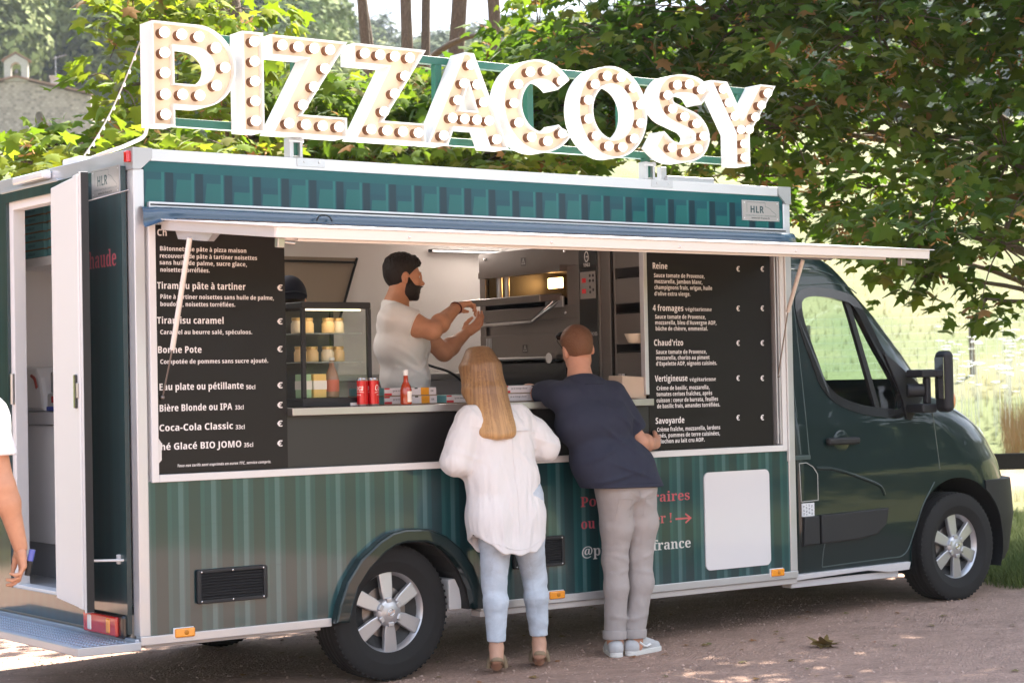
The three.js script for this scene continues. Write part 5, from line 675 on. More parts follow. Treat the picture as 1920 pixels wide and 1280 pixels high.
function pizzaBox(x, y, z, turn, label, grp) { // 33 cm box: printed front along +z and side along -x, kraft seam under the lid
  const b = group('pizza_box'); b.position.set(x, y, z); b.rotation.y = turn; tag(b, label, 'pizza box', grp); const s = 0.165, inside = !!grp;
  obj('box_body', [bx(-s, s, 0, 0.040, -s, s, 0.002)], boxTop, b); obj('box_front', plane(-s + 0.002, s - 0.002, 0.001, 0.039, s + 0.0016), inside ? boxM : boxM2, b); obj('box_side', clean(new THREE.PlaneGeometry(0.326, 0.038).rotateY(-Math.PI / 2).translate(-s - 0.0016, 0.02, 0)), boxM, b); obj('box_base', bx(-s - 0.004, s + 0.004, -0.004, 0, -s - 0.004, s + 0.004), kraft, b); return b;
}
pizzaBox(1.60, 1.383, -0.27, 0.0, 'folded pizza box on the counter, lower one behind the sauce bottle'); pizzaBox(1.595, 1.427, -0.27, 0.02, 'folded pizza box on the counter, upper one behind the sauce bottle');
pizzaBox(1.985, 1.383, -0.27, 0.01, 'lower pizza box on the counter in front of the vendor'); pizzaBox(2.34, 1.383, -0.25, -0.01, 'lower pizza box on the counter between woman and man'); pizzaBox(2.345, 1.427, -0.25, 0.0, 'upper pizza box on the counter between woman and man');
{ // napkins and sundries
  const n = obj('paper_bag_stack', [clean(new RoundedBoxGeometry(0.20, 0.125, 0.11, 2, 0.006)).rotateY(0.12).translate(0, 0.063, 0), ...Array.from({ length: 7 }, (_, k) => bx(-0.102, 0.102, 0.004 + k * 0.0175, 0.006 + k * 0.0175, -0.057, 0.057).rotateY(0.12 + 0.02 * (hash(k, 1, 4) - 0.5)))], std([0.62, 0.47, 0.36], 0.9)); n.position.set(3.035, 1.379, -0.075); n.rotation.z = -0.06; tag(n, 'stack of brown paper bags at the end of the counter', 'paper bags');
  const rt = group('card_terminal'); rt.position.set(2.62, 1.379, -0.33); tag(rt, 'grey steel tub on the counter behind the man', 'tub'); obj('tub_body', lathe([[0.001, 0], [0.07, 0], [0.085, 0.08], [0.082, 0.08], [0.068, 0.006], [0.001, 0.006]], 28), M.steel, rt); rt.name = 'steel_tub';
  const tw = obj('paper_towel_roll', [lathe([[0.02, 0], [0.06, 0], [0.062, 0.005], [0.062, 0.215], [0.06, 0.22], [0.02, 0.22]], 30)], met(std([0.80, 0.78, 0.75], 0.95, 0, { bumpMap: fold, bumpScale: 0.004 }))); tw.position.set(2.62, 1.57, -1.75); tag(tw, 'white paper towel roll standing behind the vendor', 'paper roll');
  const bag = obj('paper_sheet', ext([[-0.05, 0], [0.06, 0], [0.07, 0.10], [0.0, 0.20], [-0.04, 0.12]], 0, 0.06, { bevel: 0.01 }), std([0.8, 0.78, 0.76], 0.9)); bag.position.set(2.56, 1.80, -1.80); tag(bag, 'crumpled white paper bag on the back shelf', 'paper bag');
  const w = group('work_unit'); tag(w, 'stainless worktop unit along the far wall of the van', 'worktop'); obj('worktop', bx(1.55, 3.1, 1.51, 1.55, ZW + 0.05, -1.62, 0.004), M.steel, w); obj('cupboard', bx(1.56, 3.09, 0.52, 1.508, ZW + 0.05, -1.64), met(std([0.42, 0.41, 0.41], 0.5, 0.4)), w);
  const lamp = group('ceiling_strip_lamp'); tag(lamp, 'slim black strip lamp on the van wall above the vendor', 'lamp'); obj('lamp_body', bx(3.05, 3.9, 2.335, 2.355, ZW + 0.05, ZW + 0.09, 0.006), M.black, lamp); obj('lamp_diffuser', bx(3.06, 3.88, 2.3365, 2.3485, ZW + 0.0905, ZW + 0.096), std([0.7, 0.68, 0.66], 0.5, 0, { emissive: lin(1, 0.92, 0.84), emissiveIntensity: 0.3 }), lamp); { const ra = new THREE.RectAreaLight(lin(1, 0.92, 0.84), 32, 0.82, 0.03); ra.position.set(3.47, 2.343, ZW + 0.10); ra.lookAt(3.47, 2.25, ZW + 3); lamp.add(ra); }
  const lamp2 = group('ceiling_strip_lamp'); tag(lamp2, 'added unseen strip lamp brightening the rear door area of the van', 'lamp'); obj('lamp_body', bx(0.45, 1.35, 2.478, 2.499, -1.24, -1.20, 0.004), M.black, lamp2); obj('lamp_diffuser', bx(0.47, 1.33, 2.472, 2.4775, -1.236, -1.204), std([0.7, 0.68, 0.66], 0.5, 0, { emissive: lin(1, 0.94, 0.88), emissiveIntensity: 0.3 }), lamp2); { const ra = new THREE.RectAreaLight(lin(1, 0.94, 0.88), 26, 0.86, 0.032); ra.position.set(0.9, 2.470, -1.22); ra.lookAt(0.9, 0, -1.22); lamp2.add(ra); }  // no such lamp is seen; added to brighten the rear interior
  const hood = group('wall_hatch'); tag(hood, 'beige hatch panel with dark upper edge on the far wall', 'hatch'); obj('hatch_panel', ext([[1.2, 1.80], [2.33, 1.80], [2.50, 2.285], [1.2, 2.285]], ZW + 0.046, ZW + 0.06), met(std([0.36, 0.29, 0.22], 0.7)), hood); obj('hatch_edge', [bx(1.2, 2.48, 2.250, 2.262, ZW + 0.061, ZW + 0.09), cyl([2.33, 1.80, ZW + 0.07], [2.50, 2.285, ZW + 0.07], 0.008)], M.black, hood);
  const cable = obj('power_cable', tube([[2.45, 1.68, -1.5], [2.62, 1.60, -1.45], [2.75, 1.55, -1.4], [2.95, 1.40, -1.4]], 0.008, 30), M.black); tag(cable, 'black power cable hanging behind the vendor', 'cable');
}
{ // seen through the rear door: box shelf, white unit, dispensers
  const u = group('rear_unit'); tag(u, 'white fitted unit with shelf inside the rear door', 'cabinet'); const X = 0.26;
  obj('cabinet', bx(X, 1.0, 0.66, 1.30, ZW + 0.05, -1.30, 0.004), M.whitePaint, u); obj('worktop', bx(X - 0.02, 1.0, 1.305, 1.372, ZW + 0.05, -1.28, 0.005), met(std([0.55, 0.54, 0.54], 0.45, 0.3)), u); obj('plinth', bx(X + 0.04, 1.0, FLOOR + 0.001, 0.658, ZW + 0.05, -1.32), met(std([0.36, 0.37, 0.40], 0.5)), u); obj('back_board', bx(0.95, 0.98, 1.373, 2.21, ZW + 0.05, -1.0), M.wallIn, u); obj('shelf', bx(X - 0.02, 0.98, 2.165, 2.215, ZW + 0.05, -1.1, 0.004), M.whitePaint, u);
  for (let k = 0; k < 6; k++) for (let j = 0; j < 2; j++) pizzaBox(X + 0.17 + 0.012 * hash(k, j, 8), 2.221 + k * 0.0475, -1.865 + j * 0.385 + 0.012 * (hash(k, j, 2) - 0.5), 0, `teal pizza box, ${['bottom one', 'second from bottom', 'third from bottom', 'fourth from bottom', 'second from top', 'topmost'][k]} of stack ${j ? 'nearer the door leaf' : 'by the far wall'}`, 'pizza boxes stacked inside the rear door');
  const d = group('soap_dispenser'); d.position.set(0.40, 1.373, -1.90); tag(d, 'white moulded appliance with red slot on the rear worktop', 'appliance'); obj('housing', ext([[-0.16, 0], [0.13, 0], [0.12, 0.08], [0.08, 0.19], [0.02, 0.245], [-0.16, 0.25]], -0.11, 0.11, { bevel: 0.025 }).rotateY(-Math.PI / 2), M.whitePaint, d); obj('slot', tube([[-0.112, 0.20, -0.03], [-0.114, 0.18, 0.02], [-0.113, 0.13, 0.045]], 0.009, 12), std([0.35, 0.05, 0.03], 0.5), d);
  const g = group('small_appliance'); g.position.set(0.40, 1.373, -1.68); tag(g, 'grey and blue small appliance with red switch on the rear worktop', 'appliance'); obj('body', bx(-0.10, 0.1, 0.0, 0.10, -0.07, 0.07, 0.01), met(std([0.45, 0.44, 0.42], 0.5)), g); obj('hopper', bx(-0.08, 0.08, 0.101, 0.22, -0.07, 0.07, 0.012), met(std([0.26, 0.24, 0.23], 0.5)), g); obj('base', bx(-0.104, 0.1, 0.004, 0.03, -0.074, 0.074, 0.006), std([0.02, 0.05, 0.35], 0.5), g); obj('switch', bx(-0.106, -0.1, 0.05, 0.085, 0.0, 0.018), std([0.4, 0.02, 0.02], 0.4), g);
}
// ---------------------------------------------------------------- people
const sub = (a, b) => [a[0] - b[0], a[1] - b[1], a[2] - b[2]], add = (a, b) => [a[0] + b[0], a[1] + b[1], a[2] + b[2]], mul = (a, k) => [a[0] * k, a[1] * k, a[2] * k], len = (a) => Math.hypot(...a), nrm = (a) => mul(a, 1 / (len(a) || 1)), crs = (a, b) => [a[1] * b[2] - a[2] * b[1], a[2] * b[0] - a[0] * b[2], a[0] * b[1] - a[1] * b[0]];
// prims: [ax,ay,az,ra, bx,by,bz,rb] tapered capsules
function capsules(prims, k) {
  const P = prims.map((p) => { const d = [p[4] - p[0], p[5] - p[1], p[6] - p[2]], l2 = d[0] * d[0] + d[1] * d[1] + d[2] * d[2] || 1e-9; return [p[0], p[1], p[2], p[3], d[0], d[1], d[2], p[7] - p[3], l2, Math.sqrt(l2) / 2 + Math.max(p[3], p[7]), (p[0] + p[4]) / 2, (p[1] + p[5]) / 2, (p[2] + p[6]) / 2]; });
  return (x, y, z) => {
    let d = 1e9;
    for (const p of P) {
      const ex = x - p[10], ey = y - p[11], ez = z - p[12], lo = Math.sqrt(ex * ex + ey * ey + ez * ez) - p[9]; if (lo > d + k) continue;
      const vx = x - p[0], vy = y - p[1], vz = z - p[2], t = clamp((vx * p[4] + vy * p[5] + vz * p[6]) / p[8]), qx = vx - p[4] * t, qy = vy - p[5] * t, qz = vz - p[6] * t, e = Math.sqrt(qx * qx + qy * qy + qz * qz) - p[3] - p[7] * t;
      const h = Math.max(k - Math.abs(d - e), 0) / k; d = Math.min(d, e) - h * h * k * 0.25;
    }
    return d;
  };
}
const smin = (a, b, k) => { const h = Math.max(k - Math.abs(a - b), 0) / k; return Math.min(a, b) - h * h * k * 0.25; };
const smax = (a, b, k) => -smin(-a, -b, k);
const elli = (x, y, z, cx, cy, cz, rx, ry, rz) => { const a = (x - cx) / rx, b = (y - cy) / ry, c = (z - cz) / rz, k0 = Math.hypot(a, b, c), k1 = Math.hypot(a / rx, b / ry, c / rz) || 1e-6; return k0 * (k0 - 1) / k1; };
function sdfMesh(f, lo, hi, cell) { // surface nets
  const n = [0, 1, 2].map((i) => Math.ceil((hi[i] - lo[i]) / cell) + 2), [nx, ny, nz] = n, F = new Float32Array(nx * ny * nz), B = 4, id = (i, j, k) => (k * ny + j) * nx + i;
  for (let K = 0; K < nz; K += B) for (let J = 0; J < ny; J += B) for (let I = 0; I < nx; I += B) {
    const c = f(lo[0] + (I + B / 2) * cell, lo[1] + (J + B / 2) * cell, lo[2] + (K + B / 2) * cell), far = Math.abs(c) > B * cell * 1.25;
    for (let k = K; k < Math.min(nz, K + B); k++) for (let j = J; j < Math.min(ny, J + B); j++) for (let i = I; i < Math.min(nx, I + B); i++) F[id(i, j, k)] = far ? c : f(lo[0] + i * cell, lo[1] + j * cell, lo[2] + k * cell);
  }
  const vid = new Int32Array(nx * ny * nz).fill(-1), pos = [], idx = [], E = [[0, 1], [2, 3], [4, 5], [6, 7], [0, 2], [1, 3], [4, 6], [5, 7], [0, 4], [1, 5], [2, 6], [3, 7]];
  for (let k = 0; k < nz - 1; k++) for (let j = 0; j < ny - 1; j++) for (let i = 0; i < nx - 1; i++) {
    const v = [F[id(i, j, k)], F[id(i + 1, j, k)], F[id(i, j + 1, k)], F[id(i + 1, j + 1, k)], F[id(i, j, k + 1)], F[id(i + 1, j, k + 1)], F[id(i, j + 1, k + 1)], F[id(i + 1, j + 1, k + 1)]];
    let m = 0; for (let c = 0; c < 8; c++) if (v[c] < 0) m++; if (m === 0 || m === 8) continue;
    let sx = 0, sy = 0, sz = 0, c = 0; for (const [a, b] of E) if ((v[a] < 0) !== (v[b] < 0)) { const t = v[a] / (v[a] - v[b]); sx += (a & 1) + t * ((b & 1) - (a & 1)); sy += (a >> 1 & 1) + t * ((b >> 1 & 1) - (a >> 1 & 1)); sz += (a >> 2) + t * ((b >> 2) - (a >> 2)); c++; }
    vid[id(i, j, k)] = pos.length / 3; pos.push(lo[0] + (i + sx / c) * cell, lo[1] + (j + sy / c) * cell, lo[2] + (k + sz / c) * cell);
  }
  for (let k = 1; k < nz - 1; k++) for (let j = 1; j < ny - 1; j++) for (let i = 1; i < nx - 1; i++) {
    const a = F[id(i, j, k)] < 0; const q = (p, r, s, t, fl) => { if (p < 0 || r < 0 || s < 0 || t < 0) return; fl ? idx.push(p, r, s, p, s, t) : idx.push(p, s, r, p, t, s); };
    if (a !== F[id(i + 1, j, k)] < 0) q(vid[id(i, j - 1, k - 1)], vid[id(i, j, k - 1)], vid[id(i, j, k)], vid[id(i, j - 1, k)], a);
    if (a !== F[id(i, j + 1, k)] < 0) q(vid[id(i - 1, j, k - 1)], vid[id(i - 1, j, k)], vid[id(i, j, k)], vid[id(i, j, k - 1)], a);
    if (a !== F[id(i, j, k + 1)] < 0) q(vid[id(i - 1, j - 1, k)], vid[id(i, j - 1, k)], vid[id(i, j, k)], vid[id(i - 1, j, k)], a);
  }
  const g = new THREE.BufferGeometry(), nor = [], e = cell * 0.6; g.setAttribute('position', new THREE.Float32BufferAttribute(pos, 3)); g.setIndex(idx);
  for (let i = 0; i < pos.length; i += 3) { const [x, y, z] = [pos[i], pos[i + 1], pos[i + 2]], a = f(x + e, y, z) - f(x - e, y, z), b = f(x, y + e, z) - f(x, y - e, z), c = f(x, y, z + e) - f(x, y, z - e), l = Math.hypot(a, b, c) || 1; nor.push(a / l, b / l, c / l); }
  g.setAttribute('normal', new THREE.Float32BufferAttribute(nor, 3)); return g;
}
const bounds = (prims, pad) => { const lo = [1e9, 1e9, 1e9], hi = [-1e9, -1e9, -1e9]; for (const p of prims) for (const o of [0, 4]) for (let i = 0; i < 3; i++) { lo[i] = Math.min(lo[i], p[o + i] - p[o + 3] - pad); hi[i] = Math.max(hi[i], p[o + i] + p[o + 3] + pad); } return [lo, hi]; };
const bone = (a, ra, b, rb) => [...a, ra, ...b, rb];
const chain = (...l) => { const out = []; for (let i = 0; i + 3 < l.length; i += 2) out.push(bone(l[i], l[i + 1], l[i + 2], l[i + 3])); return out; };
// a hand: wrist point, direction of the fingers, direction the thumb side points, curl per finger (0 straight .. 1 fist)
function hand(w, dir, thumb, curls, s = 1, thumbOut = 0.6, hnd = 1) {
  const d = nrm(dir), side = nrm(sub(thumb, mul(d, thumb[0] * d[0] + thumb[1] * d[1] + thumb[2] * d[2]))), pn = mul(nrm(crs(side, d)), hnd), P = [], at = (f, a, n) => add(w, add(mul(d, f * s), add(mul(side, a * s), mul(pn, n * s)))); // pn: away from the palm
  P.push(bone(at(-0.02, 0, 0), 0.026 * s, at(0.03, 0.012, 0), 0.022 * s), bone(at(0.02, 0.018, 0), 0.019 * s, at(0.078, 0.024, 0.002), 0.0135 * s), bone(at(0.02, -0.012, 0), 0.020 * s, at(0.074, -0.022, 0), 0.013 * s), bone(at(0.02, 0.0, 0), 0.019 * s, at(0.08, 0.002, 0.003), 0.0135 * s));
  [[0.027, 0.080, [0.040, 0.025, 0.020]], [0.009, 0.086, [0.044, 0.028, 0.021]], [-0.009, 0.082, [0.041, 0.026, 0.020]], [-0.026, 0.074, [0.032, 0.020, 0.018]]].forEach(([a, f, L], i) => {
    let p = at(f, a, 0), th = curls[i] * 1.0, r = (i === 3 ? 0.0078 : 0.0090) * s; const sp = (1.5 - i) * 0.05;
    for (let k = 0; k < 3; k++) { const q = add(p, mul(add(add(mul(d, Math.cos(th)), mul(pn, -Math.sin(th))), mul(side, sp * (1 - curls[i]))), L[k] * s)); P.push(bone(p, r, q, r * 0.9)); p = q; r *= 0.9; th += curls[i] * (k === 0 ? 1.45 : 1.0); }
  });
  const t0 = at(0.012, 0.024, -0.006), t1 = at(0.045, 0.030 + 0.028 * thumbOut, -0.018), t2 = at(0.072, 0.030 + 0.030 * thumbOut, -0.026), t3 = at(0.092, 0.026 + 0.028 * thumbOut, -0.034); P.push(bone(t0, 0.016 * s, t1, 0.0115 * s), bone(t1, 0.0115 * s, t2, 0.0098 * s), bone(t2, 0.0098 * s, t3, 0.0082 * s)); return P;
}
// head in its own axes: +z the face, y up; returns skin geometry and the frame to place hair with
const skull = (x, y, z) => elli(x, y, z, 0, 0.028, -0.012, 0.076, 0.094, 0.097);
function headSkin(x, y, z) {
  const ax = Math.abs(x); let d = smin(skull(x, y, z), elli(x, y, z, 0, -0.038, 0.024, 0.060, 0.086, 0.068), 0.04);
  d = smin(d, elli(ax, y, z, 0.040, -0.066, 0.018, 0.022, 0.026, 0.036), 0.03); d = smin(d, elli(x, y, z, 0, -0.100, 0.058, 0.024, 0.019, 0.022), 0.025);
  d = smin(d, elli(x, y, z, 0, -0.002, 0.094, 0.011, 0.034, 0.014), 0.018); d = smin(d, elli(x, y, z, 0, -0.026, 0.108, 0.015, 0.012, 0.016), 0.012); d = smin(d, elli(ax, y, z, 0.012, -0.030, 0.098, 0.009, 0.008, 0.010), 0.008);
  d = smin(d, elli(ax, y, z, 0.030, 0.026, 0.080, 0.024, 0.008, 0.012), 0.014); d = smax(d, -elli(ax, y, z, 0.031, 0.006, 0.094, 0.018, 0.011, 0.012), 0.010);
  d = smin(d, elli(ax, y, z, 0.040, -0.018, 0.066, 0.020, 0.016, 0.018), 0.02);
  d = smin(d, elli(x, y, z, 0, -0.055, 0.086, 0.022, 0.006, 0.010), 0.007); d = smin(d, elli(x, y, z, 0, -0.068, 0.083, 0.019, 0.007, 0.010), 0.007);
  let ear = elli(ax, y, z, 0.079, -0.004, -0.010, 0.011, 0.033, 0.020); ear = smax(ear, -elli(ax, y, z, 0.090, 0.000, -0.006, 0.009, 0.020, 0.011), 0.006); d = smin(d, ear, 0.010); return d;
}
function frame(center, fwd, up = [0, 1, 0], s = 1) { const f = nrm(fwd), r = nrm(crs(up, f)), u = crs(f, r); return new THREE.Matrix4().makeBasis(V(...r), V(...u), V(...f)).scale(V(s, s, s)).setPosition(...center); }
const headGeo = sdfMesh(headSkin, [-0.11, -0.15, -0.13], [0.11, 0.15, 0.14], 0.0042);
const eyeGeo = merge(...[-1, 1].map((s) => ball(s * 0.031, 0.006, 0.0755, 0.0112, 1, 1, 1, 14))), irisGeo = merge(...[-1, 1].map((s) => ball(s * 0.031, 0.006, 0.0838, 0.0055, 1, 1, 0.8, 12)));
const browGeo = merge(...[-1, 1].map((s) => tube([[s * 0.014, 0.024, 0.092], [s * 0.030, 0.031, 0.089], [s * 0.047, 0.025, 0.076]], 0.0042, 10, 6)));
const placed = (g, m) => clean(g.clone()).applyMatrix4(m);
const skinTex = dataTex(256, 256, (u, v) => { const a = tiled(u, v, 8, 31, 4), b = tiled(u, v, 60, 33, 2); return [0.90 + 0.18 * (a - 0.5) + 0.06 * b, 0.86 + 0.22 * (a - 0.5) + 0.08 * b, 0.84 + 0.22 * (a - 0.5) + 0.08 * b]; }, false, 5);
const skin = (c) => met(phys(c, 0.55, 0, { map: skinTex, sheen: 0.2 })), cloth = (c, extra = {}) => met(std(c, 0.92, 0, { bumpMap: weave, bumpScale: 0.0012, ...extra }));
const eyeW = std([0.75, 0.72, 0.70], 0.15), iris = std([0.03, 0.018, 0.01], 0.1);
function folds(f, amp, fx, fy, fz, seed) { return (x, y, z) => { const d = f(x, y, z); return Math.abs(d) > 0.05 ? d : d - amp * (2 * fbm(x * fx + seed, y * fy, z * fz, 3) - 1); }; }
function ridges(f, amp, dirs) { return (x, y, z) => { let d = f(x, y, z); if (Math.abs(d) > 0.05) return d; for (const [px, py, pz, dx, dy, dz, w, reach] of dirs) { const q = (x - px) * dx + (y - py) * dy + (z - pz) * dz, r = Math.hypot(x - px, y - py, z - pz); d -= amp * Math.exp(-((q / w) ** 2)) * Math.exp(-((r / reach) ** 2)); } return d; }; }
function person(label, kindOfSkin) { const p = group('person'); tag(p, label, 'person'); p.userData.skin = undefined; delete p.userData.skin; void kindOfSkin; return p; }
function bodyMesh(p, prims, hands, headM, mat, { k = 0.03, cell = 0.011, face = true } = {}) {
  const L = [sdfMesh(capsules(prims, k), ...bounds(prims, 0.03), cell)]; for (const h of hands) L.push(sdfMesh(capsules(h, 0.007), ...bounds(h, 0.012), 0.0038)); L.push(placed(headGeo, headM));
  const b = obj('body', merge(...L), mat, p); if (face) { obj('eyes', placed(eyeGeo, headM), eyeW, p); obj('irises', placed(irisGeo, headM), iris, p); } return b;
}
function hairMesh(p, f, lo, hi, m, mat, cell = 0.005, color) {
  const g = clean(sdfMesh(f, lo, hi, cell)); if (color) { const q = g.attributes.position, c = []; for (let i = 0; i < q.count; i++) c.push(...color(q.getX(i), q.getY(i), q.getZ(i))); g.setAttribute('color', new THREE.Float32BufferAttribute(c, 3)); }
  return obj('hair', g.applyMatrix4(m), mat, p);
}
const hairMat = (c) => phys(c, 0.55, 0, { specularIntensity: 0.5 });
const shortHair = (line, thick, n = 260) => (x, y, z) => { const t = thick(x, y, z) + (n < 250 ? 0.003 + 0.008 * sstep(0.05, 0.10, y) : 0.004) * (noise3(x * n, y * n * 0.6, z * n) - 0.5); let d = skull(x, y, z) - t; d = smax(d, line(x, y, z), 0.008); return d; };

function stitch(f, x0, y0, x1, y1, zFar, r, dip = () => 0) { // a raised seam that follows the cloth, found by marching in from behind
  const pts = []; for (let i = 0; i <= 16; i++) { const t = i / 16, x = mix(x0, x1, t), y = mix(y0, y1, t) + dip(t); let z = zFar; for (let k = 0; k < 80; k++) { const d = f(x, y, z); if (d < 0.0008) break; z -= Math.max(0.0008, d * 0.7); } if (z > 0) pts.push([x, y, z]); } return pts.length > 3 ? tube(pts, r, 40, 5) : bx(x0, x0 + 0.001, y0, y0 + 0.001, 0.2, 0.201); }
{ // woman in a loose white shirt, from behind
  const p = person('woman in loose white shirt and pale blue jeans with long blonde-streaked hair'), sk = skin([0.58, 0.34, 0.24]);
  const hd = [1.906, 1.535, 0.085], hm = frame(hd, [0.15, -0.10, -1], [0, 1, 0], 0.96), nk = [1.909, 1.385, 0.125], ch = [1.957, 1.17, 0.19];
  const sL = [1.765, 1.285, 0.18], sR = [2.100, 1.285, 0.165], eL = [1.665, 1.085, 0.19], eR = [2.235, 1.145, 0.20], wL = [1.86, 1.075, 0.075], wR = [2.10, 1.13, 0.06];
  const hips = [[1.915, 0.87, 0.21], [2.075, 0.87, 0.21]], kn = [[1.912, 0.455, 0.17], [2.188, 0.455, 0.15]], an = [[1.912, 0.115, 0.18], [2.212, 0.105, 0.15]];
  const prims = [bone(hd, 0.06, nk, 0.05), bone(nk, 0.052, [1.93, 1.30, 0.15], 0.07), bone(sL, 0.05, sR, 0.05), bone([1.91, 1.18, 0.17], 0.07, [1.99, 1.18, 0.17], 0.07), bone(ch, 0.075, [2.0, 0.92, 0.20], 0.08), ...chain(sL, 0.045, eL, 0.038, wL, 0.026), ...chain(sR, 0.045, eR, 0.038, wR, 0.026)];
  [0, 1].forEach((i) => prims.push(...chain(hips[i], 0.06, kn[i], 0.046, an[i], 0.033, add(an[i], [-0.012, -0.045, 0.016]), 0.030), bone(add(an[i], [-0.01, -0.05, 0.012]), 0.028, add(an[i], [0.05, -0.095, -0.07]), 0.026), bone(add(an[i], [0.05, -0.095, -0.07]), 0.026, add(an[i], [0.085, -0.108, -0.115]), 0.018)));
  bodyMesh(p, prims, [hand(wL, [0.5, 0.1, -0.8], [0.6, 0.7, 0.3], [0.5, 0.5, 0.55, 0.6], 0.9), hand(wR, [-0.5, 0.15, -0.8], [-0.6, 0.7, 0], [0.5, 0.5, 0.55, 0.6], 0.9)], hm, sk, { cell: 0.010 });
  const legs = []; [0, 1].forEach((i) => legs.push(...chain(add(hips[i], [0, 0.04, 0]), 0.105, mul(add(hips[i], kn[i]), 0.5), 0.086, add(kn[i], [0, 0, 0]), 0.066, add(kn[i], [0, -0.10, 0.012]), 0.064, add(an[i], [0, 0.03, 0]), 0.047))); legs.push(bone(hips[0], 0.112, hips[1], 0.112));
  const jeans = (f) => (x, y, z) => smax(f(x, y, z), 0.148 + 0.008 * (noise3(x * 130, 3, z * 130) - 0.5) - y, 0.004);
  const jb = bounds(legs, 0.03); jb[0][1] = 0.12; obj('jeans', sdfMesh(jeans(folds(capsules(legs, 0.015), 0.006, 9, 22, 9, 3)), ...jb, 0.0085), cloth([0.58, 0.66, 0.76], { map: scuff }), p);
  // shirt: wide body with tail hem and side slits, sleeves rolled below the elbow
  const sh = [bone([1.80, 1.315, 0.175], 0.072, [2.065, 1.315, 0.16], 0.072), ...chain([1.85, 1.24, 0.185], 0.100, [1.855, 1.0, 0.20], 0.106, [1.855, 0.80, 0.215], 0.112, [1.86, 0.52, 0.22], 0.118), ...chain([2.04, 1.24, 0.18], 0.098, [2.045, 1.0, 0.20], 0.104, [2.07, 0.80, 0.215], 0.112, [2.085, 0.52, 0.22], 0.118), ...chain([1.945, 1.24, 0.185], 0.104, [1.96, 0.9, 0.205], 0.118, [1.97, 0.52, 0.22], 0.124), bone(nk, 0.066, [1.92, 1.35, 0.15], 0.075)];
  const sl = [...chain(sL, 0.078, [1.70, 1.17, 0.19], 0.070, eL, 0.068, [1.74, 1.055, 0.14], 0.058), ...chain(sR, 0.078, [2.175, 1.21, 0.185], 0.073, eR, 0.072, [2.185, 1.12, 0.14], 0.062)];
  const fT = capsules(sh, 0.05), fS = capsules(sl, 0.04), all = (x, y, z) => smin(fT(x, y, z), fS(x, y, z), 0.035);
  const shirt = (x, y, z) => { const u = clamp((x - 1.965) / 0.235, -1, 1), hem = 0.60 + 0.15 * Math.pow(Math.abs(u), 3) + 0.006 * Math.sin(x * 60), d = fold1(x, y, z); let o = smax(d, hem - y, 0.006); o = smax(o, y - 1.372 - 0.35 * (x - 1.91) * (x - 1.91) * 0, 0.008); if (y < 0.78) o = smax(o, -(d + 0.017), 0.003); return o; };
  const fold0 = ridges(all, 0.006, [[2.10, 1.15, 0.28, 0.8, 0.55, 0, 0.018, 0.16], [2.07, 1.05, 0.30, 0.7, 0.7, 0, 0.016, 0.18], [1.80, 1.15, 0.28, 0.8, -0.5, 0, 0.018, 0.15], [1.93, 0.85, 0.36, 1, 0.15, 0, 0.018, 0.2], [2.03, 0.78, 0.36, 1, -0.1, 0, 0.016, 0.2], [1.85, 0.75, 0.34, 1, 0.1, 0, 0.016, 0.18], [2.2, 1.17, 0.26, 0.3, 0.9, 0, 0.014, 0.1], [1.69, 1.12, 0.26, 0.3, 0.9, 0, 0.014, 0.1], [1.96, 1.24, 0.29, 0.1, 1, 0, 0.008, 0.2]]);
  const fold1 = folds(folds(fold0, 0.012, 14, 2.2, 14, 40), 0.005, 36, 10, 32, 41); const sb = bounds([...sh, ...sl], 0.03); sb[0][1] = 0.57;
  const sm = cloth([0.72, 0.71, 0.725]); obj('shirt', sdfMesh(shirt, ...sb, 0.008), sm, p);
  obj('yoke_seam', stitch(shirt, 1.80, 1.235, 2.085, 1.232, 0.45, 0.0022), sm, p); obj('back_pleat', stitch(shirt, 1.95, 1.232, 1.958, 0.70, 0.45, 0.0025), sm, p); obj('hem_stitching', stitch(shirt, 1.80, 0.675, 2.12, 0.675, 0.5, 0.0018, (t) => -0.048 * Math.sin(Math.PI * t)), sm, p);
  // hair: straight, to below the shoulder blades, brown with blonde streaks
  const R = rng(3), locks = []; for (let i = 0; i < 34; i++) { const t = i / 33 * 2 - 1, a = t * 1.9, x = Math.sin(a) * 0.080, z = -Math.cos(a) * 0.098 - 0.008, l = 0.335 + 0.025 * R() - 0.05 * Math.abs(t) ** 3; locks.push(...chain([x * 0.55, 0.105, z * 0.5], 0.016, [x, 0.03, z], 0.018, [x * 1.12, -0.10, z * 0.9 - 0.035], 0.019, [x * (1.0 + 0.1 * R()), -l, -0.165 + z * 0.40 + 0.01 * R()], 0.012)); }
  const fl = capsules(locks, 0.03), hf = (x, y, z) => { const a = smax(smin(fl(x, y, z), skull(x, y, z) - 0.016, 0.02), z - 0.062 - 0.0 * y, 0.01); return a - 0.0016 * (noise3(x * 420, y * 7, z * 420) - 0.5); };
  hairMesh(p, hf, [-0.15, -0.40, -0.26], [0.15, 0.16, 0.11], hm, phys([1, 1, 1], 0.42, 0, { vertexColors: true, sheen: 0.3 }), 0.0055, (x, y, z) => { const a = Math.atan2(x, -z) * 9, n = 0.6 * noise3(a * 3.7, y * 2.2, 5) + 0.4 * noise3(a * 9.3, y * 3, 2), k = sstep(0.44, 0.60, n) * sstep(0.11, -0.10, y + 0.02 * Math.sin(a * 3)), b = sstep(-0.1, -0.33, y) * 0.5; const t = clamp(0.35 * k + 0.35 * noise3(a * 21, y * 4, 8) + b); return [mix(0.16, 0.50, t), mix(0.08, 0.29, t), mix(0.038, 0.12, t)]; });
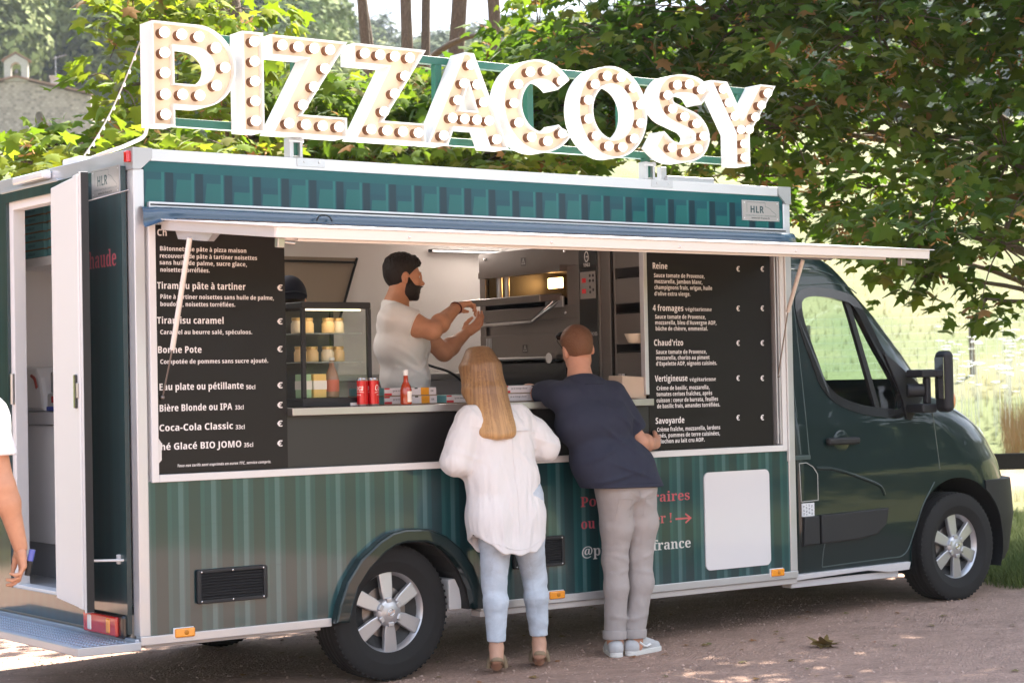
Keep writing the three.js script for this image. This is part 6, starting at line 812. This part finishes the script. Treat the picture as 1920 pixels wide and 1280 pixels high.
  // mules: sole, and a band of rope over the toes
  const rope = met(std([0.34, 0.25, 0.16], 0.95, 0, { bumpMap: weave, bumpScale: 0.004 }));
  [0, 1].forEach((i) => { const s = group('mule', p), a = an[i], y = -0.018; obj('sole', ext([...arcPts(0, 0.03, 0.034, 0.04, 0, 180, 10), [-0.042, -0.09], ...arcPts(0, -0.125, 0.044, 0.045, 180, 360, 10), [0.042, -0.09]].reverse(), 0, 0.022, { bevel: 0.005 }).rotateX(Math.PI / 2).rotateX(-0.30).rotateY(-0.636).translate(a[0] + 0.008, y + 0.075, a[2] - 0.01), rope, s); obj('rope_band', Array.from({ length: 5 }, (_, k) => tube([[-0.047, 0.0, -k * 0.022], [-0.036, 0.045, -k * 0.022], [0, 0.062, -k * 0.022 + 0.004], [0.036, 0.045, -k * 0.022], [0.047, 0.0, -k * 0.022]], 0.0115, 16, 7).rotateY(-0.636).translate(a[0] + 0.036, y + 0.022, a[2] - 0.048)), rope, s); });
}
{ // man in a navy T-shirt leaning on the counter
  const p = person('man in navy T-shirt and grey trousers leaning on the counter, sunglasses on head'), sk = skin([0.60, 0.31, 0.21]);
  const hd = [2.612, 1.652, 0.02], hm = frame(hd, [0.30, -0.22, -1], [-0.10, 1, -0.1], 1.03), nk = [2.590, 1.50, 0.065];
  const sL = [2.435, 1.405, 0.10], sR = [2.760, 1.40, 0.125], eL = [2.40, 1.425, -0.15], wL = [2.62, 1.412, -0.24], eR = [2.925, 1.14, 0.155], wR = [3.135, 1.125, 0.045];
  const hips = [[2.705, 0.885, 0.20], [2.855, 0.885, 0.21]], kn = [[2.742, 0.485, 0.145], [2.892, 0.50, 0.175]], an = [[2.740, 0.075, 0.135], [2.850, 0.080, 0.17]];
  const prims = [bone(hd, 0.062, nk, 0.062), bone(nk, 0.064, [2.60, 1.40, 0.11], 0.09), bone(sL, 0.06, sR, 0.06), bone([2.54, 1.22, 0.16], 0.09, [2.66, 1.22, 0.17], 0.09), bone([2.60, 1.25, 0.15], 0.10, [2.77, 0.92, 0.2], 0.10), ...chain(sL, 0.056, eL, 0.044, wL, 0.030), ...chain(sR, 0.056, eR, 0.046, add(eR, mul(sub(wR, eR), 0.35)), 0.047, wR, 0.031)];
  [0, 1].forEach((i) => prims.push(...chain(hips[i], 0.085, kn[i], 0.055, an[i], 0.040, add(an[i], [0, -0.045, 0.01]), 0.034), bone(add(an[i], [0, -0.04, 0.0]), 0.028, add(an[i], i ? [0.10, -0.05, -0.03] : [0.06, -0.05, -0.09]), 0.024)));
  bodyMesh(p, prims, [hand(wL, [0.9, 0.05, -0.3], [0.2, 0.5, -0.8], [0.35, 0.4, 0.45, 0.5]), hand(wR, [0.75, 0.15, -0.65], [0.1, 0.95, 0.2], [0.75, 0.8, 0.8, 0.8], 1, 0.6, -1)], hm, sk);
  const legL = [0, 1].map((i) => chain(add(hips[i], [0, 0.0, 0]), 0.102, add(kn[i], [i ? 0.006 : -0.006, 0.2, 0.025]), 0.086, add(kn[i], [0, 0.02, 0]), 0.069, add(kn[i], [0, -0.12, 0.01]), 0.067, add(an[i], [0, 0.02, 0]), 0.058)), legs = [...legL[0], ...legL[1], bone([2.71, 0.95, 0.2], 0.118, [2.86, 0.95, 0.2], 0.118)], lf = [capsules(legL[0], 0.03), capsules(legL[1], 0.03), capsules([bone([2.715, 0.91, 0.205], 0.10, [2.85, 0.91, 0.21], 0.10)], 0.03)], legF = (x, y, z) => smin(smin(lf[0](x, y, z), lf[1](x, y, z), 0.008), lf[2](x, y, z), 0.05);
  const trous = (x, y, z) => { const f = fT(x, y, z); return smax(f, 0.085 - y, 0.004); }, fT = ridges(folds(folds(legF, 0.006, 11, 4, 11, 13), 0.004, 20, 26, 20, 14), 0.005, [[2.78, 0.86, 0.33, 0.5, 0.8, 0, 0.012, 0.10], [2.80, 0.84, 0.33, -0.5, 0.8, 0, 0.012, 0.10], [2.745, 0.52, 0.22, 0.3, 0.9, 0, 0.013, 0.08], [2.9, 0.53, 0.25, -0.3, 0.9, 0, 0.013, 0.08], [2.745, 0.45, 0.22, -0.2, 0.95, 0, 0.012, 0.07], [2.89, 0.44, 0.25, 0.2, 0.95, 0, 0.012, 0.07], [2.74, 0.20, 0.2, 0.2, 1, 0, 0.012, 0.08], [2.85, 0.20, 0.23, -0.2, 1, 0, 0.012, 0.08]]);
  const tb = bounds(legs, 0.03); tb[0][1] = 0.06; const tm = cloth([0.39, 0.355, 0.345]); obj('trousers', sdfMesh(trous, ...tb, 0.0088), tm, p);
  [0, 1].forEach((i) => obj('turn_up', lathe([[0.060, 0], [0.066, 0.003], [0.067, 0.045], [0.060, 0.048]], 28).translate(an[i][0], 0.082, an[i][2]), tm, p));
  obj('seam', tube([[2.787, 0.885, 0.318], [2.787, 0.86, 0.320], [2.787, 0.82, 0.300]], 0.003, 16, 6), tm, p);
  const sh = [bone([2.47, 1.385, 0.115], 0.082, [2.735, 1.385, 0.13], 0.082), bone([2.50, 1.25, 0.16], 0.130, [2.70, 1.25, 0.17], 0.130), bone([2.57, 1.06, 0.19], 0.132, [2.755, 1.06, 0.20], 0.128), bone([2.65, 0.88, 0.205], 0.138, [2.865, 0.88, 0.21], 0.138), bone([2.61, 1.0, 0.20], 0.13, [2.83, 1.0, 0.205], 0.13), bone([2.53, 1.44, 0.085], 0.07, [2.66, 1.44, 0.10], 0.07), bone(nk, 0.07, [2.59, 1.43, 0.10], 0.09)];
  const sl = [...chain(sL, 0.085, [2.415, 1.42, -0.02], 0.073), ...chain(sR, 0.086, add(sR, mul(sub(eR, sR), 0.75)), 0.080)], fA = capsules(sh, 0.05), fB = capsules(sl, 0.03), dirR = nrm(sub(eR, sR));
  const fC = (x, y, z) => smax(fB(x, y, z), x > 2.6 ? (x - sR[0]) * dirR[0] + (y - sR[1]) * dirR[1] + (z - sR[2]) * dirR[2] - 0.235 : -1, 0.005), fold1 = ridges(folds((x, y, z) => smin(fA(x, y, z), fC(x, y, z), 0.03), 0.008, 9, 6, 9, 60), 0.010, [[2.70, 1.28, 0.29, 0.6, 0.7, 0, 0.014, 0.14], [2.68, 1.16, 0.30, 0.55, 0.8, 0, 0.014, 0.15], [2.56, 1.10, 0.32, -0.4, 0.85, 0, 0.015, 0.14], [2.72, 1.0, 0.32, 0.3, 0.9, 0, 0.012, 0.13], [2.62, 0.96, 0.33, -0.2, 1, 0, 0.012, 0.13], [2.83, 1.27, 0.22, 0.5, 0.8, 0, 0.012, 0.08]]);
  const tee = (x, y, z) => { let d = fold1(x, y, z); d = smax(d, 0.905 - 0.02 * (x - 2.75) - y, 0.005); const c = (x - nk[0]) * 0.05 + (y - nk[1]) * 0.95 - (z - nk[2]) * 0.3; return smax(d, c - 0.004, 0.006); };
  const sb = bounds([...sh, ...sl], 0.03); sb[0][1] = 0.86; const nm = cloth([0.022, 0.026, 0.050]); obj('t_shirt', sdfMesh(tee, ...sb, 0.008), nm, p); obj('hem_stitching', stitch(tee, 2.62, 0.932, 2.90, 0.928, 0.5, 0.0022), nm, p); obj('neck_rib', stitch(tee, 2.53, 1.468, 2.655, 1.468, 0.4, 0.004), nm, p); obj('pocket', [stitch(trous, 2.66, 0.85, 2.745, 0.845, 0.5, 0.002), stitch(trous, 2.66, 0.85, 2.665, 0.745, 0.5, 0.002), stitch(trous, 2.745, 0.845, 2.75, 0.745, 0.5, 0.002), stitch(trous, 2.83, 0.845, 2.90, 0.85, 0.5, 0.002), stitch(trous, 2.83, 0.845, 2.835, 0.745, 0.5, 0.002)], tm, p);
  hairMesh(p, shortHair((x, y, z) => mix(-0.045, 0.055, sstep(-0.06, 0.075, z)) - y + 0.02 * (Math.abs(x) > 0.066 && z > -0.03 ? 1 : 0), (x, y, z) => 0.004 + 0.010 * sstep(0.0, 0.09, y)), [-0.11, -0.08, -0.14], [0.11, 0.16, 0.11], hm, hairMat([0.16, 0.075, 0.04]), 0.0045);
  const gl = group('sunglasses', p); obj('frame', [[-1, 1].map((s) => tube([[s * 0.088, 0.02, -0.01], [s * 0.088, 0.07, 0.035], [s * 0.075, 0.092, 0.065]], 0.003, 10, 6)), [-1, 1].map((s) => clean(new THREE.TorusGeometry(0.031, 0.0035, 8, 24)).scale(1.15, 0.85, 1).rotateX(-0.9).translate(s * 0.038, 0.103, 0.070))].flat().map((g) => placed(g, hm)), M.blackGloss, gl); obj('lens', [-1, 1].map((s) => placed(clean(new THREE.CircleGeometry(0.030, 20)).scale(1.15, 0.85, 1).rotateX(-0.9).translate(s * 0.038, 0.103, 0.070), hm)), M.blackGloss, gl);
  [0, 1].forEach((i) => { const s = group('trainer', p), g0 = 0.0, a = an[i], turn = i ? -1.3 : -0.55; const up = capsules([bone([0, 0.055, 0.03], 0.040, [0, 0.07, 0.0], 0.043), bone([0, 0.035, 0.03], 0.036, [0, 0.030, -0.18], 0.034), bone([0, 0.08, -0.02], 0.038, [0, 0.045, -0.13], 0.036), bone([-0.01, 0.025, -0.10], 0.036, [-0.006, 0.022, -0.185], 0.032)], 0.02);
    const m = new THREE.Matrix4().makeRotationY(turn).setPosition(a[0], groundY(a[0], a[2]) + g0, a[2]); obj('upper', placed(sdfMesh((x, y, z) => smax(smax(up(x, y, z), 0.016 - y, 0.004), y - 0.105 + 0.3 * Math.max(0, -z - 0.03), 0.006), [-0.07, 0, -0.25], [0.07, 0.14, 0.1], 0.006), m), met(std([0.52, 0.52, 0.53], 0.8, 0, { bumpMap: scuff, bumpScale: 0.001 })), s);
    obj('sole', placed(ext([...arcPts(0, -0.03, 0.038, 0.04, 180, 360, 10), [0.044, 0.12], ...arcPts(0.0, 0.18, 0.044, 0.045, 0, 180, 12), [-0.044, 0.12]], 0, 0.028, { bevel: 0.005 }).rotateX(-Math.PI / 2), m), std([0.70, 0.69, 0.66], 0.8), s); obj('side_swoosh', placed(tube([[0.042, 0.075, 0.02], [0.044, 0.045, -0.04], [0.041, 0.05, -0.09]], 0.007, 14, 6), m), std([0.80, 0.80, 0.80], 0.7), s); });
}
{ // vendor in a white T-shirt inside the van, pointing
  const p = person('bearded vendor in white T-shirt pointing inside the van'), sk = skin([0.60, 0.29, 0.17]);
  const hd = [2.022, 2.083, -0.80], hm = frame(hd, [0.96, -0.05, 0.28], [-0.06, 1, 0], 1.04), nk = [1.972, 1.925, -0.805];
  const sR = [1.872, 1.845, -0.665], sL = [2.150, 1.85, -0.965], eR = [2.012, 1.775, -0.50], wR = [2.290, 1.915, -0.66], eL = [2.360, 1.665, -0.90], wL = [2.565, 1.775, -0.97];
  const prims = [bone(hd, 0.06, nk, 0.066), bone(nk, 0.068, [1.98, 1.83, -0.81], 0.10), bone(sR, 0.068, sL, 0.066), bone([1.93, 1.70, -0.72], 0.12, [2.07, 1.70, -0.88], 0.12), bone([2.0, 1.7, -0.8], 0.13, [2.03, 1.35, -0.8], 0.13), bone([2.02, 1.32, -0.72], 0.12, [2.05, 1.32, -0.88], 0.12), ...chain(sR, 0.066, mul(add(sR, eR), 0.5), 0.064, eR, 0.048, add(eR, mul(sub(wR, eR), 0.3)), 0.050, wR, 0.030), ...chain(sL, 0.066, eL, 0.048, add(eL, mul(sub(wL, eL), 0.3)), 0.049, wL, 0.031)];
  [-1, 1].forEach((s) => prims.push(...chain([2.03, 1.30, -0.8 + s * 0.1], 0.10, [2.05, 0.92, -0.8 + s * 0.11], 0.065, [2.02, 0.56, -0.8 + s * 0.11], 0.045), bone([2.02, 0.54, -0.8 + s * 0.11], 0.045, [2.17, 0.51, -0.8 + s * 0.12], 0.035)));
  bodyMesh(p, prims, [hand(wR, [0.92, 0.20, -0.16], [0.1, -0.25, -0.9], [0.05, 0.62, 0.72, 0.78], 1.06, 0.2, -1), hand(wL, [0.86, 0.50, 0.05], [-0.30, 0.35, -0.85], [0.38, 0.42, 0.46, 0.5], 1.04, 0.5)], hm, sk, { cell: 0.0095 });
  obj('brows', placed(browGeo, hm), hairMat([0.02, 0.013, 0.010]), p);
  const sh = [bone([1.895, 1.835, -0.685], 0.088, [2.125, 1.84, -0.94], 0.088), bone([1.925, 1.70, -0.70], 0.142, [2.085, 1.70, -0.885], 0.142), bone([1.965, 1.52, -0.72], 0.140, [2.075, 1.52, -0.865], 0.138), bone([1.985, 1.34, -0.72], 0.142, [2.08, 1.34, -0.86], 0.140), bone(nk, 0.08, [1.985, 1.83, -0.81], 0.12)];
  const sl = [...chain(sR, 0.092, add(sR, mul(sub(eR, sR), 0.62)), 0.082), ...chain(sL, 0.090, add(sL, mul(sub(eL, sL), 0.5)), 0.078)], dR = nrm(sub(eR, sR)), dL = nrm(sub(eL, sL)), fA = capsules(sh, 0.05), fB = capsules(sl, 0.03);
  const fC = (x, y, z) => smax(fB(x, y, z), Math.hypot(x - sR[0], z - sR[2]) < Math.hypot(x - sL[0], z - sL[2]) ? (x - sR[0]) * dR[0] + (y - sR[1]) * dR[1] + (z - sR[2]) * dR[2] - 0.125 : (x - sL[0]) * dL[0] + (y - sL[1]) * dL[1] + (z - sL[2]) * dL[2] - 0.14, 0.005), fold1 = ridges(folds((x, y, z) => smin(fA(x, y, z), fC(x, y, z), 0.03), 0.009, 9, 6, 9, 80), 0.009, [[1.94, 1.62, -0.58, 0.5, 0.8, 0, 0.013, 0.12], [1.98, 1.55, -0.58, 0.45, 0.85, 0, 0.013, 0.13], [2.05, 1.60, -0.66, -0.5, 0.8, 0, 0.013, 0.12], [2.02, 1.45, -0.6, 0.3, 0.95, 0, 0.012, 0.12], [2.08, 1.70, -0.68, 0.8, 0.4, 0, 0.012, 0.1]]);
  const tee = (x, y, z) => { let d = smax(fold1(x, y, z), 1.28 - y, 0.006); return smax(d, (y - 1.945) + 0.55 * (x - 1.94), 0.006); };
  const sb = bounds([...sh, ...sl], 0.03); sb[0][1] = 1.24; obj('t_shirt', sdfMesh(tee, ...sb, 0.0078), cloth([0.84, 0.81, 0.80]), p);
  const legs = []; [-1, 1].forEach((s) => legs.push(...chain([2.03, 1.30, -0.8 + s * 0.09], 0.128, [2.05, 0.92, -0.8 + s * 0.11], 0.09, [2.02, 0.56, -0.8 + s * 0.11], 0.075))); const lb = bounds(legs, 0.02); obj('trousers', sdfMesh((x, y, z) => smax(capsLegs(x, y, z), 0.54 - y, 0.004), ...lb, 0.012), cloth([0.03, 0.03, 0.035]), p);
  function capsLegs(x, y, z) { return (capsLegs.f ||= capsules(legs, 0.03))(x, y, z); }
  [-1, 1].forEach((s) => obj('shoe', bx(1.96, 2.24, FLOOR + 0.001, 0.55, -0.8 + s * 0.11 - 0.045, -0.8 + s * 0.11 + 0.045, 0.03), M.black, p));
  const dark = hairMat([0.018, 0.012, 0.010]);
  hairMesh(p, shortHair((x, y, z) => Math.max(mix(-0.060, 0.062, sstep(-0.075, 0.085, z)) - y, (Math.abs(x) > 0.06 && z > -0.02 && z < 0.03) ? -0.004 - y : -1), (x, y, z) => 0.004 + 0.013 * sstep(0.015, 0.10, y) + 0.010 * sstep(0.03, 0.08, z) * sstep(0.05, 0.1, y), 120), [-0.12, -0.09, -0.15], [0.12, 0.19, 0.13], hm, dark, 0.0045);
  const beard = (x, y, z) => { let d = headSkin(x, y, z) - 0.007 - 0.004 * sstep(-0.07, -0.11, y) - 0.003 * (noise3(x * 300, y * 200, z * 300) - 0.5); const top = mix(0.004, -0.040, sstep(0.0, 0.06, z)) + (Math.abs(x) < 0.030 ? 0 : 0); d = smax(d, y - top, 0.006); d = smax(d, -0.004 - z + 0.15 * (y + 0.05), 0.006); d = smax(d, -elli(x, y, z, 0, -0.061, 0.096, 0.024, 0.012, 0.02), 0.005); return smax(d, -0.122 - y, 0.006); };
  const bg = sdfMesh(beard, [-0.10, -0.14, -0.03], [0.10, 0.03, 0.13], 0.0042); obj('beard', placed(bg, hm), dark, p);
  const br = nrm(sub(wR, eR)), bp = add(wR, mul(br, -0.015)); const tor = clean(new THREE.TorusGeometry(0.034, 0.0045, 8, 28)).applyQuaternion(new THREE.Quaternion().setFromUnitVectors(V(0, 0, 1), V(...br))).translate(...bp); obj('bracelet', tor, std([0.10, 0.02, 0.02], 0.6), p);
  const tat = add(eL, mul(sub(wL, eL), 0.62)); obj('forearm_tattoo', [ball(tat[0] - 0.005, tat[1] - 0.004, tat[2] + 0.034, 0.022, 1, 1, 0.28, 12)], std([0.30, 0.09, 0.07], 0.7), p);
}
{ // second helper behind the display case, cap worn backwards
  const p = person('helper in backwards navy cap behind the display case'), sk = skin([0.58, 0.31, 0.21]);
  const hd = [1.275, 1.935, -0.78], hm = frame(hd, [0.45, -0.25, -1], [0, 1, 0], 1.03), nk = [1.265, 1.79, -0.76], sL = [1.08, 1.72, -0.76], sR = [1.45, 1.72, -0.70];
  const prims = [bone(hd, 0.06, nk, 0.064), bone(nk, 0.066, [1.26, 1.70, -0.75], 0.10), bone(sL, 0.065, sR, 0.065), bone([1.2, 1.5, -0.75], 0.12, [1.34, 1.5, -0.75], 0.12), bone([1.26, 1.5, -0.75], 0.13, [1.26, 1.15, -0.75], 0.13), ...chain(sL, 0.06, [1.05, 1.44, -0.80], 0.046, [1.15, 1.30, -1.0], 0.03), ...chain(sR, 0.06, [1.50, 1.44, -0.80], 0.046, [1.38, 1.30, -1.0], 0.03)];
  [-1, 1].forEach((s) => prims.push(...chain([1.26 + s * 0.1, 1.2, -0.75], 0.10, [1.26 + s * 0.1, 0.86, -0.77], 0.065, [1.26 + s * 0.1, 0.54, -0.75], 0.05)));
  bodyMesh(p, prims, [hand([1.15, 1.30, -1.0], [0.3, -0.3, -0.9], [1, 0, 0.3], [0.4, 0.4, 0.4, 0.4]), hand([1.38, 1.30, -1.0], [-0.3, -0.3, -0.9], [-1, 0, -0.3], [0.4, 0.4, 0.4, 0.4])], hm, sk, { cell: 0.013 });
  const tee = [bone(sL, 0.09, sR, 0.09), bone([1.19, 1.5, -0.75], 0.14, [1.33, 1.5, -0.75], 0.14), bone([1.2, 1.25, -0.75], 0.14, [1.33, 1.25, -0.75], 0.14), bone(nk, 0.075, [1.26, 1.73, -0.75], 0.1), ...chain(sL, 0.085, [1.065, 1.58, -0.78], 0.075), ...chain(sR, 0.085, [1.475, 1.58, -0.76], 0.075)], f = capsules(tee, 0.04); obj('t_shirt', sdfMesh((x, y, z) => smax(smax(f(x, y, z), 1.15 - y, 0.005), y - 1.80, 0.006), ...bounds(tee, 0.02), 0.012), cloth([0.74, 0.72, 0.72]), p);
  const legs = []; [-1, 1].forEach((s) => legs.push(...chain([1.26 + s * 0.09, 1.2, -0.75], 0.125, [1.26 + s * 0.1, 0.86, -0.77], 0.085, [1.26 + s * 0.1, 0.52, -0.75], 0.072))); const fl = capsules(legs, 0.03); obj('trousers', sdfMesh((x, y, z) => smax(fl(x, y, z), 0.49 - y, 0.004), ...bounds(legs, 0.02), 0.014), cloth([0.03, 0.03, 0.04]), p);
  hairMesh(p, shortHair((x, y, z) => mix(-0.055, 0.04, sstep(-0.06, 0.07, z)) - y, () => 0.006), [-0.11, -0.09, -0.14], [0.11, 0.16, 0.11], hm, hairMat([0.03, 0.02, 0.015]), 0.006);
  const cf = (x, y, z) => { let d = skull(x, y - 0.004, z) - 0.016; d = smax(d, 0.018 - 0.10 * z - y, 0.005); const bill = smax(smax(elli(x, y, z, 0, 0.006, -0.105, 0.085, 0.014, 0.085), -1, 0.01), z + 0.04, 0.005); d = smin(d, bill, 0.012); return smax(d, -elli(x, y, z, 0, 0.062, 0.105, 0.05, 0.03, 0.04), 0.004); };
  obj('cap', placed(sdfMesh(cf, [-0.13, -0.04, -0.22], [0.13, 0.17, 0.13], 0.005), hm), cloth([0.014, 0.018, 0.036]), p);
}
{ // passer-by at the rear, mostly outside the picture: the right arm hangs into it
  const p = person('passer-by at the rear step in white T-shirt with hand lowered'), sk = skin([0.56, 0.29, 0.18]);
  const F = [0.594, 0, -0.8045], R = [0.8045, 0, 0.594], o = [-1.145, groundY(-1.2, 0.5), 0.54], at = (r, y, f) => add(o, add(add(mul(R, r), [0, y, 0]), mul(F, f)));
  const hd = at(0.0, 1.68, 0.05), hm = frame(hd, [0.594, -0.1, -0.8045], [0, 1, 0], 1.02), nk = at(0, 1.53, 0.0), sR = at(0.195, 1.44, 0), sL = at(-0.19, 1.44, 0);
  const eR = at(0.268, 1.155, -0.01), wR = at(0.322, 0.905, 0.035), eL = at(-0.25, 1.16, 0), wL = at(-0.26, 0.90, 0.08);
  const prims = [bone(hd, 0.06, nk, 0.062), bone(nk, 0.064, at(0, 1.40, 0), 0.10), bone(sL, 0.065, sR, 0.065), bone(at(-0.07, 1.2, 0), 0.12, at(0.07, 1.2, 0), 0.12), bone(at(0, 1.25, 0), 0.13, at(0, 0.95, 0), 0.13), ...chain(sR, 0.062, eR, 0.045, add(eR, mul(sub(wR, eR), 0.25)), 0.047, wR, 0.030), ...chain(sL, 0.062, eL, 0.045, wL, 0.030)];
  [-1, 1].forEach((s) => prims.push(...chain(at(s * 0.1, 0.95, 0), 0.10, at(s * 0.1, 0.52, 0.02), 0.065, at(s * 0.1, 0.09, 0), 0.045), bone(at(s * 0.1, 0.05, -0.02), 0.045, at(s * 0.11, 0.04, 0.16), 0.035)));
  bodyMesh(p, prims, [hand(wR, add(mul(R, 0.10), [0, -1, 0.0]), add(mul(F, 0.75), mul(R, -0.35)), [0.32, 0.45, 0.55, 0.6], 1.05, 0.3, -1), hand(wL, [0, -1, 0], F, [0.3, 0.35, 0.4, 0.4])], hm, sk, { cell: 0.010 });
  const tee = [bone(sL, 0.09, sR, 0.09), bone(at(-0.07, 1.25, 0), 0.14, at(0.07, 1.25, 0), 0.14), bone(at(-0.07, 1.0, 0), 0.14, at(0.07, 1.0, 0), 0.14), bone(nk, 0.075, at(0, 1.43, 0), 0.1), ...chain(sL, 0.085, at(-0.225, 1.26, 0), 0.08), ...chain(sR, 0.085, at(0.232, 1.28, -0.005), 0.082, at(0.25, 1.20, -0.01), 0.085)], f = folds(capsules(tee, 0.04), 0.008, 9, 6, 9, 5); obj('t_shirt', sdfMesh((x, y, z) => smax(smax(f(x, y, z), 0.9 - y, 0.005), Math.max(y - 1.50, ((x - o[0]) * R[0] + (z - o[2]) * R[2]) > 0.17 ? 1.225 - o[1] * 0 - y : -1), 0.006), ...bounds(tee, 0.02), 0.009), cloth([0.78, 0.77, 0.80]), p);
  const legs = []; [-1, 1].forEach((s) => legs.push(...chain(at(s * 0.09, 0.95, 0), 0.125, at(s * 0.1, 0.52, 0.02), 0.085, at(s * 0.1, 0.1, 0), 0.07))); const fl = capsules(legs, 0.03); obj('trousers', sdfMesh((x, y, z) => smax(fl(x, y, z), 0.04 - y, 0.004), ...bounds(legs, 0.02), 0.014), cloth([0.05, 0.06, 0.09]), p);
  hairMesh(p, shortHair((x, y, z) => mix(-0.055, 0.05, sstep(-0.06, 0.07, z)) - y, () => 0.012), [-0.11, -0.09, -0.14], [0.11, 0.16, 0.11], hm, hairMat([0.03, 0.02, 0.015]), 0.006);
  [-1, 1].forEach((s) => { const c = at(s * 0.1, 0, 0.05); obj('shoe', bx(-0.045, 0.045, 0.0, 0.07, -0.15, 0.10, 0.03).rotateY(-0.6359).translate(c[0], c[1], c[2]), M.black, p); });
  const w = add(wR, add(mul(R, 0.028), add([0, -0.055, 0], mul(F, -0.005)))), b = group('small_bottle'); tag(b, 'small dark bottle with blue cap held in the lowered hand', 'bottle'); obj('bottle_body', cyl(add(w, [0, -0.06, 0]), add(w, mul(R, 0.012)), 0.012), M.black, b); obj('bottle_cap', cyl(add(w, mul(R, 0.012)), add(w, add(mul(R, 0.022), [0, 0.045, 0])), 0.013), phys([0.06, 0.10, 0.45], 0.3, 0, { clearcoat: 0.5 }), b);
}
renderer.render(scene, camera);
